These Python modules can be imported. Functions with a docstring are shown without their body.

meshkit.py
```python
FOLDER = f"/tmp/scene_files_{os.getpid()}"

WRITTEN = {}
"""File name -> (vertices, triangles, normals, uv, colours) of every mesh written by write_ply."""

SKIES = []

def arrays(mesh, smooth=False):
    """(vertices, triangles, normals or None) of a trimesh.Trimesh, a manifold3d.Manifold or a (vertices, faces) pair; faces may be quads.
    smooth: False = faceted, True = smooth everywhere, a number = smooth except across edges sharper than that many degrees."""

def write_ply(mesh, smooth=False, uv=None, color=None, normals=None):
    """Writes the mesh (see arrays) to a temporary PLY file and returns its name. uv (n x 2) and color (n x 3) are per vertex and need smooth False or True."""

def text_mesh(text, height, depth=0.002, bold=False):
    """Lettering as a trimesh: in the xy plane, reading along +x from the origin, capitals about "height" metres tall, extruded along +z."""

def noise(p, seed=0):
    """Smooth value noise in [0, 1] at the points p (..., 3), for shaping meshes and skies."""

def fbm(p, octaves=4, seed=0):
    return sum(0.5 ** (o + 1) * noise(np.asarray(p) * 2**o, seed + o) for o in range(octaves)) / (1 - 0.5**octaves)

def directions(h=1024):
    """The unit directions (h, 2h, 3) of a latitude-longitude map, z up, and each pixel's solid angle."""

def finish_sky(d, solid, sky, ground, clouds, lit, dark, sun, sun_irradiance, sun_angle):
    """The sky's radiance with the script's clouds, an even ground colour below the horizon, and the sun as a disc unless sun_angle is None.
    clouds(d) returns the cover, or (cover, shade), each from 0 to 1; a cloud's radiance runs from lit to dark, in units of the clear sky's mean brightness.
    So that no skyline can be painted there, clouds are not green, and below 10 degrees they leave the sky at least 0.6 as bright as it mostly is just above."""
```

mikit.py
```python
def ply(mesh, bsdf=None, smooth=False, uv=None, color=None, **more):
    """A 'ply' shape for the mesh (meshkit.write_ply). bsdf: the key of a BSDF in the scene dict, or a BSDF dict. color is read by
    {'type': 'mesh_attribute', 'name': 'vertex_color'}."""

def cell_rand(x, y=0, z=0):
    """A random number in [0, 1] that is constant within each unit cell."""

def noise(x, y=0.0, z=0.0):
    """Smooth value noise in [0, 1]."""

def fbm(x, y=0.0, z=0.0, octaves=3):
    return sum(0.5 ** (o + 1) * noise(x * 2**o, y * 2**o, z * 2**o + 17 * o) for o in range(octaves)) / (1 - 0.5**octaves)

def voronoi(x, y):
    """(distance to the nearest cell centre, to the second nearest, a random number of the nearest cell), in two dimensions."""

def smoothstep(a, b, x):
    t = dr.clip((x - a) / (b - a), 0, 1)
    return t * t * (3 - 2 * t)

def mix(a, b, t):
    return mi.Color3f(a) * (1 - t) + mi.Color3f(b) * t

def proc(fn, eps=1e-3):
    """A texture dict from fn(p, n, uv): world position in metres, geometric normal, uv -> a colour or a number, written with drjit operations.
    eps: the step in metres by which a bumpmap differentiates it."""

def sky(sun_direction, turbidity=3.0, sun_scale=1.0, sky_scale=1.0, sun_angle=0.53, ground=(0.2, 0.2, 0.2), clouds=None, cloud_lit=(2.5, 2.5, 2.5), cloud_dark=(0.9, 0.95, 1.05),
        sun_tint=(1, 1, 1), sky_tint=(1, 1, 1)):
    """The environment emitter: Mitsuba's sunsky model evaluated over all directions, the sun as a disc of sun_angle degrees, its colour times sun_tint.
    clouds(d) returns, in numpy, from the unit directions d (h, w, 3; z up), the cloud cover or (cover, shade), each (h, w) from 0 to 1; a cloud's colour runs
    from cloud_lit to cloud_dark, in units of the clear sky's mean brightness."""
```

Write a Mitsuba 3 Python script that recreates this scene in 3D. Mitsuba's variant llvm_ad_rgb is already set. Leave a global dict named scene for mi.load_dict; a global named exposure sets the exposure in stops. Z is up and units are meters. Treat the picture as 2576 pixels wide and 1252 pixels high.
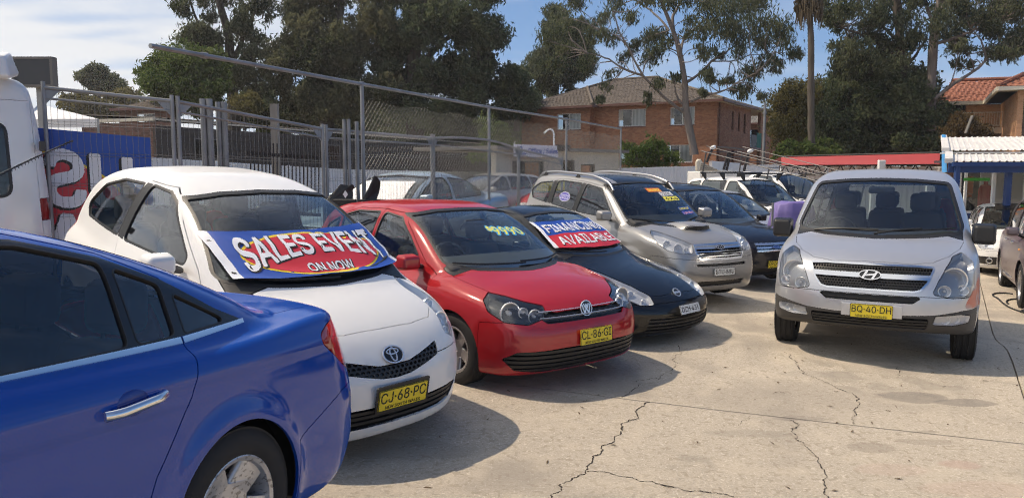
import math, random
import numpy as np, trimesh, manifold3d as m3, shapely
import mitsuba as mi, drjit as dr
import mikit, meshkit
from mikit import proc, fbm, noise, voronoi, cell_rand, smoothstep, mix
from scipy.interpolate import PchipInterpolator
from scipy.ndimage import gaussian_filter1d
from shapely.geometry import Polygon, LineString, MultiPolygon, Point, box as sbox
from shapely import affinity
T = mi.ScalarTransform4f
scene, labels = {}, {}
RNG = np.random.default_rng(7)

# ---------------------------------------------------------------- camera, sky, exposure
CAM_H, PITCH = 1.88, math.atan(204 / 1925)
scene['camera'] = {'type': 'perspective', 'fov': 2 * math.degrees(math.atan(1288 / 1925)), 'fov_axis': 'x', 'near_clip': 0.05, 'far_clip': 2000.0,
                   'to_world': T().look_at(origin=[0, 0, CAM_H], target=[0, math.cos(PITCH), CAM_H - math.sin(PITCH)], up=[0, 0, 1])}
exposure = 1.42


def clouds(d):
    x, y, z = d[..., 0], d[..., 1], np.maximum(d[..., 2], 0.02)
    px, py = x / (z + 0.12), y / (z + 0.12)
    q = np.stack([px * 0.9 + 3, py * 1.5 + 5, 0 * px], -1)
    n = meshkit.fbm(q, 6, seed=3)
    st = meshkit.fbm(np.stack([px * 1.3 + py * 0.4, py * 4.0 - px * 0.5, 0 * px + 4], -1), 6, seed=9)
    left = 1 / (1 + np.exp((x / np.maximum(np.hypot(x, y), 1e-6) + 0.12) * 9))
    c = np.clip((0.6 * n + 0.55 * st - 0.60 + 0.36 * left) * 3.0, 0, 1)
    return np.clip(c * (0.25 + 0.75 * left), 0, 0.92), np.clip(0.25 - 0.3 * n, 0, 1)


scene['sky'] = mikit.sky((-0.66, 0.17, 1.0), turbidity=2.6, ground=(0.22, 0.2, 0.17), clouds=clouds, cloud_lit=(3.5, 3.5, 3.5), cloud_dark=(1.8, 1.85, 1.95), sky_tint=(1.0, 1.12, 1.26))

# ---------------------------------------------------------------- bookkeeping
def numbered(name):
    key, i = name, 0
    while key in scene or key in labels or any(k.startswith(key + '__') for k in scene):
        i += 1
        key = f'{name}_{i:03d}'
    return key


PLACE, COUNT = {}, {}


def thing(name, label=None, cat=None, group=None, at=None, kind=None):
    i = COUNT.get(name, -1) + 1
    COUNT[name] = i
    key = name if i == 0 else f'{name}_{i:03d}'
    labels[key] = {}
    if kind: labels[key]['kind'] = kind
    if label: labels[key]['label'] = label
    if cat: labels[key]['category'] = cat
    if group: labels[key]['group'] = group
    PLACE[key] = at
    return key


def part(parent, name, mesh, mat, smooth=False, label=None, kind=None, **more):
    """One entry of the scene: parent__name, numbered. mesh: a trimesh, a Manifold, (v, f) or (v, f, normals)."""
    full = f'{parent}__{name}' if name else parent
    if name:
        i = COUNT.get(full, -1) + 1
        COUNT[full] = i
        if i: full = f'{full}_{i:03d}'
    if isinstance(mesh, tuple) and len(mesh) == 3:
        if len(mesh[1]) == 0: return full
        p = meshkit.write_ply((mesh[0], mesh[1]), False, None, None, mesh[2])
        d = {'type': 'ply', 'filename': p, 'face_normals': False, 'bsdf': {'type': 'ref', 'id': mat}}
    else:
        if isinstance(mesh, list): mesh = cat(mesh)
        d = mikit.ply(mesh, mat, smooth=smooth)
    at = PLACE.get(parent.split('__')[0])
    if at is not None: d['to_world'] = at
    d.update(more)
    scene[full] = d
    if label or kind: labels[full] = {}
    if label: labels[full]['label'] = label
    if kind: labels[full]['kind'] = kind
    return full


def single(name, label, c, mesh, mat, smooth=False, group=None, kind=None, at=None):
    k = thing(name, label, c, group, at, kind)
    return part(k, None, mesh, mat, smooth)


def tri(mesh):
    if isinstance(mesh, trimesh.Trimesh): return mesh
    if hasattr(mesh, 'to_mesh'):
        m = mesh.to_mesh()
        return trimesh.Trimesh(np.asarray(m.vert_properties)[:, :3], np.asarray(m.tri_verts), process=False)
    v, f = np.asarray(mesh[0], float), np.asarray(mesh[1], int)
    if f.shape[1] == 4: f = np.vstack([f[:, [0, 1, 2]], f[:, [0, 2, 3]]])
    return trimesh.Trimesh(v, f, process=False)


def cat(ms):
    ms = [tri(m) for m in ms]
    n = np.cumsum([0] + [len(m.vertices) for m in ms])
    return trimesh.Trimesh(np.vstack([m.vertices for m in ms]), np.vstack([np.asarray(m.faces) + n[i] for i, m in enumerate(ms)]), process=False)


# ---------------------------------------------------------------- shapes
def boxm(x0, x1, y0, y1, z0, z1, c=0.0):
    """A box, its edges bevelled by c."""
    if c <= 0:
        m = trimesh.creation.box((x1 - x0, y1 - y0, z1 - z0))
        m.apply_translation(((x0 + x1) / 2, (y0 + y1) / 2, (z0 + z1) / 2))
        return m
    pts = []
    for sx in (0, 1):
        for sy in (0, 1):
            for sz in (0, 1):
                p = np.array([(x0, x1)[sx], (y0, y1)[sy], (z0, z1)[sz]])
                s = np.array([1 - 2 * sx, 1 - 2 * sy, 1 - 2 * sz]) * c
                for k in range(3):
                    q = p + s
                    q[k] = p[k]
                    pts.append(q)
    return trimesh.convex.convex_hull(np.array(pts))


def rbox(x0, x1, y0, y1, z0, z1, r, n=12):
    s = m3.Manifold.sphere(r, n)
    return m3.Manifold.batch_hull([s.translate((a, b, c)) for a in (x0 + r, x1 - r) for b in (y0 + r, y1 - r) for c in (z0 + r, z1 - r)])


def tube(pts, r, n=6, cap=True, closed=False):
    p = np.asarray(pts, float)
    r = np.broadcast_to(r, (len(p),))
    if closed:
        t = np.roll(p, -1, 0) - np.roll(p, 1, 0)
    else:
        t = np.gradient(p, axis=0)
    t /= np.linalg.norm(t, axis=1, keepdims=True) + 1e-12
    a = np.cross(t[0], [0, 0, 1.0] if abs(t[0][2]) < 0.9 else [1.0, 0, 0])
    A = []
    for ti in t:
        a = a - ti * (a @ ti)
        a /= np.linalg.norm(a) + 1e-12
        A.append(a)
    A = np.array(A)
    B = np.cross(t, A)
    ang = np.arange(n) * 2 * np.pi / n
    v = p[:, None] + r[:, None, None] * (np.cos(ang)[None, :, None] * A[:, None] + np.sin(ang)[None, :, None] * B[:, None])
    m = len(p)
    i, j = np.meshgrid(np.arange(m if closed else m - 1), np.arange(n), indexing='ij')
    i2 = (i + 1) % m
    q = np.stack([i * n + j, i * n + (j + 1) % n, i2 * n + (j + 1) % n, i2 * n + j], -1).reshape(-1, 4)
    f = np.vstack([q[:, [0, 1, 2]], q[:, [0, 2, 3]]])
    v = v.reshape(-1, 3)
    if cap and not closed:
        c0, c1 = len(v), len(v) + 1
        v = np.vstack([v, p[:1], p[-1:]])
        k = np.arange(n)
        f = np.vstack([f, np.stack([np.full(n, c0), (k + 1) % n, k], 1), np.stack([np.full(n, c1), (m - 1) * n + k, (m - 1) * n + (k + 1) % n], 1)])
    return trimesh.Trimesh(v, f, process=False)


def bar(a, b, w, h=None, up=(0, 0, 1)):
    """A rectangular bar from a to b."""
    a, b = np.asarray(a, float), np.asarray(b, float)
    h = h or w
    t = (b - a) / np.linalg.norm(b - a)
    s = np.cross(t, up)
    if np.linalg.norm(s) < 1e-4: s = np.cross(t, [1, 0, 0])
    s /= np.linalg.norm(s)
    u = np.cross(s, t)
    v = np.array([e + sx * s * w / 2 + su * u * h / 2 for e in (a, b) for sx, su in ((-1, -1), (1, -1), (1, 1), (-1, 1))])
    f = [[0, 1, 2], [0, 2, 3], [4, 6, 5], [4, 7, 6]] + [x for i in range(4) for x in ([i, i + 4, (i + 1) % 4 + 4], [i, (i + 1) % 4 + 4, (i + 1) % 4])]
    f = np.array(f)[:, ::-1]
    m = trimesh.Trimesh(v, f, process=False)
    if m.volume < 0: m.invert()
    return m


def lathe(prof, n=48, axis='y'):
    """Revolve (radius, along) points about an axis through the origin."""
    p = np.asarray(prof, float)
    ang = np.arange(n) * 2 * np.pi / n
    c, s = np.cos(ang), np.sin(ang)
    r, h = p[:, 0][:, None], np.repeat(p[:, 1][:, None], n, 1)
    v = np.stack([r * c, h, r * s], -1) if axis == 'y' else np.stack([r * c, r * s, h], -1)
    m = len(p)
    i, j = np.meshgrid(np.arange(m - 1), np.arange(n), indexing='ij')
    q = np.stack([i * n + j, i * n + (j + 1) % n, (i + 1) * n + (j + 1) % n, (i + 1) * n + j], -1).reshape(-1, 4)
    return trimesh.Trimesh(v.reshape(-1, 3), np.vstack([q[:, [0, 1, 2]], q[:, [0, 2, 3]]]), process=False)


def polys(g):
    return [p for p in getattr(g, 'geoms', [g]) if p.geom_type == 'Polygon' and p.area > 1e-7]


def extrude(g, h):
    return cat([trimesh.creation.extrude_polygon(p, h, engine='earcut') for p in polys(g)])


def rnd(poly, r):
    p = Polygon(poly) if not hasattr(poly, 'geom_type') else poly
    return p.buffer(-r, quad_segs=4).buffer(2 * r, quad_segs=4).buffer(-r, quad_segs=4)


def smoothpoly(pts, n=6):
    """A closed Catmull-Rom curve through the points, as a polygon."""
    p = np.asarray(pts, float)
    a, b, c, d = np.roll(p, 1, 0), p, np.roll(p, -1, 0), np.roll(p, -2, 0)
    t = (np.arange(n) / n)[None, :, None]
    a, b, c, d = (q[:, None] for q in (a, b, c, d))
    o = 0.5 * (2 * b + (c - a) * t + (2 * a - 5 * b + 4 * c - d) * t ** 2 + (3 * b - a - 3 * c + d) * t ** 3)
    return Polygon(o.reshape(-1, 2)).buffer(0)


def curve(pts, n=10):
    p = np.asarray(pts, float)
    s = np.r_[0, np.cumsum(np.linalg.norm(np.diff(p, axis=0), axis=1))]
    return PchipInterpolator(s, p)(np.linspace(0, s[-1], n))


_glyphs = {}


def text_shape(txt, height, bold=False):
    """Lettering as a shapely shape, from the origin along +x, capitals about height tall."""
    k = (txt, bold)
    if k not in _glyphs:
        m = meshkit.text_mesh(txt, 1.0, 0.1, bold)
        f = m.faces[(m.face_normals[:, 2] < -0.9)]
        _glyphs[k] = shapely.union_all([Polygon(m.vertices[t][:, :2]).buffer(0.002) for t in f]).simplify(0.006)
    return affinity.scale(_glyphs[k], height, height, origin=(0, 0))


def fit_text(txt, x0, x1, y0, y1, bold=False):
    g = text_shape(txt, 1.0, bold)
    a, b, c, d = g.bounds
    return affinity.affine_transform(g, [(x1 - x0) / (c - a), 0, 0, (y1 - y0) / (d - b), x0 - a * (x1 - x0) / (c - a), y0 - b * (y1 - y0) / (d - b)])


# ---------------------------------------------------------------- materials
def mat(key, color, rough=0.5, metal=0.0, two=False, bump=None, bscale=None, **kw):
    c = color if isinstance(color, dict) else {'type': 'rgb', 'value': list(color)}
    b = {'type': 'principled', 'base_color': c, 'roughness': rough, 'metallic': metal, **kw}
    if bump is not None: b = {'type': 'bumpmap', 'arbitrary': bump, 'scale': bscale or 1.0, 'bsdf': b}
    scene[key] = {'type': 'twosided', 'bsdf': b} if two else b
    return key


def paint(key, color, metal=0.0, rough=0.16, coat=1.0):
    return mat(key, color, rough, metal, two=True, clearcoat=coat, clearcoat_gloss=0.97, specular=0.6)


def tint(key, c, ior=1.5):
    scene[key] = {'type': 'thindielectric', 'int_ior': ior, 'specular_transmittance': {'type': 'rgb', 'value': list(c)}}


paint('paint_white', (0.70, 0.70, 0.69))
paint('paint_red', (0.38, 0.014, 0.020), 0.10, 0.10)
paint('paint_black', (0.005, 0.005, 0.006), 0.0, 0.10, 0.0)
paint('paint_blue', (0.002, 0.052, 0.32), 0.0, 0.08, 0.6)
paint('paint_silver', (0.54, 0.555, 0.59), 0.6, 0.25)
paint('paint_lightsilver', (0.37, 0.365, 0.36), 0.5, 0.22)
paint('paint_darkblue', (0.012, 0.014, 0.022), 0.2, 0.12, 0.4)
paint('paint_greyblue', (0.33, 0.42, 0.50), 0.45, 0.25)
paint('paint_mauve', (0.13, 0.10, 0.115), 0.45, 0.25)
mat('black_plastic', (0.018, 0.018, 0.019), 0.45, two=True)
mat('grey_plastic', (0.05, 0.047, 0.045), 0.55, two=True)
mat('rubber', (0.016, 0.016, 0.017), 0.75, two=True)
mat('gloss_black', (0.008, 0.008, 0.009), 0.15, two=True, clearcoat=0.6)
mat('interior', (0.05, 0.051, 0.054), 0.8, two=True)
mat('interior_light', (0.22, 0.21, 0.19), 0.8, two=True)
mat('chrome', (0.83, 0.83, 0.84), 0.09, 1.0, two=True)
mat('alloy', (0.52, 0.52, 0.53), 0.33, 0.9, two=True)
mat('alloy_scuffed', proc(lambda p, n, uv: mix((0.56, 0.56, 0.57), (0.22, 0.21, 0.2), 0.8 * smoothstep(0.56, 0.70, fbm(p.x * 75, p.y * 75, p.z * 75, 3)))), 0.4, 0.75, two=True)
mat('steel_dark', (0.12, 0.12, 0.125), 0.5, 0.8, two=True)
mat('reflector', (0.85, 0.86, 0.88), 0.22, 0.75, two=True)
mat('badge_chrome', (0.85, 0.85, 0.86), 0.2, 0.7, two=True)
mat('lamp_body', (0.52, 0.53, 0.55), 0.35, 0.4, two=True)
mat('lamp_mid', (0.27, 0.28, 0.30), 0.3, 0.5, two=True)
mat('lamp_dark', (0.03, 0.032, 0.035), 0.3, 0.2, two=True)
mat('amber', (0.75, 0.25, 0.03), 0.2, two=True, clearcoat=1.0)
mat('lamp_red', (0.42, 0.012, 0.014), 0.18, two=True, clearcoat=1.0, clearcoat_gloss=0.97)
mat('paper', (0.75, 0.75, 0.72), 0.7, two=True)
mat('plate_yellow', (0.72, 0.56, 0.02), 0.4, two=True, clearcoat=0.4)
mat('plate_white', (0.68, 0.69, 0.68), 0.4, two=True, clearcoat=0.4)
mat('ink_black', (0.012, 0.012, 0.012), 0.5, two=True)
mat('ink_white', (0.80, 0.80, 0.80), 0.5, two=True)
mat('ink_red', (0.58, 0.03, 0.04), 0.45, two=True)
mat('ink_yellow', (0.75, 0.62, 0.03), 0.5, two=True)
mat('ink_blue', (0.02, 0.06, 0.32), 0.45, two=True)
mat('ink_sky', (0.05, 0.35, 0.7), 0.5, two=True)
tint('glass_clear', (0.80, 0.88, 0.87))
tint('glass_tint', (0.50, 0.55, 0.54))
tint('glass_dark', (0.20, 0.215, 0.225))
tint('glass_van', (0.60, 0.66, 0.66))
tint('lens', (0.95, 0.96, 0.97))


# ---------------------------------------------------------------- car bodies: a smooth implicit shape, cut into panels
class Sp:
    """A smoothed curve through (t, value) points; straight beyond its ends."""
    def __init__(s, pts, sig=0.03, n=700):
        p = np.asarray(pts, float)
        a, b = p[0, 0] - 0.5, p[-1, 0] + 0.5
        t = np.linspace(a, b, n)
        P = PchipInterpolator(p[:, 0], p[:, 1])
        v = np.where(t < p[0, 0], p[0, 1] + (t - p[0, 0]) * P(p[0, 0], 1), np.where(t > p[-1, 0], p[-1, 1] + (t - p[-1, 0]) * P(p[-1, 0], 1), P(np.clip(t, p[0, 0], p[-1, 0]))))
        if sig: v = gaussian_filter1d(v, sig / (t[1] - t[0]), mode='nearest')
        s.t, s.v, s.d = t, v, np.gradient(v, t)

    def __call__(s, x): return np.interp(x, s.t, s.v)

    def norm(s, x): return np.sqrt(1 + np.interp(x, s.t, s.d) ** 2)


def smax(a, b, k):
    h = np.maximum(k - np.abs(a - b), 0) / k
    return np.maximum(a, b) + h * h * k * 0.25


def smin(a, b, k): return -smax(-a, -b, k)


class Body:
    """Lower body and greenhouse from profiles. Local axes: x from the front bumper back, y to the car's right, z up."""
    def __init__(s, d, res=0.03):
        s.d = d
        s.L, s.W = d['L'], d['W']
        g = lambda k, sig=0.03: Sp(d[k], sig) if k in d else None
        s.xf, s.pf, s.xr, s.pr = g('xf', 0.02), g('pf', 0.03), g('xr', 0.02), g('pr', 0.03)
        s.w, s.ws, s.top, s.bot = g('w', 0.08), g('ws', 0.03), g('top', d.get('top_sig', 0.05)), g('bot', 0.05)
        s.roof, s.xw, s.pw, s.xrw, s.prw, s.gw, s.gx = g('roof', 0.08), g('xw', 0.04), g('pw', 0.03), g('xrw', 0.03), g('prw', 0.03), g('gw', 0.03), g('gx', 0.08)
        s.k = dict(corner=0.12, shoulder=0.10, bottom=0.08, belt=0.03, pillar=0.12, roofside=0.16, rooffront=0.08, rear=0.12)
        s.k.update(d.get('k', {}))
        s.wheels = d.get('wheels', [])
        s.build(res)

    def f(s, x, y, z):
        d, k, hw = s.d, s.k, s.W / 2
        ay = np.sqrt(y * y + 1e-5)
        tt = (ay / hw) ** 2
        A = (s.xf(z) + s.pf(ay) - x) / s.xf.norm(z)
        B = (x - s.xr(z) + s.pr(ay)) / s.xr.norm(z)
        side = s.w(x) - s.ws(z)
        if s.wheels:
            r = [np.sqrt((x - a) ** 2 + (z - b) ** 2) / c for a, b, c in s.wheels]
            fl = d.get('flare', 0.018)
            for q in r: side = side + fl * np.exp(-((q - 1.0) / 0.16) ** 2)
        if 'crease' in d:
            for pts, h, wd in d['crease']:
                zc = np.interp(x, [p[0] for p in pts], [p[1] for p in pts])
                u = (z - zc) / wd
                side = side + h * np.exp(-u * u) * np.where(u > 0, 1, 1) * np.interp(x, [pts[0][0], pts[0][0] + 0.25, pts[-1][0] - 0.25, pts[-1][0]], [0, 1, 1, 0])
        S = ay - side
        crown = d.get('crown', 0.06)
        T_ = (z - (s.top(x) - crown * tt + (d['hoodfn'](x, ay) if 'hoodfn' in d else 0))) / s.top.norm(x)
        Bo = s.bot(x) - z
        low = smax(smax(A, S, k['corner']), smax(B, S, k['corner']), 0.01)
        low = smax(smax(low, T_, k['shoulder']), Bo, k['bottom'])
        out = low
        if s.roof is not None:
            Wd = (s.xw(z) + s.pw(ay) - x) / s.xw.norm(z)
            Rw = (x - s.xrw(z) + s.prw(ay)) / s.xrw.norm(z)
            G = ay - (s.gw(z) - s.gx(x))
            R = z - (s.roof(x) - d.get('rcrown', 0.07) * tt)
            gh = smax(smax(Wd, G, k['pillar']), smax(Rw, G, k['rear']), 0.01)
            gh = smax(gh, R, k['roofside'])
            gh = smax(gh, d['xw'][0][0] - 0.06 - z, 0.02)
            out = smin(low, gh, k['belt'])
        if 'extra' in d: out = d['extra'](out, x, y, z)
        return out

    def grad(s, v, e=2e-3):
        x, y, z = v.T
        g = np.stack([s.f(x + e, y, z) - s.f(x - e, y, z), s.f(x, y + e, z) - s.f(x, y - e, z), s.f(x, y, z + e) - s.f(x, y, z - e)], 1) / (2 * e)
        return g, np.linalg.norm(g, axis=1, keepdims=True) + 1e-9

    def build(s, h):
        zt = max(s.roof.v.max() if s.roof is not None else 0, s.top.v.max())
        zt = min(zt, s.d.get('H', zt)) + 0.1
        ax = [np.arange(-0.13, s.L + 0.16, h), np.arange(-(s.W / 2 + 0.14) // h * h - h / 2, s.W / 2 + 0.16, h), np.arange(0.05, zt + 0.1, h)]
        F = s.f(ax[0][:, None, None], ax[1][None, :, None], ax[2][None, None, :])
        F = np.broadcast_to(F, [len(a) for a in ax])
        v, f = surface_nets(F, ax)
        for _ in range(5):
            g, n = s.grad(v)
            v = v - g / n * np.clip(s.f(*v.T)[:, None] / n, -0.4 * h, 0.4 * h)
        s.solid = m3.Manifold(m3.Mesh(v.astype(np.float32), f.astype(np.uint32)))
        if s.solid.is_empty(): print('BODY NOT MANIFOLD', s.solid.status())

    def sheet(s, man, tol=1.4e-2):
        """The faces of a solid that lie on the body's outer surface: (vertices, faces, normals)."""
        m = man.to_mesh()
        v, f = np.asarray(m.vert_properties)[:, :3].astype(float), np.asarray(m.tri_verts).astype(int)
        if len(f) == 0: return v, f, v
        g, n = s.grad(v)
        N = g / n
        on = np.abs(s.f(*v.T) / n[:, 0]) < tol
        fn = np.cross(v[f[:, 1]] - v[f[:, 0]], v[f[:, 2]] - v[f[:, 0]])
        ln = np.linalg.norm(fn, axis=1)
        keep = on[f].all(1) & ((fn * N[f].mean(1)).sum(1) > 0.55 * ln) & (ln > 1e-12)
        f = f[keep]
        u, inv = np.unique(f, return_inverse=True)
        return v[u], inv.reshape(-1, 3), N[u]

    def prism(s, poly, phi, s0, s1, mirror=True):
        """poly in (u, z): u = x sin(phi) + y cos(phi), cut along (cos phi, -sin phi) from s0 to s1. phi 'top': poly in (x, y), z from s0 to s1."""
        ms = []
        for p in polys(poly if hasattr(poly, 'geom_type') else Polygon(poly).buffer(0)):
            p = shapely.geometry.polygon.orient(p)
            cs = m3.CrossSection([np.asarray(r.coords)[:-1] for r in [p.exterior, *p.interiors]], m3.FillRule.EvenOdd)
            m = cs.extrude(s1 - s0)
            if phi == 'top': m = m.translate((0, 0, s0))
            else:
                a = math.radians(phi)
                c, q = math.cos(a), math.sin(a)
                m = m.transform(np.array([[q, 0, c, c * s0], [c, 0, -q, -q * s0], [0, 1, 0, 0.0]]))
            ms.append(m)
            if mirror: ms.append(m.mirror((0, 1, 0)))
        return m3.Manifold.batch_boolean(ms, m3.OpType.Add) if len(ms) > 1 else ms[0]

    def hit(s, phi, u, z, s0=-3.0):
        """The point where the cutting direction first meets the body, and its normal."""
        a = math.radians(phi)
        e, d = np.array([math.sin(a), math.cos(a), 0]), np.array([math.cos(a), -math.sin(a), 0])
        p = e * u + d * s0 + np.array([0, 0, z])
        return s.march(p, d)

    def march(s, p, d):
        p = np.array(p, float)
        for _ in range(400):
            v = float(s.f(p[0], p[1], p[2]))
            if v < 1e-4: break
            p = p + d * max(v * 0.5, 1e-3)
        g, n = s.grad(p[None])
        return p, (g / n)[0]


def surface_nets(F, ax):
    ins = F < 0
    nx, ny, nz = F.shape
    cs = np.zeros((nx - 1, ny - 1, nz - 1), np.int8)
    for a in (0, 1):
        for b in (0, 1):
            for c in (0, 1):
                cs += ins[a:nx - 1 + a, b:ny - 1 + b, c:nz - 1 + c]
    cell = (cs > 0) & (cs < 8)
    idx = np.full(cell.shape, -1)
    I = np.argwhere(cell)
    idx[cell] = np.arange(len(I))
    acc, cnt = np.zeros((len(I), 3)), np.zeros(len(I))
    cor = [(a, b, c) for a in (0, 1) for b in (0, 1) for c in (0, 1)]
    for p in cor:
        for k in range(3):
            if p[k]: continue
            q = list(p)
            q[k] = 1
            f0, f1 = F[tuple((I + p).T)], F[tuple((I + q).T)]
            cr = (f0 < 0) != (f1 < 0)
            t = np.where(cr, f0 / np.where(f0 == f1, 1, f0 - f1), 0)
            pos = np.array(p, float)[None] + np.zeros((len(I), 3))
            pos[:, k] += t
            acc += pos * cr[:, None]
            cnt += cr
    c = I + acc / cnt[:, None]
    v = np.stack([np.interp(c[:, k], np.arange(len(ax[k])), ax[k]) for k in range(3)], 1)
    fs = []
    for k in range(3):
        a, b = (k + 1) % 3, (k + 2) % 3
        sl = [slice(1, -1)] * 3
        sl[k] = slice(0, -1)
        s2 = list(sl)
        s2[k] = slice(1, None)
        A, B = ins[tuple(sl)], ins[tuple(s2)]
        off = np.array([1, 1, 1])
        off[k] = 0
        for cond, flip in ((A & ~B, False), (~A & B, True)):
            E = np.argwhere(cond) + off
            ea, eb = np.zeros(3, int), np.zeros(3, int)
            ea[a] = 1
            eb[b] = 1
            q = np.stack([idx[tuple((E - ea - eb).T)], idx[tuple((E - eb).T)], idx[tuple(E.T)], idx[tuple((E - ea).T)]], 1)
            if flip: q = q[:, ::-1]
            fs.append(q)
    q = np.vstack(fs)
    return v, np.vstack([q[:, [0, 1, 2]], q[:, [0, 2, 3]]])


def shift(sh, d):
    return sh[0] + sh[2] * d, sh[1], sh[2]


def boundary(f):
    e = np.vstack([f[:, [0, 1]], f[:, [1, 2]], f[:, [2, 0]]])
    k = np.sort(e, 1)
    _, inv, c = np.unique(k, axis=0, return_inverse=True, return_counts=True)
    return e[c[inv.ravel()] == 1]


def thick(sh, t, out=0.0, back=False):
    """A sheet given thickness t inwards: front (raised by out) and edge walls, and its back if asked for."""
    v, f, n = sh
    if len(f) == 0: return sh
    v = v + n * out
    e = boundary(f)
    a, b = v[e[:, 0]], v[e[:, 1]]
    a2, b2 = a - n[e[:, 0]] * t, b - n[e[:, 1]] * t
    m = len(e)
    w = np.vstack([a, b, b2, a2])
    wn = np.cross(a2 - a, b - a)
    wn /= np.linalg.norm(wn, axis=1, keepdims=True) + 1e-12
    i = np.arange(m) + len(v)
    wf = np.vstack([np.stack([i, i + 3 * m, i + 2 * m], 1), np.stack([i, i + 2 * m, i + m], 1)])
    V, Fc, N = [v, w], [f, wf], [n, np.tile(wn, (4, 1))]
    if back:
        V.append(v - n * t)
        Fc.append(f[:, ::-1] + len(v) + 4 * m)
        N.append(-n)
    return np.vstack(V), np.vstack(Fc), np.vstack(N)


def cat3(ms):
    ms = [m for m in ms if len(m[1])]
    n = np.cumsum([0] + [len(m[0]) for m in ms])
    return np.vstack([m[0] for m in ms]), np.vstack([m[1] + n[i] for i, m in enumerate(ms)]), np.vstack([m[2] for m in ms])
scene['lens_red'] = {'type': 'thindielectric', 'int_ior': 1.5, 'specular_transmittance': {'type': 'rgb', 'value': [0.8, 0.10, 0.09]}}
paint('paint_bluedeep', (0.006, 0.03, 0.2), 0.25, 0.2)
mat('paint_reddish', proc(lambda p, n, uv: mix((0.55, 0.18, 0.12), (0.50, 0.42, 0.40), smoothstep(0.45, 0.7, fbm(p.x * 9, p.y * 9, p.z * 9, 3)))), 0.4, 0.3, two=True, clearcoat=0.6)  # mottled mix of reddish and pinkish grey

def wheel_mats(): pass


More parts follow.
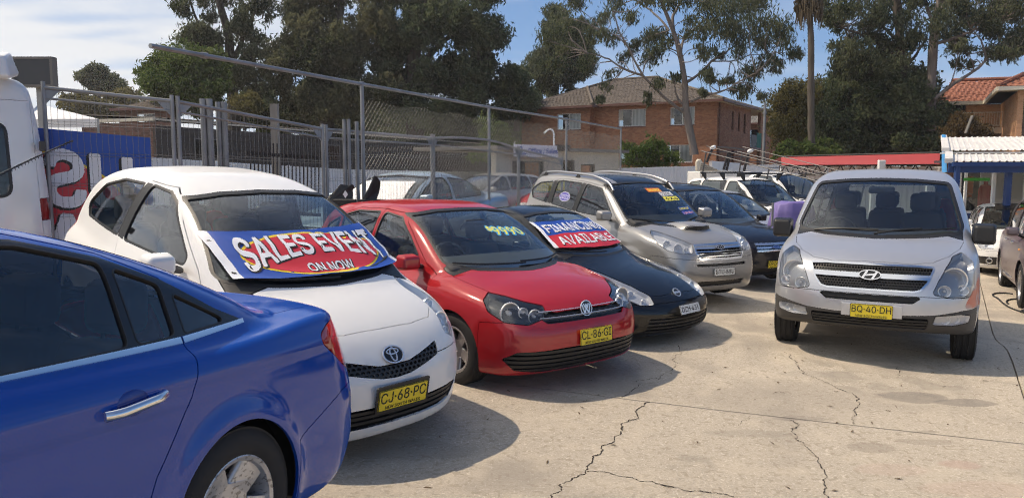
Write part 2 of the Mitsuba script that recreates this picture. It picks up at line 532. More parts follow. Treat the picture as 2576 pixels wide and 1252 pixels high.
def tyre_mesh(R, rim, w):
    h = w / 2
    prof = [(rim - 0.012, -h * 0.80), (rim + 0.01, -h * 0.93), (rim + 0.4 * (R - rim), -h * 1.0), (R - 0.03, -h * 0.93), (R - 0.008, -h * 0.78)]
    for g in (-0.45, -0.15, 0.15, 0.45):
        prof += [(R, (g - 0.08) * w * 0.8), (R - 0.008, (g - 0.05) * w * 0.8), (R - 0.008, (g + 0.02) * w * 0.8), (R, (g + 0.05) * w * 0.8)]
    prof += [(R - 0.008, h * 0.78), (R - 0.03, h * 0.93), (rim + 0.4 * (R - rim), h * 1.0), (rim + 0.01, h * 0.93), (rim - 0.012, h * 0.80)]
    m = lathe(prof, 56)
    m.invert()
    return m


def rim_mesh(rim, w, n=5, sw=0.33, style='spoke'):
    """A wheel rim facing +y: barrel, lip, spokes and hub."""
    h = w / 2
    barrel = lathe([(rim - 0.012, h * 0.80), (rim + 0.004, h * 0.86), (rim - 0.004, h * 0.90), (rim - 0.02, h * 0.84), (rim - 0.032, h * 0.45), (rim - 0.05, -h * 0.7)], 56)
    shape = Point(0, 0).buffer(rim * 0.30)
    for i in range(n):
        a = 2 * math.pi * i / n + 0.3
        c, s = math.cos(a), math.sin(a)
        w0, w1 = rim * sw * 0.55, rim * sw * (0.75 if style == 'spoke' else 0.35)
        r1 = rim - 0.015
        sp = Polygon([(c * 0.1 * rim - s * w0, s * 0.1 * rim + c * w0), (c * r1 - s * w1, s * r1 + c * w1), (c * r1 + s * w1, s * r1 - c * w1), (c * 0.1 * rim + s * w0, s * 0.1 * rim - c * w0)])
        shape = shape.union(sp)
    shape = shape.buffer(0.012).buffer(-0.024).buffer(0.012).intersection(Point(0, 0).buffer(rim - 0.012))
    m = extrude(shape.segmentize(0.03), 0.035)
    v = m.vertices.copy()
    r = np.hypot(v[:, 0], v[:, 1])
    z = v[:, 2] - 0.035 + h * 0.72 - 0.05 * (1 - r / rim) ** 1.0 + 0.02 * np.exp(-(r / 0.05) ** 2)
    m = trimesh.Trimesh(np.stack([v[:, 0], z, -v[:, 1]], 1), m.faces, process=False)
    cap = lathe([(0.0001, h * 0.72 + 0.0), (0.028, h * 0.72 - 0.002), (0.032, h * 0.6)], 24)
    cap.invert()
    return cat([barrel, m, cap])


def make_wheel(key, x, y, R, rim, w=0.2, n=5, sw=0.33, style='spoke', m='alloy', toe=0.0, show=True):
    side = 1 if y > 0 else -1
    A = trimesh.transformations.rotation_matrix(0 if side > 0 else math.pi, (0, 0, 1))
    B = trimesh.transformations.rotation_matrix(toe, (0, 0, 1))
    M = trimesh.transformations.translation_matrix((x, y, R)) @ B @ A
    t = tyre_mesh(R, rim, w)
    t.apply_transform(M)
    k = part(key, 'wheel', t, 'rubber', smooth=35)
    r = rim_mesh(rim, w, n, sw, style)
    r.apply_transform(M)
    part(k, 'rim', r, m, smooth=35)
    d = lathe([(0.0001, -0.02), (rim * 0.72, -0.02), (rim * 0.72, -0.05), (0.0001, -0.05)], 32)
    d.invert()
    d.apply_transform(M)
    part(k, 'brake_disc', d, 'steel_dark', smooth=35)


def plate_mesh(b, key, phi, u, z, txt, yellow=True, w=0.372, h=0.134, frame=None, tilt=None, sub='NEW SOUTH WALES', s0=-3.0, out=0.012):
    """A number plate fixed to the body where (u, z) falls, facing along the surface's level normal."""
    p, n = b.hit(phi, u, z, s0)
    if tilt is not None: n[2] = tilt
    n /= np.linalg.norm(n)
    ex = np.cross([0, 0, 1.0], n)
    ex /= np.linalg.norm(ex)
    ey = np.cross(n, ex)
    M = np.eye(4)
    M[:3, 0], M[:3, 1], M[:3, 2], M[:3, 3] = ex, ey, n, p + n * out

    def put(shape, t, z0, name, m, holder):
        g = extrude(shape, t)
        g.apply_translation((0, 0, z0))
        g.apply_transform(M)
        return part(holder, name, g, m)
    k = put(sbox(-w / 2, -h / 2, w / 2, h / 2).buffer(-0.012).buffer(0.012), 0.004, 0, 'number_plate', 'plate_yellow' if yellow else 'plate_white', key)
    rim = sbox(-w / 2, -h / 2, w / 2, h / 2).buffer(-0.012).buffer(0.012)
    letters = [rim.difference(rim.buffer(-0.004))]
    if sub:
        letters += [fit_text(txt, -w * 0.46, w * 0.46, -h * 0.14, h * 0.38), fit_text(sub, -w * 0.36, w * 0.36, -h * 0.42, -h * 0.27)]
    else:
        letters.append(fit_text(txt, -w * 0.42, w * 0.45, -h * 0.27, h * 0.27))
    put(shapely.union_all(letters), 0.0025, 0.004, 'lettering', 'ink_black', k)
    if frame: put(sbox(-w / 2 - frame, -h / 2 - frame, w / 2 + frame, h / 2 + frame * 1.6).buffer(-0.01).buffer(0.01), 0.010, -0.0105, 'plate_frame', 'black_plastic', k)
    return k, M


def emblem(b, key, phi, u, z, shapes, s0=-3.0, out=0.004, name='badge', scale=1.0, sink=0.02, tilt=None):
    """shapes: list of (shapely shape, z0, thickness, material), stacked on the surface."""
    p, n = b.hit(phi, u, z, s0)
    if tilt is not None:
        n[2] = tilt
        n /= np.linalg.norm(n)
    ex = np.cross([0, 0, 1.0], n)
    ex /= np.linalg.norm(ex)
    M = np.eye(4)
    M[:3, 0], M[:3, 1], M[:3, 2], M[:3, 3] = ex, np.cross(n, ex), n, p + n * out
    k = None
    for i, (g, z0, t, m) in enumerate(shapes):
        q = extrude(g, t)
        q.apply_translation((0, 0, z0))
        q.apply_transform(M)
        if k is None: k = part(key, name, q, m)
        else: part(k, 'emblem', q, m)
    return k


def ell(a, b_, x=0, y=0): return affinity.translate(affinity.scale(Point(0, 0).buffer(1, quad_segs=12), a, b_), x, y)


def ring(a, b_, t, x=0, y=0): return ell(a, b_, x, y).difference(ell(a - t, b_ - t, x, y))


def seat(x, y, w=0.5, zs=0.5, zt=1.0, rake=0.24, head=True, hw=0.26):
    s = m3.Manifold.sphere(0.05, 12)
    H = lambda pts: m3.Manifold.batch_hull([s.translate(p) for p in pts])
    a = w / 2 - 0.05
    cush = H([(x + dx, y + sy * a, zs - 0.05 - dz) for dx in (-0.22, 0.22) for sy in (-1, 1) for dz in (0, 0.12)])
    back = H([(x + 0.25 + (zz - zs) * rake + dx, y + sy * a * (1 if zz < 0.85 * zt else 0.8), zz) for zz in (zs, zt * 0.85, zt - 0.05) for sy in (-1, 1) for dx in (0, 0.08)])
    ms = [cush, back]
    if head:
        hz = zt + 0.13
        hx = x + 0.25 + (hz - zs) * rake
        ms.append(H([(hx + dx, y + sy * (hw / 2 - 0.05), hz + dz) for dx in (0, 0.05) for sy in (-1, 1) for dz in (-0.06, 0.05)]))
        ms += [tube([(hx + 0.02, y + sy * 0.06, zt - 0.06), (hx + 0.02, y + sy * 0.06, hz)], 0.008) for sy in (-1, 1)]
    return cat(ms)


def hull(pts, r, n=12):
    if np.isscalar(r): r = [r] * len(pts)
    return m3.Manifold.batch_hull([m3.Manifold.sphere(q, n).translate(tuple(p)) for p, q in zip(pts, r)])


def reflector(b, holder, phi, u, z, r, depth=0.05, dir_=None, s0=-3.0, m='reflector', bulb=True):
    """A lamp bowl with a bulb set back behind the lens."""
    p, n = b.hit(phi, u, z, s0)
    d = np.array(dir_ if dir_ is not None else [-1.0, 0.25 if u > 0 else -0.25, 0.05])
    d /= np.linalg.norm(d)
    c = p - n * depth
    th = np.linspace(0, 1, 7)
    bowl = lathe([(r * math.sin(t * 1.45) + 1e-4, -r * 0.75 * math.cos(t * 1.57)) for t in th] + [(r * 1.08, 0.0), (r * 1.08, -0.02)], 28)
    A = trimesh.geometry.align_vectors([0, 1, 0], d)
    A[:3, 3] = c
    bowl.apply_transform(A)
    ms = [(bowl, m)]
    k = part(holder, 'reflector', bowl, m, smooth=40)
    if bulb:
        q = lathe([(0.0001, r * 0.05), (r * 0.16, 0.0), (r * 0.2, -r * 0.3), (r * 0.2, -r * 0.6)], 16)
        q.apply_transform(A)
        part(holder, 'bulb', q, 'lamp_body', smooth=40)


def side_mirror(key, x, y, z, sx=0.10, sy=0.20, sz=0.15, m='black_plastic', foot=None, side=1):
    """x, y, z: the middle of the housing; it opens to the rear (+x)."""
    r = 0.035
    hx, hy, hz = sx / 2, sy / 2, sz / 2
    Y = y * side
    pts, rr = [], []
    for dy in (-1, 1):
        for dz in (-1, 1):
            pts.append((x + hx - r * 0.4, Y + dy * (hy - r), z + dz * (hz - r)))
            rr.append(r)
            pts.append((x - hx * 0.5, Y + dy * (hy - r) * 0.85, z + dz * (hz - r) * 0.8))
            rr.append(r)
    h = hull(pts, rr, 16)
    h = h - m3.Manifold.cube((0.2, 1, 1), True).translate((x + hx + 0.1 - 0.005, Y, z))
    k = part(key, 'wing_mirror', tri(h), m, smooth=40)
    g = tri(hull([(0, dy * (hy - 0.045), dz * (hz - 0.045)) for dy in (-1, 1) for dz in (-1, 1)], 0.02))
    g.vertices[:, 0] *= 0.1
    g.apply_translation((x + hx - 0.004, Y, z))
    part(k, 'mirror_glass', g, 'chrome')
    if foot is not None:
        a, b_ = np.array(foot, float), np.array([x, Y - side * hy * 0.6, z - hz * 0.5])
        a[1] *= side
        part(k, 'mirror_arm', tri(hull([a + [0.03, 0, 0.0], a - [0.03, 0, 0.0], b_ + [0.01, 0, 0], b_ - [0.02, 0, 0]], 0.022)), 'black_plastic', smooth=40)


class Car:
    """Cuts a Body into panels, one scene entry each."""
    def __init__(s, key, body, paint_, t=0.016):
        s.key, s.b, s.paint, s.t = key, body, paint_, t
        s.cur = body.solid
        s.lining = []

    def cut(s, poly, phi, s0, s1, mirror=False, gap=0.0):
        """Takes a piece out of the body: its sheet."""
        P = s.b.prism(poly, phi, s0, s1, mirror)
        piece = s.b.sheet(s.cur ^ P)
        if gap:
            P = s.b.prism((poly if hasattr(poly, 'geom_type') else Polygon(poly)).buffer(gap, join_style=2), phi, s0, s1, mirror)
        s.cur = s.cur - P
        return piece

    def arches(s, xs, R, z, y0=0.40, zmin=None):
        ms = []
        for x in xs:
            for sd in (-1, 1):
                c = m3.Manifold.cylinder(1.0, R, R, 64).rotate((-90 * sd, 0, 0)).translate((x, sd * y0, z))
                s.cur = s.cur - c
                l = lathe([(0.05, 0), (R + 0.03, 0.0), (R + 0.03, s.b.W / 2 - y0 - 0.10)], 48)
                if sd < 0:
                    l.apply_transform(np.diag([1, -1, 1, 1]))
                l.apply_translation((x, sd * y0, z))
                l = l.slice_plane((0, 0, zmin or z - 0.08), (0, 0, 1))
                ms.append(l)
        for l in ms: part(s.key, 'wheel_arch_liner', l, 'black_plastic')

    def panel(s, name, poly, phi, s0, s1, mirror=False, gap=0.005, m=None, out=0.0, holder=None, smooth=None, label=None, split=True):
        if smooth: poly = rnd(poly, smooth)
        sh = s.cut(poly, phi, s0, s1, mirror, gap)
        ks = []
        for q in (s.comps(sh) if split else [sh]):
            if len(q[1]) == 0: continue
            ks.append(part(holder or s.key, name, thick(q, s.t, out), m or s.paint, label=label))
        s.lining.append(sh)
        return ks[0] if ks else None

    @staticmethod
    def comps(sh):
        """The connected pieces of a sheet, crumbs dropped."""
        v, f, n = sh
        if len(f) == 0: return []
        lab = trimesh.graph.connected_component_labels(np.vstack([f[:, [0, 1]], f[:, [1, 2]]]), node_count=len(v))
        out = []
        for l in np.unique(lab[f[:, 0]]):
            g = f[lab[f[:, 0]] == l]
            u, inv = np.unique(g, return_inverse=True)
            q = (v[u], inv.reshape(-1, 3), n[u])
            if np.linalg.norm(np.cross(v[g[:, 1]] - v[g[:, 0]], v[g[:, 2]] - v[g[:, 0]]), axis=1).sum() / 2 > 2e-3: out.append(q)
        return out

    @staticmethod
    def halves(sh):
        v, f, n = sh
        c = v[f][:, :, 1].mean(1)
        out = []
        for sel in (c > 0, c <= 0):
            u, inv = np.unique(f[sel], return_inverse=True)
            out.append((v[u], inv.reshape(-1, 3), n[u]))
        return out

    def window(s, name, poly, phi, s0, s1, mirror=False, glass='glass_tint', seal=0.02, sealmat='black_plastic', holder=None, smooth=0.03, back=0.008):
        p = rnd(poly, smooth) if smooth else (poly if hasattr(poly, 'geom_type') else Polygon(poly))
        g = s.cut(p, phi, s0, s1, mirror)
        rg = None
        if seal:
            rp = p.buffer(seal, quad_segs=4).difference(p)
            rg = s.cut(rp, phi, s0, s1, mirror)
        hs = s.halves(g) if mirror else [g]
        rs = s.halves(rg) if (mirror and seal) else [rg]
        for q, r in zip(hs, rs):
            if len(q[1]) == 0: continue
            k = part(holder or s.key, name, shift(q, -back), glass)
            if seal and len(r[1]): part(k, 'window_seal', thick(r, 0.02, 0.002), sealmat)

    def trim(s, name, poly, phi, s0, s1, mirror=False, m='chrome', out=0.004, t=0.02):
        sh = s.cut(poly, phi, s0, s1, mirror)
        for q in (s.halves(sh) if mirror else [sh]):
            if len(q[1]): part(s.key, name, thick(q, t, out), m)

    def lamp(s, name, poly, phi, s0, s1, mirror=True, lens='lens', house='lamp_body', depth=0.07, bowls=(), extra=None, smooth=0.02, edge='black_plastic', inserts=()):
        p = rnd(poly, smooth) if smooth else poly
        sh = s.cut(p, phi, s0, s1, mirror, 0.006)
        for i, q in enumerate(s.halves(sh) if mirror else [sh]):
            if len(q[1]) == 0: continue
            sg = 1 if (q[0][:, 1].mean() > 0 or not mirror) else -1
            k = part(s.key, name, shift(q, -0.001), lens)
            v, f, n = q
            inner = v - n * depth
            c = inner.mean(0)
            inner = c + (inner - c) * 0.93
            e = boundary(f)
            a, b_ = e[:, 0], e[:, 1]
            m = len(v)
            V = np.vstack([v - n * 0.003, inner])
            Fw = np.vstack([np.stack([a, b_, b_ + m], 1), np.stack([a, b_ + m, a + m], 1)])
            Fa = np.vstack([f + m, Fw])
            part(k, 'lamp_housing', trimesh.Trimesh(V, Fa, process=False), house, smooth=30)
            for (u, z, r, dep, *rest) in bowls:
                ph = phi if phi != 'top' else 0
                p0, n0 = s.b.hit(ph, u, z)
                if sg < 0: p0, n0 = p0 * [1, -1, 1], n0 * [1, -1, 1]
                s.bowl(k, p0 - n0 * dep, r, sg, *rest)
            for (ip, off, im) in inserts:
                pr = s.b.prism(ip, phi, s0, s1, mirror)
                qq = s.b.sheet(s.b.solid ^ pr)
                if mirror: qq = [h for h in s.halves(qq) if len(h[1]) and (h[0][:, 1].mean() > 0) == (sg > 0)][0]
                if len(qq[1]): part(k, 'lamp_insert', thick(qq, 0.006, -off, True), im)

    def bowl(s, k, c, r, sg, m='reflector', d=None):
        d = np.array(d if d is not None else [-1.0, 0.12, 0.03]) * [1, sg, 1]
        d /= np.linalg.norm(d)
        th = np.linspace(0.05, 1, 8)
        bowl = lathe([(r * math.sin(t * 1.5), -r * 0.8 * math.cos(t * 1.57)) for t in th] + [(r * 1.1, 0.002), (r * 1.12, -0.012)], 28)
        A = trimesh.geometry.align_vectors([0, 1, 0], d)
        A[:3, 3] = c
        bowl.apply_transform(A)
        part(k, 'reflector', bowl, m, smooth=40)
        q = lathe([(0.0001, r * 0.02), (r * 0.2, -r * 0.03), (r * 0.26, -r * 0.3), (r * 0.26, -r * 0.75)], 14)
        q.apply_transform(A)
        part(k, 'bulb', q, 'lamp_body', smooth=40)

    def grille(s, name, poly, phi=0, s0=-0.3, s1=0.7, mirror=False, depth=0.05, back='black_plastic', bars=(), smooth=0.015, frame=None):
        """An opening with a dark back; bars: list of (shape, out, thickness, material, name), each a rib following the surface."""
        p = rnd(poly, smooth) if smooth else (poly if hasattr(poly, 'geom_type') else Polygon(poly))
        base = s.cur
        sh = s.cut(p, phi, s0, s1, mirror)
        v, f, n = sh
        if len(f) == 0: return None
        e = boundary(f)
        a, b_, m = e[:, 0], e[:, 1], len(v)
        dv = n * depth
        V = np.vstack([v - n * 0.002, v - dv])
        Fa = np.vstack([f + m, np.stack([a, b_, b_ + m], 1), np.stack([a, b_ + m, a + m], 1)])
        k = part(s.key, name, trimesh.Trimesh(V, Fa, process=False), back, smooth=30)
        for shape, out, t, m_, nm in bars:
            g = shape.intersection(p) if hasattr(shape, 'intersection') else Polygon(shape).intersection(p)
            if g.is_empty: continue
            q = s.b.sheet(s.b.solid ^ s.b.prism(g, phi, s0, s1, mirror))
            if len(q[1]): part(k, nm, thick(q, t, out), m_)
        return k

    def finish(s, floor=0.25, t=None):
        sh = s.b.sheet(s.cur)
        part(s.key, 'body', thick(sh, s.t), s.paint)
        s.lining.append(sh)
        v, f, n = cat3(s.lining)
        part(s.key, 'cabin_lining', (v - n * (s.t + 0.002), f[:, ::-1], -n), 'interior')


def wiper(b, key, pts, holder='wiper', lift=0.02, phi=0, arm=None):
    """A wiper blade lying on the glass: pts in (y, z) of the front view."""
    P = []
    for u, z in pts:
        p, n = b.hit(phi, u, z)
        P.append(p + n * lift)
    P = curve(P, 10)
    ms = [tube(P, 0.009, 6)]
    k = part(key, holder, cat(ms), 'black_plastic', smooth=40)
    if arm:
        A = []
        for (u, z, l) in arm:
            p, n = b.hit(phi, u, z)
            A.append(p + n * l)
        part(k, 'wiper_arm', tube(curve(A, 8), 0.012, 6), 'black_plastic', smooth=40)


def pose(X, Y, a, sc=1.0, tilt=0.0, z=0.0, roll=0.0):
    """Front bumper at X, Y on the ground; a in degrees turns the front from the camera's axis; tilt in degrees lifts the rear."""
    return T().translate([X, Y, z]).rotate([0, 0, 1], 90 - a).rotate([0, 1, 0], -tilt).rotate([1, 0, 0], roll).scale(sc)


def cabin(key, xs_front, ys, zs, zt, xs_rear=None, dash=None, W=1.4, light=False, wheel_y=0.36, rear_z=0.0, floor=(0.9, 3.6, 0.28)):
    mt = 'interior_light' if light else 'interior'
    for x in xs_front:
        for y in ys: part(key, 'seat', seat(x, y, zs=zs, zt=zt), mt, smooth=40)
    if xs_rear is not None:
        for x in xs_rear:
            part(key, 'rear_bench', cat([seat(x, y, 0.46, zs + rear_z, zt + rear_z - 0.03, head=True, hw=0.22) for y in (-0.45, 0, 0.45)]), mt, smooth=40)
    if dash:
        x0, x1, z0, z1 = dash
        part(key, 'dashboard', tri(hull([(x0, sy * W * 0.45, z0) for sy in (-1, 1)] + [(x1, sy * W * 0.47, z1) for sy in (-1, 1)] + [(x1 + 0.02, sy * W * 0.47, z1 - 0.35) for sy in (-1, 1)] + [(x0, sy * W * 0.45, z0 - 0.3) for sy in (-1, 1)], 0.05)), 'interior', smooth=40)
        c = np.array([x1 + 0.22, wheel_y, z1 - 0.03])
        th = np.linspace(0, 2 * np.pi, 25)[:-1]
        e1, e2 = np.array([0, 1, 0]), np.array([0.42, 0, 0.9])
        rim = [c + 0.185 * (math.cos(t) * e1 + math.sin(t) * e2) for t in th]
        hub = tri(hull([c - [0.03, 0.05, 0.02], c - [0.03, -0.05, 0.02], c - [0.06, 0, 0.0]], 0.03))
        sp = [tube([c - [0.02, 0, 0.01], c + 0.18 * (math.cos(t) * e1 + math.sin(t) * e2)], 0.014) for t in (0.1, math.pi - 0.1, -math.pi / 2)]
        part(key, 'steering_wheel', cat([tube(rim, 0.016, 8, closed=True), hub] + sp), 'black_plastic', smooth=40)
    x0, x1, z = floor
    part(key, 'floor_pan', boxm(x0, x1, -W * 0.5, W * 0.5, z - 0.06, z), 'interior')

# ---------------------------------------------------------------- the lot: it rises a little behind the row of cars
ROW = np.array([-0.62, 0.785])
S0, SLOPE = 4.4, 0.043


def gz(x, y):
    x, y = np.asarray(x, float), np.asarray(y, float)
    soft = lambda s, k: np.where(s / k > 20, s, np.log1p(np.exp(np.minimum(s / k, 20))) * k)
    s = soft(x * ROW[0] + y * ROW[1] - S0, 0.8)
    z = SLOPE * 40 * np.tanh(s / 40)
    f = np.clip((0.8 * x + 0.6 * y - 8.3) / 3.2, 0, 1)
    z = z - 0.37 * f * f * (3 - 2 * f)                                            # falls away to the right
    z = z + 0.20 * np.exp(-(((x + 3.2) ** 2 + (y - 7.1) ** 2) / 2.2))            # a hump under the white hatchback's rear
    n, t = x * -.942 + y * .335, x * .335 + y * .942
    return z + (0.544 - .083 * (t + 1.285)) * np.exp(-((n - 2.78) / 1.25) ** 4 - ((t - 1.0) / 2.55) ** 4)   # the higher strip the blue sedan stands on


def parked(X, Y, a, sc=1.0, L=4.3, tilt=None, x0=0.9, x1=3.4):
    """Stand a car on the lot: front bumper at X, Y, turned by a degrees."""
    d = np.array([math.sin(math.radians(a)), math.cos(math.radians(a))])
    p0, p1 = np.array([X, Y]) + d * x0 * sc, np.array([X, Y]) + d * x1 * sc
    z0, z1 = float(gz(*p0)), float(gz(*p1))
    t = math.degrees(math.atan2(z1 - z0, (x1 - x0) * sc)) if tilt is None else tilt
    return pose(X, Y, a, sc, t, z0 - math.sin(math.radians(t)) * x0 * sc)


GOLF = pose(.673, 6.30, -38.2, 1.0, .9, .012)
YARIS = pose(-.74, 4.71, -46, 1.035, 5.2, .025)
COUPE = pose(1.823, 7.90, -42.2, .964, 3.4, .005)
WAGON = parked(2.70, 9.75, -27.5, .94, tilt=3.8)
VAN = pose(3.335, 7.075, 28.0, .978, -.4, .005)
SEDAN = pose(-3.05, -.279, 19.55, .982, -4.75, .544)


def at(px, py, Y):
    """The point at depth Y that the photograph (2576 pixels wide) shows at px, py."""
    a, b = (px - 1288) / 1925, (626 - py) / 1925
    c, q = math.cos(PITCH), math.sin(PITCH)
    d = np.array([a, c + b * q, b * c - q])
    return np.array([0, 0, CAM_H]) + d * (Y / d[1])


def on_ground(px, py):
    a, b = (px - 1288) / 1925, (626 - py) / 1925
    c, q = math.cos(PITCH), math.sin(PITCH)
    d = np.array([a, c + b * q, b * c - q])
    lo, hi = 1.0, 60.0
    for _ in range(50):
        t = (lo + hi) / 2
        p = np.array([0, 0, CAM_H]) + d * t
        lo, hi = (t, hi) if p[2] > float(gz(p[0], p[1])) else (lo, t)
    return p

def golf():
    d = dict(L=4.2, W=1.786, H=1.48,
        xf=[(.12, .16), (.2, .07), (.3, .02), (.45, 0), (.55, .01), (.62, .04), (.68, .075), (.75, .14), (.85, .3)],
        pf=[(0, 0), (.2, .006), (.4, .03), (.6, .10), (.72, .20), (.82, .40), (.9, .75)],
        xr=[(.2, 4.08), (.4, 4.18), (.6, 4.2), (.75, 4.17), (1.0, 4.10)], pr=[(0, 0), (.4, .02), (.7, .1), (.85, .3)],
        w=[(0, .82), (.5, .872), (1.2, .89), (2.2, .893), (3.2, .893), (3.9, .865), (4.2, .82)],
        ws=[(.15, .07), (.28, .02), (.45, .0), (.62, .003), (.76, .016), (.88, .045), (1.0, .09)],
        top=[(-.1, .62), (.03, .68), (.10, .735), (.22, .795), (.45, .862), (.8, .925), (1.05, .965), (1.5, .96), (3.6, .98), (4.2, .96)], crown=.09,
        bot=[(0, .2), (.35, .17), (3.8, .18), (4.2, .3)],
        roof=[(1.5, 1.33), (1.8, 1.425), (2.1, 1.465), (2.5, 1.48), (3.1, 1.465), (3.7, 1.41), (4.0, 1.36)],
        xw=[(.85, .80), (.95, .98), (1.1, 1.25), (1.25, 1.52), (1.4, 1.82), (1.5, 2.05)], pw=[(0, 0), (.3, .025), (.5, .08), (.65, .16), (.8, .30)],
        xrw=[(.9, 4.13), (1.0, 4.10), (1.2, 3.98), (1.35, 3.86), (1.5, 3.7)], prw=[(0, 0), (.4, .03), (.6, .1), (.8, .25)],
        gw=[(.85, .82), (.95, .795), (1.1, .745), (1.25, .685), (1.38, .62), (1.5, .55)], gx=[(1.2, .04), (2.0, 0), (3.0, .0), (4.0, .07)],
        wheels=[(.83, .315, .36), (3.408, .315, .36)], flare=.014, crease=[([(.7, .74), (4.0, .82)], .008, .05)],
        k=dict(corner=.10, shoulder=.11, bottom=.06, belt=.035, pillar=.10, roofside=.14, rear=.12))
    b = Body(d, .026)
    key = thing('parked_car', 'red hatchback with a yellow number plate and a yellow price painted on its windscreen', 'car', None, GOLF)
    c = Car(key, b, 'paint_red')
    c.arches([.83, 3.408], .345, .315)
    c.window('windscreen', [(-.67, .985), (-.45, .955), (0, .945), (.45, .955), (.67, .985), (.575, 1.375), (.3, 1.405), (0, 1.412), (-.3, 1.405), (-.575, 1.375)], 0, -.5, 2.1, glass='glass_clear', seal=.018)
    c.window('rear_window', [(-.6, 1.03), (.6, 1.03), (.5, 1.36), (-.5, 1.36)], 180, -4.6, -3.4, glass='glass_tint', seal=.02)
    # side glass: front door, rear door, small rear quarter
    c.window('front_side_window', [(1.50, .99), (1.78, 1.19), (2.06, 1.345), (2.42, 1.375), (2.44, .985)], 90, -1.2, -.2, True, 'glass_tint', .014)
    c.window('rear_side_window', [(2.52, .985), (2.52, 1.375), (3.0, 1.36), (3.26, 1.30), (3.20, 1.0)], 90, -1.2, -.2, True, 'glass_tint', .014)
    c.window('quarter_window', [(3.31, 1.01), (3.34, 1.28), (3.62, 1.17), (3.60, 1.04)], 90, -1.2, -.2, True, 'glass_tint', .014)
    c.panel('door', [(1.24, .40), (1.22, .9), (1.40, .975), (1.78, 1.235), (2.06, 1.39), (2.46, 1.41), (2.46, .32), (1.30, .32)], 90, -1.2, -.2, True)
    c.panel('rear_door', [(2.47, .32), (2.47, 1.41), (3.0, 1.395), (3.31, 1.32), (3.28, .85), (3.08, .62), (2.98, .32)], 90, -1.2, -.2, True)
    c.lamp('headlight', [(.46, .655), (.42, .735), (.58, .768), (.72, .805), (.84, .825), (.90, .78), (.885, .70), (.78, .632), (.6, .615)], 22, -1.2, .9, house='lamp_dark', depth=.05,
           bowls=[(.72, .715, .085, .04), (.515, .685, .055, .035), (.61, .715, .04, .03)], smooth=.02)
    c.panel('bonnet', [(.11, 0), (.12, .3), (.17, .44), (.30, .58), (.5, .66), (.9, .71), (1.04, .72), (1.04, -.72), (.9, -.71), (.5, -.66), (.30, -.58), (.17, -.44), (.12, -.3)], 'top', .66, 1.15, smooth=.03)
    c.panel('cowl', [(1.045, .7), (1.045, -.7), (1.2, -.7), (1.2, .7)], 'top', .7, .99, m='black_plastic')
    bars = [(sbox(-.7, z - .0024, .7, z + .0024), .001, .03, 'badge_chrome', 'grille_bar') for z in (.655, .70)]
    bars += [(sbox(-.7, z - .004, .7, z + .004), -.012, .02, 'gloss_black', 'grille_rib') for z in (.635, .675, .715)]
    c.grille('upper_grille', [(-.48, .65), (-.45, .738), (0, .748), (.45, .738), (.48, .65), (.43, .612), (-.43, .612)], bars=bars, back='gloss_black', depth=.03)
    bars = [(sbox(-.8, z - .012, .8, z + .012), -.006, .03, 'black_plastic', 'grille_rib') for z in (.23, .268, .306, .344, .382)]
    c.grille('lower_grille', [(-.76, .33), (-.68, .395), (-.3, .41), (.3, .41), (.68, .395), (.76, .33), (.68, .235), (.5, .21), (-.5, .21), (-.68, .235)], bars=bars)
    c.panel('front_bumper', Polygon([(-.02, .1), (-.3, .1), (-.3, .8), (.12, .64), (.48, .605), (.50, .1)]), 90, -1.2, 1.2)
    c.lamp('tail_light', [(3.86, .80), (3.90, .97), (4.15, .98), (4.2, .82)], 90, -1.2, -.45, house='lamp_red', lens='lamp_red', depth=.02)
    c.finish()
    plate_mesh(b, key, 0, -.03, .475, 'CL·86·GI', out=.014)
    R = .066
    vw = ring(R, R, .006).union(LineString([(-.027, .034), (-.012, .002), (0, .032), (.012, .002), (.027, .034)]).buffer(.0055).intersection(ell(R - .003, R - .003)))
    vw = vw.union(LineString([(-.045, .028), (-.022, -.042), (0, .0), (.022, -.042), (.045, .028)]).buffer(.0055).intersection(ell(R - .003, R - .003)))
    emblem(b, key, 0, 0, .69, [(ell(R - .003, R - .003), 0, .006, 'gloss_black'), (vw, .005, .006, 'badge_chrome')], out=.012, tilt=.15)
    for sd in (1,): side_mirror(key, 1.42, .93, 1.0, .13, .20, .14, 'paint_red', (1.48, .78, .95), sd)
    for x in (.83, 3.408):
        for sd in (1, -1): make_wheel(key, x, sd * .775, .315, .205, .2, 5, toe=0.12 if x < 2 else 0)
    cabin(key, [1.75], (.38, -.38), .48, 1.05, [2.75], (1.15, 1.38, .93, .98), 1.4)
    part(key, 'rear_view_mirror', tri(hull([(1.72, -.1, 1.30), (1.72, .1, 1.30)], .03)), 'black_plastic', smooth=40)
    wiper(b, key, [(.62, .985), (.3, .965), (-.05, .96)])
    wiper(b, key, [(-.02, .972), (-.3, .97), (-.6, .99)])
    return key, b

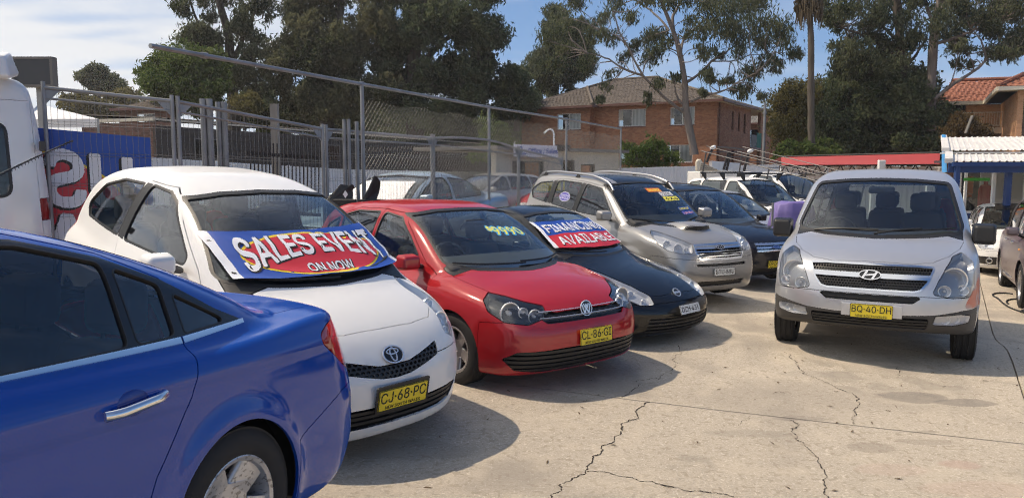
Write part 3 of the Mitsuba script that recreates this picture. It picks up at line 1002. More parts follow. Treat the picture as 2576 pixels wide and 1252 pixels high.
def yaris():
    d = dict(L=3.95, W=1.695, H=1.53,
        xf=[(.10, .15), (.17, .06), (.28, .02), (.42, 0), (.52, .01), (.62, .04), (.70, .085), (.78, .15), (.9, .32)],
        pf=[(0, 0), (.2, .01), (.4, .05), (.55, .12), (.68, .23), (.78, .40), (.86, .75)],
        xr=[(.2, 3.84), (.4, 3.93), (.6, 3.95), (.8, 3.92), (1.0, 3.86)], pr=[(0, 0), (.4, .03), (.7, .14), (.85, .35)],
        w=[(0, .76), (.5, .825), (1.2, .845), (2.2, .847), (3.0, .84), (3.65, .80), (3.95, .74)],
        ws=[(.15, .07), (.28, .02), (.45, .0), (.62, .003), (.8, .018), (.95, .045), (1.1, .09)],
        top=[(-.1, .60), (.05, .69), (.14, .765), (.28, .84), (.5, .915), (.75, .97), (.95, 1.0), (1.5, 1.0), (2.6, 1.05), (3.95, 1.08)], crown=.115,
        bot=[(0, .15), (.35, .14), (3.4, .18), (3.95, .3)],
        roof=[(1.3, 1.38), (1.6, 1.485), (1.9, 1.535), (2.2, 1.56), (2.7, 1.56), (3.2, 1.52), (3.7, 1.42)],
        xw=[(.88, .56), (1.0, .75), (1.15, 1.0), (1.3, 1.28), (1.42, 1.53), (1.5, 1.74)], pw=[(0, 0), (.3, .03), (.5, .10), (.65, .20), (.8, .36)],
        xrw=[(.95, 3.87), (1.1, 3.83), (1.25, 3.74), (1.4, 3.61), (1.54, 3.42)], prw=[(0, 0), (.4, .03), (.6, .1), (.8, .25)],
        gw=[(.9, .79), (1.0, .765), (1.15, .715), (1.3, .655), (1.42, .59), (1.55, .51)], gx=[(1.0, .04), (1.8, 0), (2.6, .01), (3.45, .07), (3.85, .12)],
        wheels=[(.745, .29, .34), (3.30, .29, .34)], flare=.022, crease=[([(.9, .55), (3.0, .62)], .008, .06)],
        k=dict(corner=.10, shoulder=.13, bottom=.06, belt=.04, pillar=.09, roofside=.13, rear=.12))
    b = Body(d, .026)
    key = thing('parked_car', 'white three-door hatchback with a sales event banner across its windscreen', 'car', None, YARIS)
    c = Car(key, b, 'paint_white')
    c.arches([.745, 3.30], .325, .29)
    c.window('windscreen', [(-.67, 1.02), (-.4, .995), (0, .985), (.4, .995), (.67, 1.02), (.54, 1.425), (.3, 1.452), (0, 1.462), (-.3, 1.452), (-.54, 1.425)], 0, -.5, 1.9, glass='glass_clear', seal=.016)
    c.window('rear_window', [(-.55, 1.1), (.55, 1.1), (.46, 1.40), (-.46, 1.40)], 180, -4.4, -3.2, glass='glass_tint', seal=.02)
    c.window('front_side_window', [(1.27, 1.06), (1.5, 1.22), (1.78, 1.395), (1.95, 1.445), (2.28, 1.46), (2.36, 1.07)], 90, -1.2, -.2, True, 'glass_tint', .014)
    c.window('rear_side_window', [(2.50, 1.08), (2.42, 1.455), (2.85, 1.445), (3.2, 1.37), (3.42, 1.20), (3.30, 1.12)], 90, -1.2, -.2, True, 'glass_tint', .014)
    c.trim('door_pillar_trim', [(2.375, 1.06), (2.295, 1.47), (2.405, 1.47), (2.485, 1.07)], 90, -1.2, -.2, True, 'black_plastic', .001)
    c.panel('door', [(1.08, .40), (1.06, .95), (1.17, 1.05), (1.48, 1.25), (1.76, 1.42), (1.95, 1.48), (2.36, 1.485), (2.46, 1.05), (2.40, .5), (2.3, .28), (1.14, .28)], 90, -1.2, -.2, True)
    c.lamp('headlight', [(.545, .69), (.60, .745), (.68, .81), (.77, .885), (.90, .95), (.93, .935), (.90, .86), (.83, .77), (.74, .69), (.62, .645)], 35, -1.2, .8, house='lamp_body', depth=.05,
           bowls=[(.70, .745, .06, .04), (.79, .83, .042, .035), (.63, .69, .03, .03)], smooth=.015)
    c.panel('bonnet', [(.225, 0), (.235, .25), (.29, .45), (.43, .57), (.62, .66), (.79, .69), (.795, 0), (.79, -.69), (.62, -.66), (.43, -.57), (.29, -.45), (.235, -.25)], 'top', .70, 1.15, smooth=.03)
    c.panel('cowl', [(.80, .66), (.80, -.66), (1.05, -.66), (1.05, .66)], 'top', .8, 1.06, m='black_plastic')
    g = Polygon([(-.39, .675), (-.10, .61), (0, .602), (.10, .61), (.39, .675), (.37, .60), (.11, .542), (0, .534), (-.11, .542), (-.37, .60)])
    hexes = []
    for i in range(-13, 14):
        for j in range(9):
            x, z = i * .035, .52 + j * .024
            hexes.append(affinity.translate(affinity.scale(Point(0, 0).buffer(1, quad_segs=2), .0135, .0095), x + (.0175 if j % 2 else 0), z))
    mesh_ = sbox(-.5, .45, .5, .75).difference(shapely.union_all(hexes))
    c.grille('upper_grille', g, bars=[(mesh_, -.004, .012, 'black_plastic', 'grille_mesh')], back='gloss_black', depth=.04, smooth=.012)
    bars = [(sbox(-.8, z - .010, .8, z + .010), -.008, .03, 'black_plastic', 'grille_rib') for z in (.285, .32, .35)]
    c.grille('lower_grille', [(-.60, .365), (-.5, .38), (.5, .38), (.60, .365), (.50, .265), (.4, .25), (-.4, .25), (-.50, .265)], bars=bars)
    c.grille('bumper_vent', [(.705, .36), (.75, .42), (.775, .44), (.76, .36), (.72, .29)], 25, -1.2, .8, mirror=True, depth=.03, smooth=.006)
    c.panel('front_bumper', Polygon([(-.02, .1), (-.3, .1), (-.3, .62), (.3, .60), (.42, .58), (.43, .1)]), 90, -1.2, 1.2)
    c.lamp('tail_light', [(3.66, .82), (3.62, 1.03), (3.74, 1.05), (3.91, .95), (3.92, .82)], 90, -1.2, -.45, house='lamp_red', lens='lamp_red', depth=.02)
    c.finish()
    plate_mesh(b, key, 0, -.02, .425, 'CJ·68·PC', out=.02, frame=.014, tilt=-.12)
    R = .076
    lo = ring(R, R * .78, .008).union(ring(.024, .047, .007, 0, 0)).union(ring(.046, .021, .007, 0, .02))
    emblem(b, key, 0, 0, .655, [(ell(R - .004, R * .78 - .004), 0, .008, 'gloss_black'), (lo, .006, .008, 'badge_chrome')], out=.004, name='badge')
    for sd in (1,): side_mirror(key, 1.25, .92, 1.09, .12, .19, .13, 'paint_white', (1.33, .77, 1.03), sd)
    for x in (.745, 3.30):
        for sd in (1, -1): make_wheel(key, x, sd * .735, .29, .19, .18, 7, .25)
    cabin(key, [1.7], (.36, -.36), .52, 1.10, [2.6], (1.0, 1.28, .98, 1.03), 1.35)
    part(key, 'rear_view_mirror', tri(hull([(1.55, -.1, 1.36), (1.55, .1, 1.36)], .03)), 'black_plastic', smooth=40)
    wiper(b, key, [(.62, 1.03), (.3, 1.005), (-.05, .995)])
    wiper(b, key, [(.02, 1.01), (-.3, 1.015), (-.6, 1.045)])
    return key, b

def coupe():
    d = dict(L=4.31, W=1.815, H=1.32,
        xf=[(.10, .14), (.18, .04), (.28, .0), (.38, 0), (.48, .02), (.56, .06), (.62, .13), (.7, .28)],
        pf=[(0, 0), (.2, .015), (.4, .06), (.6, .15), (.72, .26), (.82, .45), (.92, .85)],
        xr=[(.2, 4.2), (.4, 4.3), (.6, 4.31), (.8, 4.25), (1.0, 4.15)], pr=[(0, 0), (.4, .03), (.7, .14), (.9, .4)],
        w=[(0, .80), (.5, .885), (.9, .905), (1.6, .885), (2.4, .885), (3.4, .907), (4.0, .87), (4.31, .8)],
        ws=[(.12, .07), (.25, .02), (.42, .0), (.58, .003), (.7, .02), (.82, .06), (.95, .12)],
        top=[(-.1, .47), (.05, .535), (.2, .60), (.5, .695), (.9, .775), (1.3, .84), (1.6, .86), (3.0, .88), (3.6, .92), (4.31, .88)], crown=.10,
        bot=[(0, .16), (.4, .13), (3.8, .15), (4.31, .25)],
        roof=[(1.6, 1.13), (1.9, 1.25), (2.15, 1.305), (2.4, 1.32), (2.8, 1.29), (3.3, 1.19), (3.8, 1.05), (4.2, .92)],
        xw=[(.75, 1.0), (.85, 1.22), (1.0, 1.5), (1.12, 1.74), (1.25, 2.05), (1.32, 2.3)], pw=[(0, 0), (.3, .03), (.5, .10), (.65, .20), (.8, .36)],
        xrw=[(.8, 4.22), (.95, 4.05), (1.1, 3.62), (1.2, 3.3), (1.3, 2.95)], prw=[(0, 0), (.4, .05), (.6, .15), (.8, .35)],
        gw=[(.8, .79), (.9, .745), (1.0, .69), (1.12, .62), (1.22, .545), (1.32, .46)], gx=[(1.4, .04), (2.0, 0), (2.6, .01), (3.4, .10), (4.0, .2)],
        wheels=[(.88, .32, .36), (3.53, .32, .37)], flare=.03,
        k=dict(corner=.12, shoulder=.13, bottom=.06, belt=.05, pillar=.08, roofside=.13, rear=.12))
    b = Body(d, .03)
    key = thing('parked_car', 'low black sports coupe with a financing banner across its windscreen', 'car', None, COUPE)
    c = Car(key, b, 'paint_black')
    c.arches([.88, 3.53], .345, .32)
    c.window('windscreen', [(-.66, .89), (-.4, .865), (0, .855), (.4, .865), (.66, .89), (.50, 1.22), (.3, 1.245), (0, 1.255), (-.3, 1.245), (-.50, 1.22)], 0, -.5, 2.3, glass='glass_clear', seal=.014)
    c.window('rear_window', [(-.5, 1.0), (.5, 1.0), (.42, 1.24), (-.42, 1.24)], 180, -4.6, -2.6, glass='glass_tint', seal=.02)
    c.window('front_side_window', [(1.70, .90), (2.0, 1.10), (2.25, 1.20), (2.55, 1.22), (2.78, 1.17), (2.82, .90)], 90, -1.2, -.2, True, 'glass_tint', .012)
    c.window('quarter_window', [(2.92, .92), (2.90, 1.14), (3.15, 1.06), (3.22, .95)], 90, -1.2, -.2, True, 'glass_tint', .012)
    c.panel('door', [(1.48, .40), (1.46, .82), (1.6, .89), (2.0, 1.13), (2.25, 1.235), (2.6, 1.25), (2.86, 1.17), (2.88, .5), (2.78, .25), (1.5, .25)], 90, -1.2, -.2, True)
    c.lamp('headlight', [(.44, .50), (.46, .575), (.62, .65), (.82, .72), (.95, .755), (.98, .735), (.90, .66), (.76, .565), (.6, .50)], 30, -1.2, 1.2, house='lamp_body', depth=.045,
           bowls=[(.66, .60, .05, .04), (.78, .66, .04, .035), (.54, .545, .03, .03)], smooth=.015)
    c.panel('bonnet', [(.17, 0), (.18, .3), (.26, .47), (.50, .60), (.9, .68), (1.3, .71), (1.3, -.71), (.9, -.68), (.50, -.60), (.26, -.47), (.18, -.3)], 'top', .55, 1.0, smooth=.03)
    c.panel('cowl', [(1.305, .7), (1.305, -.7), (1.55, -.7), (1.55, .7)], 'top', .6, .90, m='black_plastic')
    bars = [(sbox(-.8, z - .009, .8, z + .009), -.008, .02, 'black_plastic', 'grille_rib') for z in (.21, .25, .29, .33)]
    c.grille('lower_grille', [(-.52, .36), (.52, .36), (.56, .2), (.48, .17), (-.48, .17), (-.56, .2)], bars=bars, back='black_plastic')
    c.panel('front_bumper', Polygon([(-.02, .1), (-.3, .1), (-.3, .52), (.3, .50), (.52, .48), (.54, .1)]), 90, -1.2, 1.2)
    c.finish()
    plate_mesh(b, key, 0, -.03, .425, 'DCH·43T', yellow=False, out=.016, h=.107, sub=None)
    R = .055
    nis = ring(R, R, .009).difference(sbox(-.1, -.014, .1, .014)).union(sbox(-R - .004, -.011, R + .004, .011))
    emblem(b, key, 0, 0, .575, [(ell(R - .006, R - .006), 0, .004, 'gloss_black'), (nis, .003, .008, 'badge_chrome')], out=.004, tilt=.45)
    for sd in (1,): side_mirror(key, 1.72, .90, .95, .11, .19, .12, 'paint_black', (1.75, .76, .88), sd)
    for x in (.88, 3.53):
        for sd in (1, -1): make_wheel(key, x, sd * .78, .32, .225, .22, 5)
    cabin(key, [2.2], (.37, -.37), .38, .92, None, (1.5, 1.75, .84, .88), 1.3, floor=(1.2, 3.2, .22))
    part(key, 'rear_view_mirror', tri(hull([(2.05, -.1, 1.17), (2.05, .1, 1.17)], .03)), 'black_plastic', smooth=40)
    wiper(b, key, [(.6, .895), (.3, .875), (-.05, .865)])
    return key, b

def wagon():
    d = dict(L=4.56, W=1.78, H=1.66,
        xf=[(.18, .14), (.28, .05), (.4, .01), (.52, 0), (.62, .015), (.72, .04), (.82, .08), (.9, .14), (1.0, .3)],
        pf=[(0, 0), (.2, .008), (.4, .035), (.6, .10), (.72, .19), (.82, .35), (.9, .65)],
        xr=[(.3, 4.45), (.5, 4.55), (.7, 4.56), (.9, 4.52), (1.1, 4.47)], pr=[(0, 0), (.4, .02), (.7, .09), (.85, .25)],
        w=[(0, .80), (.5, .87), (1.2, .888), (2.2, .89), (3.4, .888), (4.1, .86), (4.56, .82)],
        ws=[(.2, .06), (.35, .015), (.5, .0), (.7, .003), (.88, .018), (1.0, .045), (1.15, .09)],
        top=[(-.1, .82), (.06, .875), (.15, .92), (.35, .985), (.7, 1.045), (1.05, 1.09), (1.5, 1.08), (4.56, 1.12)], crown=.08,
        bot=[(0, .27), (.35, .24), (3.9, .26), (4.56, .36)],
        roof=[(1.5, 1.48), (1.8, 1.59), (2.1, 1.64), (2.6, 1.66), (3.4, 1.645), (4.0, 1.60), (4.4, 1.53)],
        xw=[(.95, .85), (1.05, 1.03), (1.2, 1.27), (1.4, 1.6), (1.55, 1.88), (1.65, 2.1)], pw=[(0, 0), (.3, .025), (.5, .08), (.65, .16), (.8, .30)],
        xrw=[(1.0, 4.49), (1.2, 4.43), (1.4, 4.32), (1.55, 4.22), (1.65, 4.1)], prw=[(0, 0), (.4, .03), (.6, .08), (.8, .2)],
        gw=[(1.0, .825), (1.1, .80), (1.25, .755), (1.4, .705), (1.55, .64), (1.66, .57)], gx=[(1.2, .03), (2.0, 0), (3.4, .0), (4.3, .05)],
        wheels=[(.92, .335, .38), (3.535, .335, .38)], flare=.025, crease=[([(.8, .82), (4.2, .88)], .008, .05)],
        hoodfn=lambda x, ay: .035 * np.exp(-((x - .74) / .26) ** 4) * np.exp(-(ay / .25) ** 4),
        k=dict(corner=.10, shoulder=.10, bottom=.06, belt=.03, pillar=.09, roofside=.12, rear=.10))
    b = Body(d, .03)
    key = thing('parked_car', 'silver wagon with roof rails, a bonnet scoop and a 2012 sticker on its side window', 'car', None, WAGON)
    c = Car(key, b, 'paint_lightsilver')
    c.arches([.92, 3.535], .37, .335)
    c.window('windscreen', [(-.69, 1.105), (-.4, 1.08), (0, 1.07), (.4, 1.08), (.69, 1.105), (.60, 1.545), (.3, 1.575), (0, 1.585), (-.3, 1.575), (-.60, 1.545)], 0, -.5, 2.2, glass='glass_tint', seal=.016)
    c.window('rear_window', [(-.6, 1.12), (.6, 1.12), (.52, 1.5), (-.52, 1.5)], 180, -4.9, -3.9, glass='glass_tint', seal=.02)
    c.window('front_side_window', [(1.55, 1.10), (1.85, 1.34), (2.06, 1.49), (2.5, 1.525), (2.56, 1.10)], 90, -1.2, -.2, True, 'glass_dark', .014)
    c.window('rear_side_window', [(2.68, 1.10), (2.63, 1.525), (3.2, 1.52), (3.36, 1.50), (3.36, 1.14)], 90, -1.2, -.2, True, 'glass_dark', .014)
    c.window('quarter_window', [(3.50, 1.14), (3.52, 1.485), (3.95, 1.43), (4.2, 1.30), (4.08, 1.17)], 90, -1.2, -.2, True, 'glass_dark', .014)
    c.trim('door_pillar_trim', [(2.575, 1.09), (2.52, 1.54), (2.615, 1.54), (2.665, 1.09)], 90, -1.2, -.2, True, 'black_plastic', .001)
    c.trim('door_pillar_trim', [(3.375, 1.13), (3.38, 1.515), (3.50, 1.50), (3.485, 1.13)], 90, -1.2, -.2, True, 'black_plastic', .001)
    c.panel('door', [(1.34, .5), (1.32, 1.0), (1.48, 1.10), (1.82, 1.37), (2.04, 1.53), (2.6, 1.56), (2.6, .38), (1.36, .38)], 90, -1.2, -.2, True)
    c.panel('rear_door', [(2.61, .38), (2.61, 1.56), (3.2, 1.555), (3.46, 1.52), (3.44, 1.0), (3.2, .7), (3.1, .38)], 90, -1.2, -.2, True)
    c.lamp('headlight', [(.47, .80), (.46, .90), (.62, .955), (.80, 1.0), (.93, 1.02), (.96, .99), (.92, .90), (.80, .82), (.6, .79)], 25, -1.2, .9, house='lamp_body', depth=.05,
           bowls=[(.66, .875, .06, .045), (.80, .92, .05, .04), (.55, .85, .035, .03)], smooth=.015)
    sc = [(.60, .21), (.60, -.21), (.64, -.235), (.66, -.235), (.66, .235), (.64, .235)]
    c.panel('bonnet', Polygon([(.13, 0), (.14, .3), (.2, .46), (.35, .60), (.6, .68), (1.06, .73), (1.06, -.73), (.6, -.68), (.35, -.60), (.2, -.46), (.14, -.3)]), 'top', .85, 1.25, smooth=.03)
    c.panel('cowl', [(1.07, .72), (1.07, -.72), (1.3, -.72), (1.3, .72)], 'top', .9, 1.115, m='black_plastic')
    # the scoop: a raised lip with a dark mouth
    sp = []
    for yy in np.linspace(-.24, .24, 9):
        sp.append(yy)
    zt = lambda x, y: b.march([x, y, 2.0], np.array([0, 0, -1.0]))[0][2]
    V = []
    for i, x in enumerate((.52, .56, .66, .80, .95)):
        hgt = (0.062, .068, .06, .035, .0)[i]
        for y in np.linspace(-.26, .26, 11):
            e = 1 - (abs(y) / .26) ** 6
            V.append((x + .10 * (y / .26) ** 2 * (1 - i / 5), y, zt(x, y) + hgt * e))
    F = [[i * 11 + j, i * 11 + j + 1, (i + 1) * 11 + j + 1, (i + 1) * 11 + j] for i in range(4) for j in range(10)]
    sk = part(key, 'bonnet_scoop', (np.array(V), np.array(F)[:, ::-1]), 'paint_lightsilver', smooth=50)
    V2 = []
    for y in np.linspace(-.26, .26, 11):
        e = 1 - (abs(y) / .26) ** 6
        x = .525 + .10 * (y / .26) ** 2
        V2 += [(x, y, zt(x, y) + .002), (x, y, zt(x, y) + .060 * e)]
    part(sk, 'scoop_mouth', (np.array(V2), np.array([[2 * j, 2 * j + 1, 2 * j + 3, 2 * j + 2] for j in range(10)])), 'gloss_black')
    G = Polygon([(-.43, .80), (-.40, .90), (0, .905), (.40, .90), (.43, .80), (.36, .70), (-.36, .70)])
    bars = [(sbox(-.6, z - .007, .6, z + .007), .0, .02, 'chrome', 'grille_bar') for z in (.725, .755, .785, .815)]
    bars += [(G.difference(G.buffer(-.022)), .006, .03, 'chrome', 'grille_frame'), (sbox(-.6, .845, .6, .868), .004, .02, 'chrome', 'grille_bar')]
    c.grille('upper_grille', G, bars=bars, back='gloss_black', depth=.04)
    c.grille('bumper_slot', [(-.44, .655), (.44, .655), (.42, .62), (-.42, .62)], depth=.03, smooth=.01)
    c.grille('lower_grille', [(-.42, .42), (.42, .42), (.38, .35), (-.38, .35)], depth=.03, smooth=.02)
    c.grille('fog_lamp_recess', [(.60, .46), (.74, .50), (.78, .42), (.7, .36), (.60, .36)], 22, -1.2, .9, mirror=True, depth=.04, bars=[(ell(.045, .04, .69, .425), -.004, .02, 'reflector', 'fog_lamp')], smooth=.02)
    c.panel('front_bumper', Polygon([(-.02, .1), (-.3, .1), (-.3, .695), (.40, .73), (.52, .72), (.54, .1)]), 90, -1.2, 1.2)
    c.panel('sunroof', [(2.0, .38), (2.0, -.38), (2.75, -.38), (2.75, .38)], 'top', 1.4, 1.9, m='gloss_black', smooth=.06)
    c.lamp('tail_light', [(4.30, .95), (4.28, 1.2), (4.4, 1.22), (4.55, 1.0)], 90, -1.2, -.45, house='lamp_red', lens='lamp_red', depth=.02)
    c.finish()
    plate_mesh(b, key, 0, -.0, .545, 'BTU·88U', yellow=False, out=.016, h=.107, sub=None)
    star = lambda x, y, r: Polygon([(x + r * (1 if i % 2 == 0 else .4) * math.sin(i * math.pi / 4), y + r * .9 * (1 if i % 2 == 0 else .4) * math.cos(i * math.pi / 4)) for i in range(8)])
    st = shapely.union_all([star(-.035, .008, .018), star(.0, .014, .010), star(.03, .016, .010), star(.0, -.012, .010), star(.035, -.006, .010)])
    emblem(b, key, 0, 0, .857, [(ell(.075, .04), 0, .006, 'gloss_black'), (ring(.075, .04, .007).union(st), .005, .006, 'badge_chrome')], out=.01)
    for sd in (1, -1): side_mirror(key, 1.52, .96, 1.15, .13, .21, .15, 'paint_lightsilver', (1.6, .82, 1.08), sd)
    for sd in (1, -1):
        zr = lambda x: b.march([x, sd * .56, 2.2], np.array([0, 0, -1.0]))[0][2]
        k = part(key, 'roof_rail', tube(curve([(1.86, sd * .58, zr(1.86) + .0), (2.02, sd * .57, zr(2.0) + .05), (2.6, sd * .56, zr(2.6) + .055), (3.5, sd * .55, zr(3.5) + .055), (4.08, sd * .54, zr(4.05) + .045), (4.25, sd * .54, zr(4.2) - .01)], 24), .021, 8), 'alloy', smooth=50)
        for x in (2.0, 2.9, 3.95): part(k, 'rail_foot', hull([(x - .06, sd * .565, zr(x) - .02), (x + .06, sd * .565, zr(x) - .02), (x, sd * .56, zr(x) + .05)], .016), 'black_plastic')
    for x in (.92, 3.535):
        for sd in (1, -1): make_wheel(key, x, sd * .77, .335, .215, .21, 5, .3)
    cabin(key, [1.9], (.38, -.38), .62, 1.2, [2.85], (1.2, 1.45, 1.05, 1.10), 1.4, floor=(1.0, 4.0, .36))
    part(key, 'rear_view_mirror', tri(hull([(1.82, -.1, 1.47), (1.82, .1, 1.47)], .03)), 'black_plastic', smooth=40)
    wiper(b, key, [(.64, 1.11), (.3, 1.09), (-.05, 1.08)])
    wiper(b, key, [(-.02, 1.095), (-.3, 1.095), (-.6, 1.12)])
    return key, b

def van():
    d = dict(L=5.125, W=1.92, H=1.925,
        xf=[(.3, .12), (.38, .05), (.46, .015), (.52, 0), (.66, .005), (.76, .02), (.88, .065), (1.0, .13), (1.1, .24)],
        pf=[(0, 0), (.2, .008), (.4, .03), (.6, .085), (.75, .16), (.87, .30), (.96, .60)],
        xr=[(.3, 5.05), (.5, 5.11), (1.0, 5.12), (1.6, 5.08)], pr=[(0, 0), (.4, .01), (.75, .05), (.95, .2)],
        w=[(0, .88), (.5, .945), (1.2, .96), (4.4, .96), (5.125, .92)],
        ws=[(.2, .06), (.35, .015), (.5, .0), (.8, .0), (1.0, .012), (1.15, .04), (1.3, .08)],
        top=[(-.1, .93), (.05, .975), (.15, 1.03), (.3, 1.085), (.6, 1.16), (.9, 1.225), (1.1, 1.26), (1.6, 1.2), (5.125, 1.2)], crown=.09,
        bot=[(0, .37), (.35, .34), (.7, .31), (4.5, .28), (5.125, .34)],
        roof=[(1.4, 1.68), (1.7, 1.82), (2.0, 1.885), (2.5, 1.92), (3.5, 1.925), (4.6, 1.90), (5.0, 1.86)],
        xw=[(1.05, .68), (1.2, .88), (1.4, 1.16), (1.6, 1.46), (1.75, 1.70), (1.9, 2.0)], pw=[(0, 0), (.3, .02), (.5, .06), (.7, .14), (.85, .28)],
        xrw=[(1.0, 5.12), (1.4, 5.08), (1.7, 5.0), (1.9, 4.9)], prw=[(0, 0), (.5, .02), (.8, .1)],
        gw=[(1.1, .93), (1.25, .905), (1.45, .855), (1.65, .80), (1.8, .75), (1.95, .68)], gx=[(.8, .06), (1.6, .01), (2.2, 0), (5, .01)],
        wheels=[(.88, .325, .37), (4.08, .325, .37)], flare=.012,
        k=dict(corner=.10, shoulder=.11, bottom=.06, belt=.05, pillar=.10, roofside=.16, rear=.10))
    b = Body(d, .03)
    key = thing('passenger_van', 'silver passenger van facing the camera with black mirrors and a reddish bumper corner', 'van', None, VAN)
    c = Car(key, b, 'paint_silver')
    c.arches([.88, 4.08], .36, .325, .5, .40)
    c.window('windscreen', [(-.80, 1.27), (-.5, 1.235), (0, 1.22), (.5, 1.235), (.80, 1.27), (.665, 1.745), (.35, 1.775), (0, 1.785), (-.35, 1.775), (-.665, 1.745)], 0, -.5, 2.2, glass='glass_van', seal=.028, smooth=.05)
    c.window('rear_window', [(-.65, 1.15), (.65, 1.15), (.58, 1.7), (-.58, 1.7)], 180, -5.4, -4.6, glass='glass_clear', seal=.02)
    c.window('front_side_window', [(1.42, 1.2), (1.72, 1.48), (1.98, 1.66), (2.35, 1.68), (2.38, 1.2)], 90, -1.2, -.2, True, 'glass_tint', .016)
    c.window('middle_side_window', [(2.5, 1.2), (2.5, 1.68), (3.6, 1.68), (3.6, 1.2)], 90, -1.2, -.2, True, 'glass_tint', .016)
    c.window('rear_side_window', [(3.72, 1.2), (3.72, 1.68), (4.75, 1.66), (4.8, 1.22)], 90, -1.2, -.2, True, 'glass_tint', .016)
    c.panel('door', [(1.22, .5), (1.2, 1.05), (1.4, 1.2), (1.72, 1.52), (1.96, 1.70), (2.44, 1.72), (2.44, .36), (1.3, .36)], 90, -1.2, -.2, True)
    c.panel('sliding_door', [(2.46, .36), (2.46, 1.72), (3.65, 1.72), (3.65, .36)], 90, -1.2, -.2, True)
    c.lamp('headlight', [(.54, .74), (.60, .86), (.68, .98), (.78, 1.07), (.90, 1.10), (.96, 1.02), (.95, .80), (.90, .72), (.72, .71)], 14, -1.3, 1.0, house='lamp_mid', depth=.05,
           bowls=[(.78, .885, .105, .06), (.66, .775, .05, .03), (.85, .78, .045, .03)], smooth=.025)
    c.panel('bonnet', [(.18, 0), (.19, .35), (.26, .53), (.42, .66), (.7, .76), (.96, .80), (1.02, .80), (1.02, -.80), (.96, -.80), (.7, -.76), (.42, -.66), (.26, -.53), (.19, -.35)], 'top', .95, 1.4, smooth=.03)
    c.panel('cowl', [(1.03, .80), (1.03, -.80), (1.2, -.80), (1.2, .80)], 'top', 1.0, 1.29, m='black_plastic')
    G = Polygon([(-.555, .985), (-.4, .995), (.4, .995), (.555, .985), (.50, .84), (.44, .765), (.38, .75), (-.38, .75), (-.44, .765), (-.50, .84)])
    hexes = []
    for i in range(-25, 26):
        for j in range(10):
            hexes.append(affinity.translate(affinity.scale(Point(0, 0).buffer(1, quad_segs=2), .011, .0115), i * .026 + (.013 if j % 2 else 0), .755 + j * .0255))
    bars = [(sbox(-.7, .7, .7, 1.02).difference(shapely.union_all(hexes)), -.010, .012, 'black_plastic', 'grille_mesh'),
            (sbox(-.7, .865, .7, .91), .004, .03, 'chrome', 'grille_bar'), (rnd(G, .02).difference(rnd(G, .02).buffer(-.016)), .004, .03, 'chrome', 'grille_frame')]
    c.grille('upper_grille', G, bars=bars, back='gloss_black', depth=.04, smooth=.02)
    c.grille('bumper_slot', [(-.45, .70), (-.42, .712), (.42, .712), (.45, .70), (.38, .645), (-.38, .645)], depth=.04, smooth=.012, bars=[(sbox(-.5, .672, .5, .682), -.01, .02, 'black_plastic', 'grille_rib')])
    bars = [(sbox(-.8, z - .009, .8, z + .009), -.008, .02, 'black_plastic', 'grille_rib') for z in (.42, .448, .476)]
    c.lamp('fog_lamp', [(.56, .455), (.58, .535), (.80, .555), (.90, .535), (.88, .475), (.72, .45)], 8, -1.3, .8, house='lamp_body', depth=.03, bowls=[(.68, .495, .036, .03), (.78, .50, .03, .03)], smooth=.012)
    c.grille('lower_grille', [(-.52, .51), (.52, .51), (.50, .40), (-.50, .40)], bars=bars, back='black_plastic', smooth=.02)
    c.panel('lower_bumper', [(-1, .1), (-1, .60), (-.80, .59), (-.56, .545), (-.3, .53), (.3, .53), (.56, .545), (.80, .59), (1, .60), (1, .1)], 0, -.3, .50, gap=.002, m='grey_plastic')
    red = Polygon([(-.99, .61), (-.80, .60), (-.83, .68), (-.885, .78), (-.93, .90), (-.99, .94)])  # outline of the reddish patch coloured into one bumper corner
    c.panel('bumper_scrape', rnd(red, .03), 0, -.3, .62, gap=.0008, m='paint_reddish', label='bumper corner mottled in reddish tones')
    c.panel('front_bumper', Polygon([(-.02, .1), (-.3, .1), (-.3, .73), (.30, .70), (.49, .69), (.51, .1)]), 90, -1.2, 1.2)
    c.lamp('tail_light', [(4.95, .95), (4.95, 1.5), (5.12, 1.5), (5.13, .95)], 90, -1.2, -.6, house='lamp_red', lens='lamp_red', depth=.02)
    c.finish()
    k, M = plate_mesh(b, key, 0, -.03, .555, 'BQ·40·DH', out=.022)
    pb = rbox(-.265, .265, -.055, .068, -.016, -.003, .006, 6)
    pb = tri(pb)
    pb.apply_transform(M)
    part(k, 'plate_holder', pb, 'paint_silver', smooth=30)
    H = LineString([(-.045, -.028), (-.020, .030)]).buffer(.0075).union(LineString([(.045, .028), (.020, -.030)]).buffer(.0075)).union(LineString([(-.033, -.006), (.0, .0), (.033, .006)]).buffer(.007))
    emblem(b, key, 0, 0, .887, [(ell(.10, .052), 0, .006, 'gloss_black'), (ring(.10, .052, .009).union(affinity.scale(H, 1.35, 1.15)), .005, .007, 'badge_chrome')], out=.012)
    for sd in (1, -1): side_mirror(key, 1.30, 1.00, 1.24, .13, .22, .22, 'black_plastic', (1.35, .90, 1.16), sd)
    for x in (.88, 4.08):
        for sd in (1, -1): make_wheel(key, x, sd * .845, .325, .20, .215, 5, .3)
    cabin(key, [1.95], (.42, -.42), .85, 1.40, None, (1.1, 1.40, 1.17, 1.21), 1.6, floor=(1.1, 4.8, .45), wheel_y=.42)
    for x in (2.95, 3.9):
        for y in (-.5, 0, .5): part(key, 'seat', seat(x, y, .48, .85, 1.38), 'interior', smooth=40)
    part(key, 'rear_view_mirror', tri(hull([(1.70, -.11, 1.66), (1.70, .11, 1.66), (1.7, .11, 1.69), (1.7, -.11, 1.69)], .025)), 'black_plastic', smooth=40)
    wiper(b, key, [(.30, 1.25), (0, 1.245), (-.38, 1.26)], arm=[(.62, 1.24, .01), (.3, 1.245, .035), (-.02, 1.25, .03)])
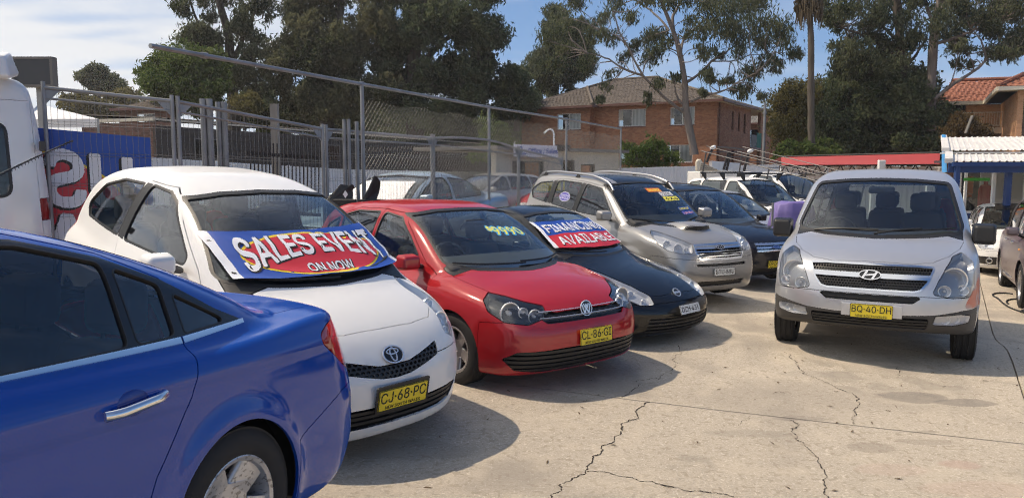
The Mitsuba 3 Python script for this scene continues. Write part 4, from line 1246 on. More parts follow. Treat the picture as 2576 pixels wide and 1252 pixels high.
    wiper(b, key, [(-.10, 1.25), (-.4, 1.262), (-.72, 1.29)], arm=[(.02, 1.225, .01), (-.2, 1.245, .035), (-.42, 1.27, .03)])
    return key, b

def sedan():
    d = dict(L=4.72, W=1.79, H=1.477,
        xf=[(.15, .14), (.3, .02), (.45, 0), (.6, .03), (.75, .1), (.85, .25)],
        pf=[(0, 0), (.4, .05), (.6, .12), (.75, .25), (.88, .6)],
        xr=[(.2, 4.57), (.3, 4.67), (.45, 4.725), (.60, 4.72), (.70, 4.69), (.80, 4.65), (.9, 4.60), (1.0, 4.54), (1.08, 4.48), (1.15, 4.42)], pr=[(0, 0), (.3, .01), (.5, .03), (.65, .06), (.78, .13), (.86, .27), (.92, .5)],
        w=[(0, .80), (.5, .87), (1.2, .89), (2.2, .893), (3.0, .893), (3.6, .897), (4.2, .885), (4.72, .85)],
        ws=[(.15, .07), (.28, .02), (.45, .004), (.62, .002), (.76, .010), (.88, .022), (.96, .040), (1.05, .075), (1.15, .13)],
        top=[(-.1, .66), (.1, .75), (.4, .85), (.9, .95), (1.3, .99), (3.3, 1.02), (3.9, 1.05), (4.1, 1.07), (4.3, 1.085), (4.66, 1.10)], crown=.06,
        bot=[(0, .2), (.35, .17), (4.2, .19), (4.72, .26)],
        roof=[(1.6, 1.33), (1.9, 1.42), (2.2, 1.465), (2.6, 1.477), (3.0, 1.45), (3.4, 1.375), (3.8, 1.255), (4.1, 1.14)],
        xw=[(.9, 1.0), (1.0, 1.18), (1.2, 1.55), (1.4, 1.98), (1.5, 2.2)], pw=[(0, 0), (.3, .025), (.5, .08), (.65, .16), (.8, .30)],
        xrw=[(1.0, 4.30), (1.1, 4.13), (1.2, 3.92), (1.3, 3.66), (1.4, 3.36), (1.48, 3.05)], prw=[(0, 0), (.4, .04), (.6, .12), (.8, .28)],
        gw=[(.95, .82), (1.05, .78), (1.15, .735), (1.28, .675), (1.38, .62), (1.5, .54)], gx=[(1.2, .04), (2.0, 0), (3.0, .0), (3.6, .03), (4.2, .10)],
        wheels=[(.93, .33, .37), (3.615, .33, .375)], flare=.022, crease=[([(1.0, .84), (4.5, .93)], .010, .035), ([(1.0, .42), (3.4, .46)], .008, .05)],
        k=dict(corner=.07, shoulder=.035, bottom=.06, belt=.05, pillar=.10, roofside=.15, rear=.14))
    b = Body(d, .022)
    key = thing('parked_car', 'bright blue sedan close to the camera, seen from its rear flank', 'car', None, SEDAN)
    c = Car(key, b, 'paint_blue')
    c.arches([.93, 3.615], .365, .33)
    c.window('windscreen', [(-.67, 1.0), (0, .97), (.67, 1.0), (.56, 1.37), (0, 1.40), (-.56, 1.37)], 0, -.5, 2.3, glass='glass_tint', seal=.018)
    c.window('rear_window', [(-.55, 1.12), (.55, 1.12), (.48, 1.37), (-.48, 1.37)], 180, -4.7, -3.0, glass='glass_dark', seal=.02)
    c.window('front_side_window', [(1.62, 1.0), (1.9, 1.19), (2.2, 1.34), (2.45, 1.37), (2.46, 1.01)], 90, -1.2, -.2, True, 'glass_dark', .014)
    belt = [(2.54, 1.01), (3.16, 1.035)]
    c.window('rear_side_window', [(2.56, 1.012), (2.55, 1.375), (2.9, 1.365), (3.17, 1.305), (3.17, 1.033)], 90, -1.2, -.2, True, 'glass_dark', .005, smooth=.02)
    c.window('rear_quarter_glass', [(3.215, 1.034), (3.21, 1.29), (3.36, 1.235), (3.395, 1.22), (3.395, 1.042)], 90, -1.2, -.2, True, 'glass_dark', .005, smooth=.02)
    c.window('rear_quarter_window', [(3.45, 1.045), (3.45, 1.185), (3.64, 1.095), (3.70, 1.063)], 90, -1.2, -.2, True, 'glass_dark', .005, smooth=.01)
    c.trim('pillar_trim', [(2.47, 1.005), (2.47, 1.392), (2.9, 1.386), (3.19, 1.325), (3.42, 1.24), (3.66, 1.112), (3.80, 1.058), (3.4, 1.032)], 90, -1.2, -.2, True, 'gloss_black', .0, .016)
    c.trim('window_trim', [(1.4, .974), (3.415, 1.009), (3.415, 1.032), (1.4, .998)], 90, -1.2, -.2, True, 'chrome', .006)
    c.trim('window_trim', [(3.425, 1.009), (3.81, 1.041), (3.81, 1.058), (3.425, 1.032)], 90, -1.2, -.2, True, 'chrome', .006)
    c.panel('door', [(1.36, .45), (1.34, .9), (1.5, 1.0), (1.88, 1.22), (2.2, 1.385), (2.5, 1.41), (2.5, .3), (1.4, .3)], 90, -1.2, -.2, True)
    c.panel('rear_door', [(2.51, .3), (2.51, 1.42), (2.9, 1.40), (3.2, 1.335), (3.42, 1.24), (3.42, .98), (3.36, .84), (3.19, .60), (3.13, .45), (3.12, .3)], 90, -1.2, -.2, True)
    c.panel('boot_lid', [(4.10, .64), (4.10, -.64), (4.53, -.66), (4.53, .66)], 'top', 1.0, 1.3, smooth=.03)
    c.lamp('tail_light', [(4.17, .935), (4.28, .985), (4.44, 1.02), (4.70, 1.02), (4.76, .86), (4.74, .72), (4.60, .70), (4.40, .79)], 90, -1.2, -.45, house='lamp_red', lens='lens_red', depth=.03, smooth=.03,
           inserts=[([(4.60, .69), (4.55, .745), (4.62, .80), (4.78, .80), (4.78, .69)], .012, 'reflector')])
    c.panel('rear_bumper', Polygon([(4.85, .1), (4.85, .69), (4.6, .685), (4.36, .665), (3.99, .52), (3.99, .1)]), 90, -1.2, 1.2)
    c.lamp('headlight', [(.42, .66), (.50, .78), (.9, .86), (.8, .72)], 35, -1.2, .9, bowls=[(.62, .74, .06, .04)])
    c.panel('bonnet', [(.2, 0), (.25, .5), (.5, .64), (1.1, .72), (1.1, -.72), (.5, -.64), (.25, -.5)], 'top', .7, 1.15, smooth=.03)
    c.grille('upper_grille', [(-.4, .55), (-.44, .70), (.44, .70), (.4, .55)])
    # fuel flap, handles
    c.finish()
    for sd in (1, -1):
        for x, nm in ((3.10, 'door_handle'), (2.08, 'door_handle')):
            y = sd * (float(b.march([x, sd * 1.3, .865], np.array([0, -sd, 0.0]))[0][1]) * sd)
            yf = lambda xx, zz: b.march([xx, sd * 1.3, zz], np.array([0, -sd, 0.0]))[0][1]
            pts = [(x - .12, yf(x - .12, .850) + sd * .012, .850), (x - .06, yf(x - .06, .855) + sd * .035, .856), (x + .06, yf(x + .06, .865) + sd * .035, .868), (x + .12, yf(x + .12, .87) + sd * .012, .874)]
            h = tube(curve(pts, 14), .017, 10)
            dk = part(key, nm, h, 'chrome', smooth=50)
            cup = trimesh.creation.icosphere(3)
            cup.apply_scale((.075, .014, .048))
            cup.apply_translation((x, yf(x, .862) - sd * .006, .862))
            part(dk, 'handle_cup', cup, 'paint_bluedeep', smooth=True)
    for x in (.93, 3.615):
        for sd in (1, -1): make_wheel(key, x, sd * .785, .33, .222, .21, 5, .42, m='alloy_scuffed' if x > 2 else 'alloy')
    cabin(key, [2.0], (.37, -.37), .48, 1.03, [3.0], (1.3, 1.5, .95, 1.0), 1.4)
    an = np.array([(3.02, .0, 1.452), (3.10, 0, 1.50), (3.62, 0, 1.78)])
    ak = part(key, 'aerial', tube(curve(an, 20), np.linspace(.0055, .0022, 20), 6), 'black_plastic', smooth=50)
    hx = curve(an[1:], 260)
    dirn = (an[2] - an[1]) / np.linalg.norm(an[2] - an[1])
    e1 = np.array([0, 1, 0.])
    e2 = np.cross(dirn, e1)
    ph = np.arange(260) * .9
    hx = hx + .0052 * (np.cos(ph)[:, None] * e1 + np.sin(ph)[:, None] * e2)
    part(ak, 'aerial_coil', tube(hx, .0015, 4), 'black_plastic')
    part(ak, 'aerial_base', tri(hull([(2.96, 0, 1.445), (3.06, 0, 1.45), (3.04, 0, 1.475)], [.025, .025, .018])), 'black_plastic', smooth=40)
    return key, b

def simple_body(L, W, H, fo, wb, R, zb=.2, hf=.7, hc=.98, belt=1.0, xc=1.05, kind='wagon', res=.045, nose=.0, rake=1.0, tail=None):
    """A plainer car from its main measures; kind: sedan, wagon or hatch."""
    hw = W / 2
    xr0 = xc + (H - hc) * 2.0 * rake
    tw = 4.0
    d = dict(L=L, W=W, H=H,
        xf=[(zb - .05, .16), (zb + .08, .05), (zb + .25, 0), (hf - .12, .02), (hf, .08), (hf + .15, .3)],
        pf=[(0, 0), (.4 * hw, .02), (.65 * hw, .09), (.82 * hw, .2), (.95 * hw, .45), (hw, .75)],
        xr=[(zb, L - .12), (zb + .2, L - .02), (.6, L), (.8, L - .02), (1.0, L - .07)], pr=[(0, 0), (.5 * hw, .03), (.8 * hw, .12), (hw, .35)],
        w=[(0, hw * .9), (.5, hw * .975), (1.2, hw), (L - .9, hw), (L, hw * .92)],
        ws=[(zb - .05, .07), (zb + .1, .02), (zb + .3, 0), (belt - .35, .003), (belt - .15, .02), (belt, .05), (belt + .12, .1)],
        bot=[(0, zb + .02), (.35, zb), (L - .5, zb), (L, zb + .1)], crown=.08,
        xw=[(hc - .08, xc - .12), (hc, xc + .02), (H - .1, xr0 - .15), (H, xr0 + .1)], pw=[(0, 0), (.3, .025), (.5, .08), (.65, .16), (.8, .30)],
        gw=[(belt - .05, hw - .08), (belt, hw - .095), (belt + (H - belt) * .5, hw - .16), (H - .08, hw - .27), (H + .03, hw - .34)],
        prw=[(0, 0), (.4, .03), (.6, .1), (.8, .25)],
        wheels=[(fo, R, R + .045), (fo + wb, R, R + .045)], flare=.018, k=dict(corner=.10, shoulder=.09, bottom=.06, belt=.04, pillar=.09, roofside=.13, rear=.11))
    if kind == 'sedan':
        d['top'] = [(-.1, hf - .03), (.05, hf), (.3, hf + .1), (xc, hc), (L - 1.3, belt + .03), (L - .8, belt + .08), (L, belt + .05)]
        d['roof'] = [(xr0 - .2, H - .08), (xr0 + .2, H - .01), (xr0 + .6, H), (L - 1.6, H - .06), (L - 1.1, H - .25), (L - .6, belt + .1)]
        d['xrw'] = [(belt, L - .60), (belt + .1, L - .78), (H - .12, L - 1.35), (H, L - 1.65)]
        d['gx'] = [(xc, .04), (xc + .9, 0), (L - 1.6, .02), (L - .7, .12)]
        we = L - 1.05
    else:
        sl = .25 if kind == 'wagon' else .45
        d['top'] = [(-.1, hf - .03), (.05, hf), (.3, hf + .1), (xc, hc), (L, belt + .06)]
        d['roof'] = [(xr0 - .2, H - .08), (xr0 + .2, H - .015), (xr0 + .7, H), (L - .9, H - .03), (L - sl, H - .1)]
        d['xrw'] = [(belt, L - .07), (belt + .2, L - .1 - sl * .2), (H - .12, L - .1 - sl * .8), (H, L - .15 - sl)]
        d['gx'] = [(xc, .04), (xc + .9, 0), (L - .9, .0), (L - .2, .05)]
        we = L - .35 - sl * .5
    if tail: d.update(tail)
    return Body(d, res), dict(L=L, W=W, H=H, fo=fo, wb=wb, R=R, zb=zb, hf=hf, hc=hc, belt=belt, xc=xc, xr0=xr0, we=we, hw=hw, kind=kind)


def simple_car(name, label, cat_, P, bd, pnt, glass='glass_tint', side='glass_dark', grille=True, rim=5, mirror=None, seats=True, doors=4, group=None, lowtrim=None, sticker=None):
    b, q = bd
    hw, H, belt, xc, xr0, we, L, zb, hf, hc = (q[k] for k in ('hw', 'H', 'belt', 'xc', 'xr0', 'we', 'L', 'zb', 'hf', 'hc'))
    key = thing(name, label, cat_, group, P)
    c = Car(key, b, pnt)
    xs = [q['fo'], q['fo'] + q['wb']]
    c.arches(xs, q['R'] + .035, q['R'])
    yb, yt = hw - .20, hw - .33
    c.window('windscreen', [(-yb, hc + .03), (0, hc), (yb, hc + .03), (yt, H - .095), (0, H - .065), (-yt, H - .095)], 0, -.5, xr0 + .3, glass=glass, seal=.018)
    if q['kind'] == 'sedan': c.window('rear_window', [(-yb, belt + .12), (yb, belt + .12), (yt, H - .1), (-yt, H - .1)], 180, -L - .3, -(xr0 + .9), glass=side, seal=.02)
    else: c.window('rear_window', [(-yb, belt + .08), (yb, belt + .08), (yt, H - .14), (-yt, H - .14)], 180, -L - .3, -(L - .8), glass=side, seal=.02)
    wb0, wt = belt + .03, H - .115
    xm = q['fo'] + q['wb'] * .58
    c.window('front_side_window', [(xc + .42, wb0), (xc + .75, wb0 + (wt - wb0) * .55), (xr0 + .12, wt), (xm - .05, wt + .01), (xm, wb0)], 90, -1.3, -.2, True, side, .014)
    xe = we if q['kind'] == 'sedan' else min(q['fo'] + q['wb'] - .05, we - .5)
    if q['kind'] == 'sedan': c.window('rear_side_window', [(xm + .1, wb0), (xm + .07, wt + .01), (xe - .5, wt - .05), (xe - .12, wb0 + .1), (xe - .1, wb0 + .02)], 90, -1.3, -.2, True, side, .014)
    else:
        c.window('rear_side_window', [(xm + .1, wb0), (xm + .07, wt + .01), (xe - .06, wt), (xe - .02, wb0 + .02)], 90, -1.3, -.2, True, side, .014)
        if we - xe > .4: c.window('quarter_window', [(xe + .08, wb0 + .02), (xe + .05, wt - .01), (we - .12, wt - .07), (we + .02, wb0 + .1), (we - .1, wb0 + .03)], 90, -1.3, -.2, True, side, .014)
    if lowtrim: c.panel('sill_trim', [(-1, zb - .2), (-1, zb + .22), (L + 1, zb + .22), (L + 1, zb - .2)], 90, -1.4, 1.4, m=lowtrim, gap=.001)
    c.panel('door', [(xc + .22, zb + .16), (xc + .2, belt - .1), (xc + .36, belt), (xc + .72, wb0 + (wt - wb0) * .62), (xr0 + .1, wt + .035), (xm + .04, wt + .035), (xm + .04, zb + .1), (xc + .3, zb + .1)], 90, -1.3, -.2, True)
    xd = q['fo'] + q['wb'] - q['R'] - .02
    c.panel('rear_door', [(xm + .05, zb + .1), (xm + .05, wt + .035), (xe - .02 if q['kind'] != 'sedan' else xe - .55, wt + .02), (xe + .02, wb0), (xd + .2, belt - .25), (xd, zb + .25), (xd - .04, zb + .1)], 90, -1.3, -.2, True)
    u = lambda x, y: x * math.sin(math.radians(25)) + y * math.cos(math.radians(25))
    c.lamp('headlight', [(u(.14, hw - .36), hf - .12), (u(.16, hw - .34), hf + .0), (u(.38, hw - .12), hf + .09), (u(.55, hw - .07), hf + .08), (u(.5, hw - .06), hf - .02), (u(.3, hw - .12), hf - .13)], 25, -1.3, .9, depth=.05,
           bowls=[(u(.22, hw - .24), hf - .045, .05, .04), (u(.36, hw - .14), hf - .0, .04, .035)], smooth=.015)
    c.panel('bonnet', [(.14, 0), (.16, hw * .5), (.32, hw * .68), (xc - .05, hw * .82), (xc - .05, -hw * .82), (.32, -hw * .68), (.16, -hw * .5)], 'top', hf - .1, hc + .3, smooth=.03)
    c.panel('cowl', [(xc - .045, hw * .75), (xc - .045, -hw * .75), (xc + .25, -hw * .75), (xc + .25, hw * .75)], 'top', hc - .3, hc + .03, m='black_plastic')
    if grille:
        z0, z1 = hf - .15, hf - .01
        bars = [(sbox(-1, z - .008, 1, z + .008), .0, .02, 'chrome', 'grille_bar') for z in np.linspace(z0 + .025, z1 - .025, 3)]
        c.grille('upper_grille', [(-.40, z1), (.40, z1), (.34, z0), (-.34, z0)], bars=bars, back='gloss_black', depth=.04)
    c.grille('lower_grille', [(-.45, zb + .16), (.45, zb + .16), (.4, zb + .07), (-.4, zb + .07)], depth=.03)
    c.panel('front_bumper', Polygon([(-.02, .05), (-.3, .05), (-.3, hf - .17), (q['fo'] - q['R'] - .05, hf - .16), (q['fo'] - q['R'] - .04, .05)]), 90, -1.3, 1.3)
    zt = belt - .05
    c.lamp('tail_light', [(L - .28, zt - .12), (L - .25, zt + .08), (L - .12, zt + .1), (L + .02, zt), (L + .02, zt - .13)], 90, -1.3, -.4, house='lamp_red', lens='lens_red', depth=.02)
    c.finish()
    mm = mirror or pnt
    for sd in (1, -1): side_mirror(key, xc + .42, hw + .05, belt + .07, .12, .19, .14, mm, (xc + .48, hw - .09, belt - .01), sd)
    for x in xs:
        for sd in (1, -1): make_wheel(key, x, sd * (hw - .11), q['R'], q['R'] * .66, .2, rim)
    if seats: cabin(key, [xc + .85], (.37, -.37), zb + .3, belt + .06, [xc + 1.75], (xc + .1, xc + .33, hc - .06, hc), 1.4, floor=(xc - .1, L - .8, zb + .08))
    return key, b

def others():
    # dark four-wheel drive next to the silver wagon
    bd = simple_body(4.86, 1.9, 1.70, .92, 2.84, .355, .26, .88, 1.10, 1.06, 1.1, 'wagon', .04)
    k, b = simple_car('parked_car', 'dark blue four-wheel drive beside the silver wagon, its yellow plate half hidden', 'car', pose(4.504, 13.056, -24.5, .937, 3.9, -.225), bd, 'paint_darkblue', glass='glass_clear', side='glass_dark', grille=False)
    G = [sbox(-.42, z - .016, .42, z + .016) for z in (.745, .80, .855)]
    for g in G:
        sh = b.sheet(b.solid ^ b.prism(g, 0, -.3, .7, False))
        part(k, 'grille_bar', thick(sh, .02, .012), 'chrome')
    emblem(b, k, 0, 0, .80, [(ell(.085, .035), 0, .006, 'ink_blue'), (ring(.085, .035, .006).union(fit_text('Ford', -.05, .05, -.016, .018)), .005, .006, 'chrome')], out=.024)
    plate_mesh(b, k, 0, 0, .50, 'CR·06·LN', out=.02)
    # pale car behind it
    bd = simple_body(4.5, 1.78, 1.50, .9, 2.65, .31, .2, .74, .99, .99, 1.05, 'sedan', .05)
    simple_car('parked_car', 'pale silver sedan half hidden behind the dark blue four-wheel drive', 'car', pose(5.965, 16.185, -27.7, .975, 1.2, -.16), bd, 'paint_silver', glass='glass_clear')
    bd = simple_body(4.7, 1.85, 1.82, .9, 2.75, .34, .26, .9, 1.15, 1.12, 1.0, 'wagon', .05, rake=.8)
    k, b = simple_car('parked_car', 'white boxy wagon with two black roof bars across its roof', 'car', pose(7.293, 18.458, -25.5, .946, .9, -.131), bd, 'paint_white', glass='glass_tint', side='glass_tint')
    for x in (1.95, 2.75, 3.55):
        r = part(k, 'roof_bar', boxm(x - .03, x + .03, -.80, .80, 1.915, 1.955, .012), 'black_plastic')
        for sd in (1, -1): part(r, 'bar_foot', tri(hull([(x, sd * .60, 1.76), (x, sd * .62, 1.92), (x, sd * .74, 1.92)], .03)), 'black_plastic', smooth=40)
    # cars behind the wire fence
    bd = simple_body(4.75, 1.8, 1.46, .95, 2.75, .31, .2, .70, .97, .98, 1.1, 'sedan', .045)
    k, b = simple_car('parked_car', 'blue-grey sedan behind the wire fence with a white sheet behind its windscreen', 'car', pose(-3.32, 12.7, 28, 1.15, .6, .10), bd, 'paint_greyblue', glass='glass_clear', side='glass_tint')
    sh = b.sheet(b.solid ^ b.prism(rnd([(-.62, 1.01), (0, .985), (.62, 1.01), (.5, 1.30), (-.5, 1.30)], .03), 0, -.5, 2.2, False))
    part(k, 'sun_shade', thick(sh, .004, .012, True), 'ink_white')
    bd = simple_body(4.4, 1.75, 1.46, .9, 2.6, .3, .2, .70, .96, .97, 1.05, 'sedan', .05)
    k, b = simple_car('parked_car', 'red sedan with a yellow sheet on its windscreen, far behind the wire fence', 'car', parked(.55, 22.5, 24), bd, 'paint_red', glass='glass_tint')
    sh = b.sheet(b.solid ^ b.prism(rnd([(-.60, 1.0), (0, .975), (.60, 1.0), (.46, 1.32), (-.46, 1.32)], .03), 0, -.5, 2.2, False))
    part(k, 'windscreen_sheet', thick(sh, .004, .012, True), 'ink_yellow')
    bd = simple_body(4.5, 1.75, 1.5, .9, 2.6, .3, .2, .72, .98, .98, 1.05, 'wagon', .05)
    simple_car('parked_car', 'grey wagon beyond the blue-grey sedan, its pale roof showing over it', 'car', parked(-2.2, 21.5, 40), bd, 'paint_lightsilver')
    # right edge
    bd = simple_body(4.45, 1.76, 1.46, .9, 2.64, .32, .19, .72, .97, .98, 1.05, 'hatch', .04)
    k, b = simple_car('parked_car', 'white hatchback behind the purple-grey four-wheel drive at the right edge', 'car', pose(10.047, 14.85, 27.2, 1.0, -.9, -.33), bd, 'paint_white', glass='glass_clear', side='glass_tint', grille=False)
    for sd in (1, -1):
        rr = part(k, 'fog_lamp_surround', tube([b.hit(0, sd * .60 + .05 * math.cos(t), .36 + .045 * math.sin(t))[0] + [-.012, 0, 0] for t in np.linspace(0, 2 * np.pi, 20)[:-1]], .012, 6, closed=True), 'chrome', smooth=50)
        sh = b.sheet(b.solid ^ b.prism(sbox(min(sd * .48, sd * .78), .29, max(sd * .48, sd * .78), .44), 0, -.3, .8, False))
        part(k, 'fog_recess', thick(sh, .01, .003), 'gloss_black')
    sh = b.sheet(b.solid ^ b.prism(sbox(1.9, -.38, 2.6, .38), 'top', 1.3, 1.7, False))
    part(k, 'sunroof', thick(sh, .01, .003), 'gloss_black')
    bd = simple_body(4.75, 1.86, 1.68, .93, 2.75, .345, .24, .84, 1.07, 1.05, 1.1, 'wagon', .035)
    k, b = simple_car('parked_car', 'purple-grey four-wheel drive cut off by the right edge, seen along its flank', 'car', pose(8.30, 10.50, 27.5, 1.04, -1.6, -.27), bd, 'paint_mauve', glass='glass_tint', side='glass_tint', rim=6)
    for sd in (1, -1):
        pts = [b.march([x, sd * 1.4, z], np.array([0, -sd, 0.]))[0] for x, z in ((1.36, .36), (2.2, .355), (3.2, .36))]
        part(k, 'sill_strip', tube(np.array(pts) + [0, sd * .008, 0], .018, 6), 'chrome', smooth=50)
        p = b.march([1.0 + .22, sd * 1.4, .86], np.array([0, -sd, 0.]))[0]
        part(k, 'side_indicator', tri(hull([p - [.03, 0, 0], p + [.03, 0, 0]], .014)), 'amber', smooth=40)
        for x in (2.1, 3.0):
            p0 = [b.march([x + dx, sd * 1.4, .93], np.array([0, -sd, 0.]))[0] + np.array([0, sd * o, 0]) for dx, o in ((-.1, .005), (-.05, .03), (.05, .03), (.1, .005))]
            part(k, 'door_handle', tube(curve(p0, 10), .014, 8), 'chrome', smooth=50)


def high_van():
    """The rear corner of a tall white van at the left edge."""
    d = dict(L=5.0, W=1.98, H=2.62, xf=[(.2, .1), (.6, 0), (1.0, .1)], pf=[(0, 0), (.6, .1), (.99, .5)],
        xr=[(.3, 4.93), (.5, 5.0), (1.2, 4.98), (2.2, 4.93), (2.6, 4.86)], pr=[(0, 0), (.5, .01), (.8, .04), (.99, .14)],
        w=[(0, .9), (.8, .99), (5, .985)], ws=[(.2, .05), (.5, 0), (1.1, .0), (1.6, .03), (2.1, .08), (2.4, .13), (2.7, .2)],
        top=[(0, 1.0), (.4, 1.1), (1.1, 1.5), (1.7, 2.3), (2.2, 2.58), (3, 2.62), (4.7, 2.58), (5, 2.52)], crown=.05, bot=[(0, .3), (5, .32)],
        wheels=[(.9, .34, .39), (4.0, .34, .39)], k=dict(corner=.10, shoulder=.16, bottom=.06))
    b = Body(d, .045)
    key = thing('delivery_van', 'tall white van cut off by the left edge, seen from its rear corner', 'van', None, pose(-8.97, 12.02, 143, 1.0, 0, float(gz(-7, 9.5))))
    c = Car(key, b, 'paint_white')
    c.arches([.9, 4.0], .38, .34)
    c.window('rear_window', [(.06, 1.25), (.06, 2.05), (.58, 2.03), (.60, 1.27)], 180, -5.4, -4.4, True, 'glass_dark', .03, smooth=.08)
    for u0, u1 in ((-.9, -.012), (.012, .9)):
        c.panel('rear_door', [(u0, .5), (u1, .5), (u1, 2.3), (u0 * .93, 2.3)], 180, -5.4, -4.3)
    c.lamp('tail_light', [(-.995, .98), (-.80, .98), (-.80, 1.22), (-.995, 1.22)], 180, -5.4, -4.5, mirror=True, house='lamp_red', lens='lens_red', depth=.02, smooth=.01)
    c.window('side_window', [(3.2, 1.25), (3.2, 1.95), (4.55, 1.95), (4.6, 1.27)], 90, -1.4, -.4, True, 'glass_dark', .02, smooth=.06)
    c.finish()
    part(key, 'rear_spoiler', tri(hull([(4.72, -.72, 2.62), (4.72, .72, 2.62), (5.06, -.62, 2.56), (5.06, .62, 2.56), (4.8, .66, 2.78), (4.8, -.66, 2.78), (5.02, .6, 2.72), (5.02, -.6, 2.72)], .05)), 'paint_white', smooth=40)
    for sd in (1, -1):
        hg = part(key, 'door_hinge', boxm(4.90, 5.0, sd * .93 - .03, sd * .93 + .03, 1.75, 1.86, .01), 'grey_plastic')
        for x in (.9, 4.0): make_wheel(key, x, sd * .87, .34, .21, .2, 5)

# ---------------------------------------------------------------- ground: slabs of exposed-aggregate concrete, recessed joints, cracks
def ground_fn(p, n, uv):
    sp = noise(p.x * 95, p.y * 95)
    s2 = noise(p.x * 40 + 9, p.y * 40)
    w1 = fbm(p.x * 1.1, p.y * 1.1, 0, 3)
    w2 = fbm(p.x * 5 + 20, p.y * 5, 0, 2)
    c = mix((0.355, 0.312, 0.25), (0.415, 0.368, 0.30), smoothstep(0.3, 0.72, sp))
    c = mix(c, (0.20, 0.165, 0.12), 0.38 * smoothstep(0.66, 0.86, s2) + 0.25 * smoothstep(.72, .9, sp))
    c = mix(c, (0.56, 0.51, 0.43), 0.6 * smoothstep(0.80, 0.95, noise(p.x * 70 + 50, p.y * 70)))
    c = mix(c, (0.24, 0.21, 0.175), 0.5 * smoothstep(0.60, 0.80, fbm(p.x * .35 + 7, p.y * .5 + 3, 0, 4)))
    tr = dr.abs(p.x * .78 - p.y * .2 - 1.2 + .25 * fbm(p.x * .5, p.y * .5, 0, 2))
    c = mix(c, (0.17, 0.15, 0.13), 0.22 * smoothstep(.16, .05, dr.abs(tr - .7)) * smoothstep(.35, .7, fbm(p.x * 2 + 5, p.y * 2, 0, 3)))
    c = mix(c, (0.23, 0.205, 0.175), 0.55 * smoothstep(0.48, 0.72, w1))
    c = mix(c, (0.13, 0.12, 0.105), 0.5 * smoothstep(.80, .90, noise(p.x * 1.7 + 31, p.y * 1.7 + 7)) * smoothstep(.4, .7, w2))
    c = mix(c, (0.48, 0.42, 0.33), 0.30 * smoothstep(0.5, 0.8, w2))
    for x, y, rx, ry, st, col in STAINS:
        q = dr.square((p.x - x) / rx) + dr.square((p.y - y) / ry) + 1.3 * (fbm(p.x * 6 + x, p.y * 6, 0, 3) - 0.5)
        c = mix(c, col, st * (1 - smoothstep(0.65, 1.15, q)))
    return c


STAINS = []
for px, py, rx, ry, st, col in [(2292, 997, .30, .17, .55, (.15, .135, .12)), (2430, 1012, .26, .10, .55, (.15, .135, .12)), (2010, 1052, .22, .06, .4, (.18, .16, .14)),
                                (2190, 1125, .20, .10, .4, (.2, .17, .14)), (2330, 1110, .22, .07, .35, (.2, .17, .14)), (2420, 1168, .14, .08, .45, (.36, .25, .21)), (2250, 1180, .28, .1, .25, (.40, .29, .24)),
                                (2500, 1230, .4, .14, .25, (.40, .29, .24)), (2070, 940, .4, .12, .25, (.22, .2, .18)), (1010, 1130, .5, .2, .35, (.2, .18, .15)), (1900, 1090, .35, .08, .3, (.2, .18, .15)), (2330, 1085, .1, .03, .4, (.2, .17, .14))]:
    g = on_ground(px, py)
    STAINS.append((float(g[0]), float(g[1]), rx, ry, st, col))
mat('concrete', proc(ground_fn), .85, bump=proc(lambda p, n, uv: 0.0018 * noise(p.x * 80, p.y * 80) + 0.0016 * noise(p.x * 35, p.y * 35), 2e-3), bscale=1.0, specular=.3)
mat('soil', proc(lambda p, n, uv: mix((.12, .10, .075), (.2, .17, .12), fbm(p.x * 3, p.y * 3, 0, 3))), .95)
mat('crack_dark', (.045, .038, .03), .95)
mat('asphalt', (.06, .06, .06), .9)


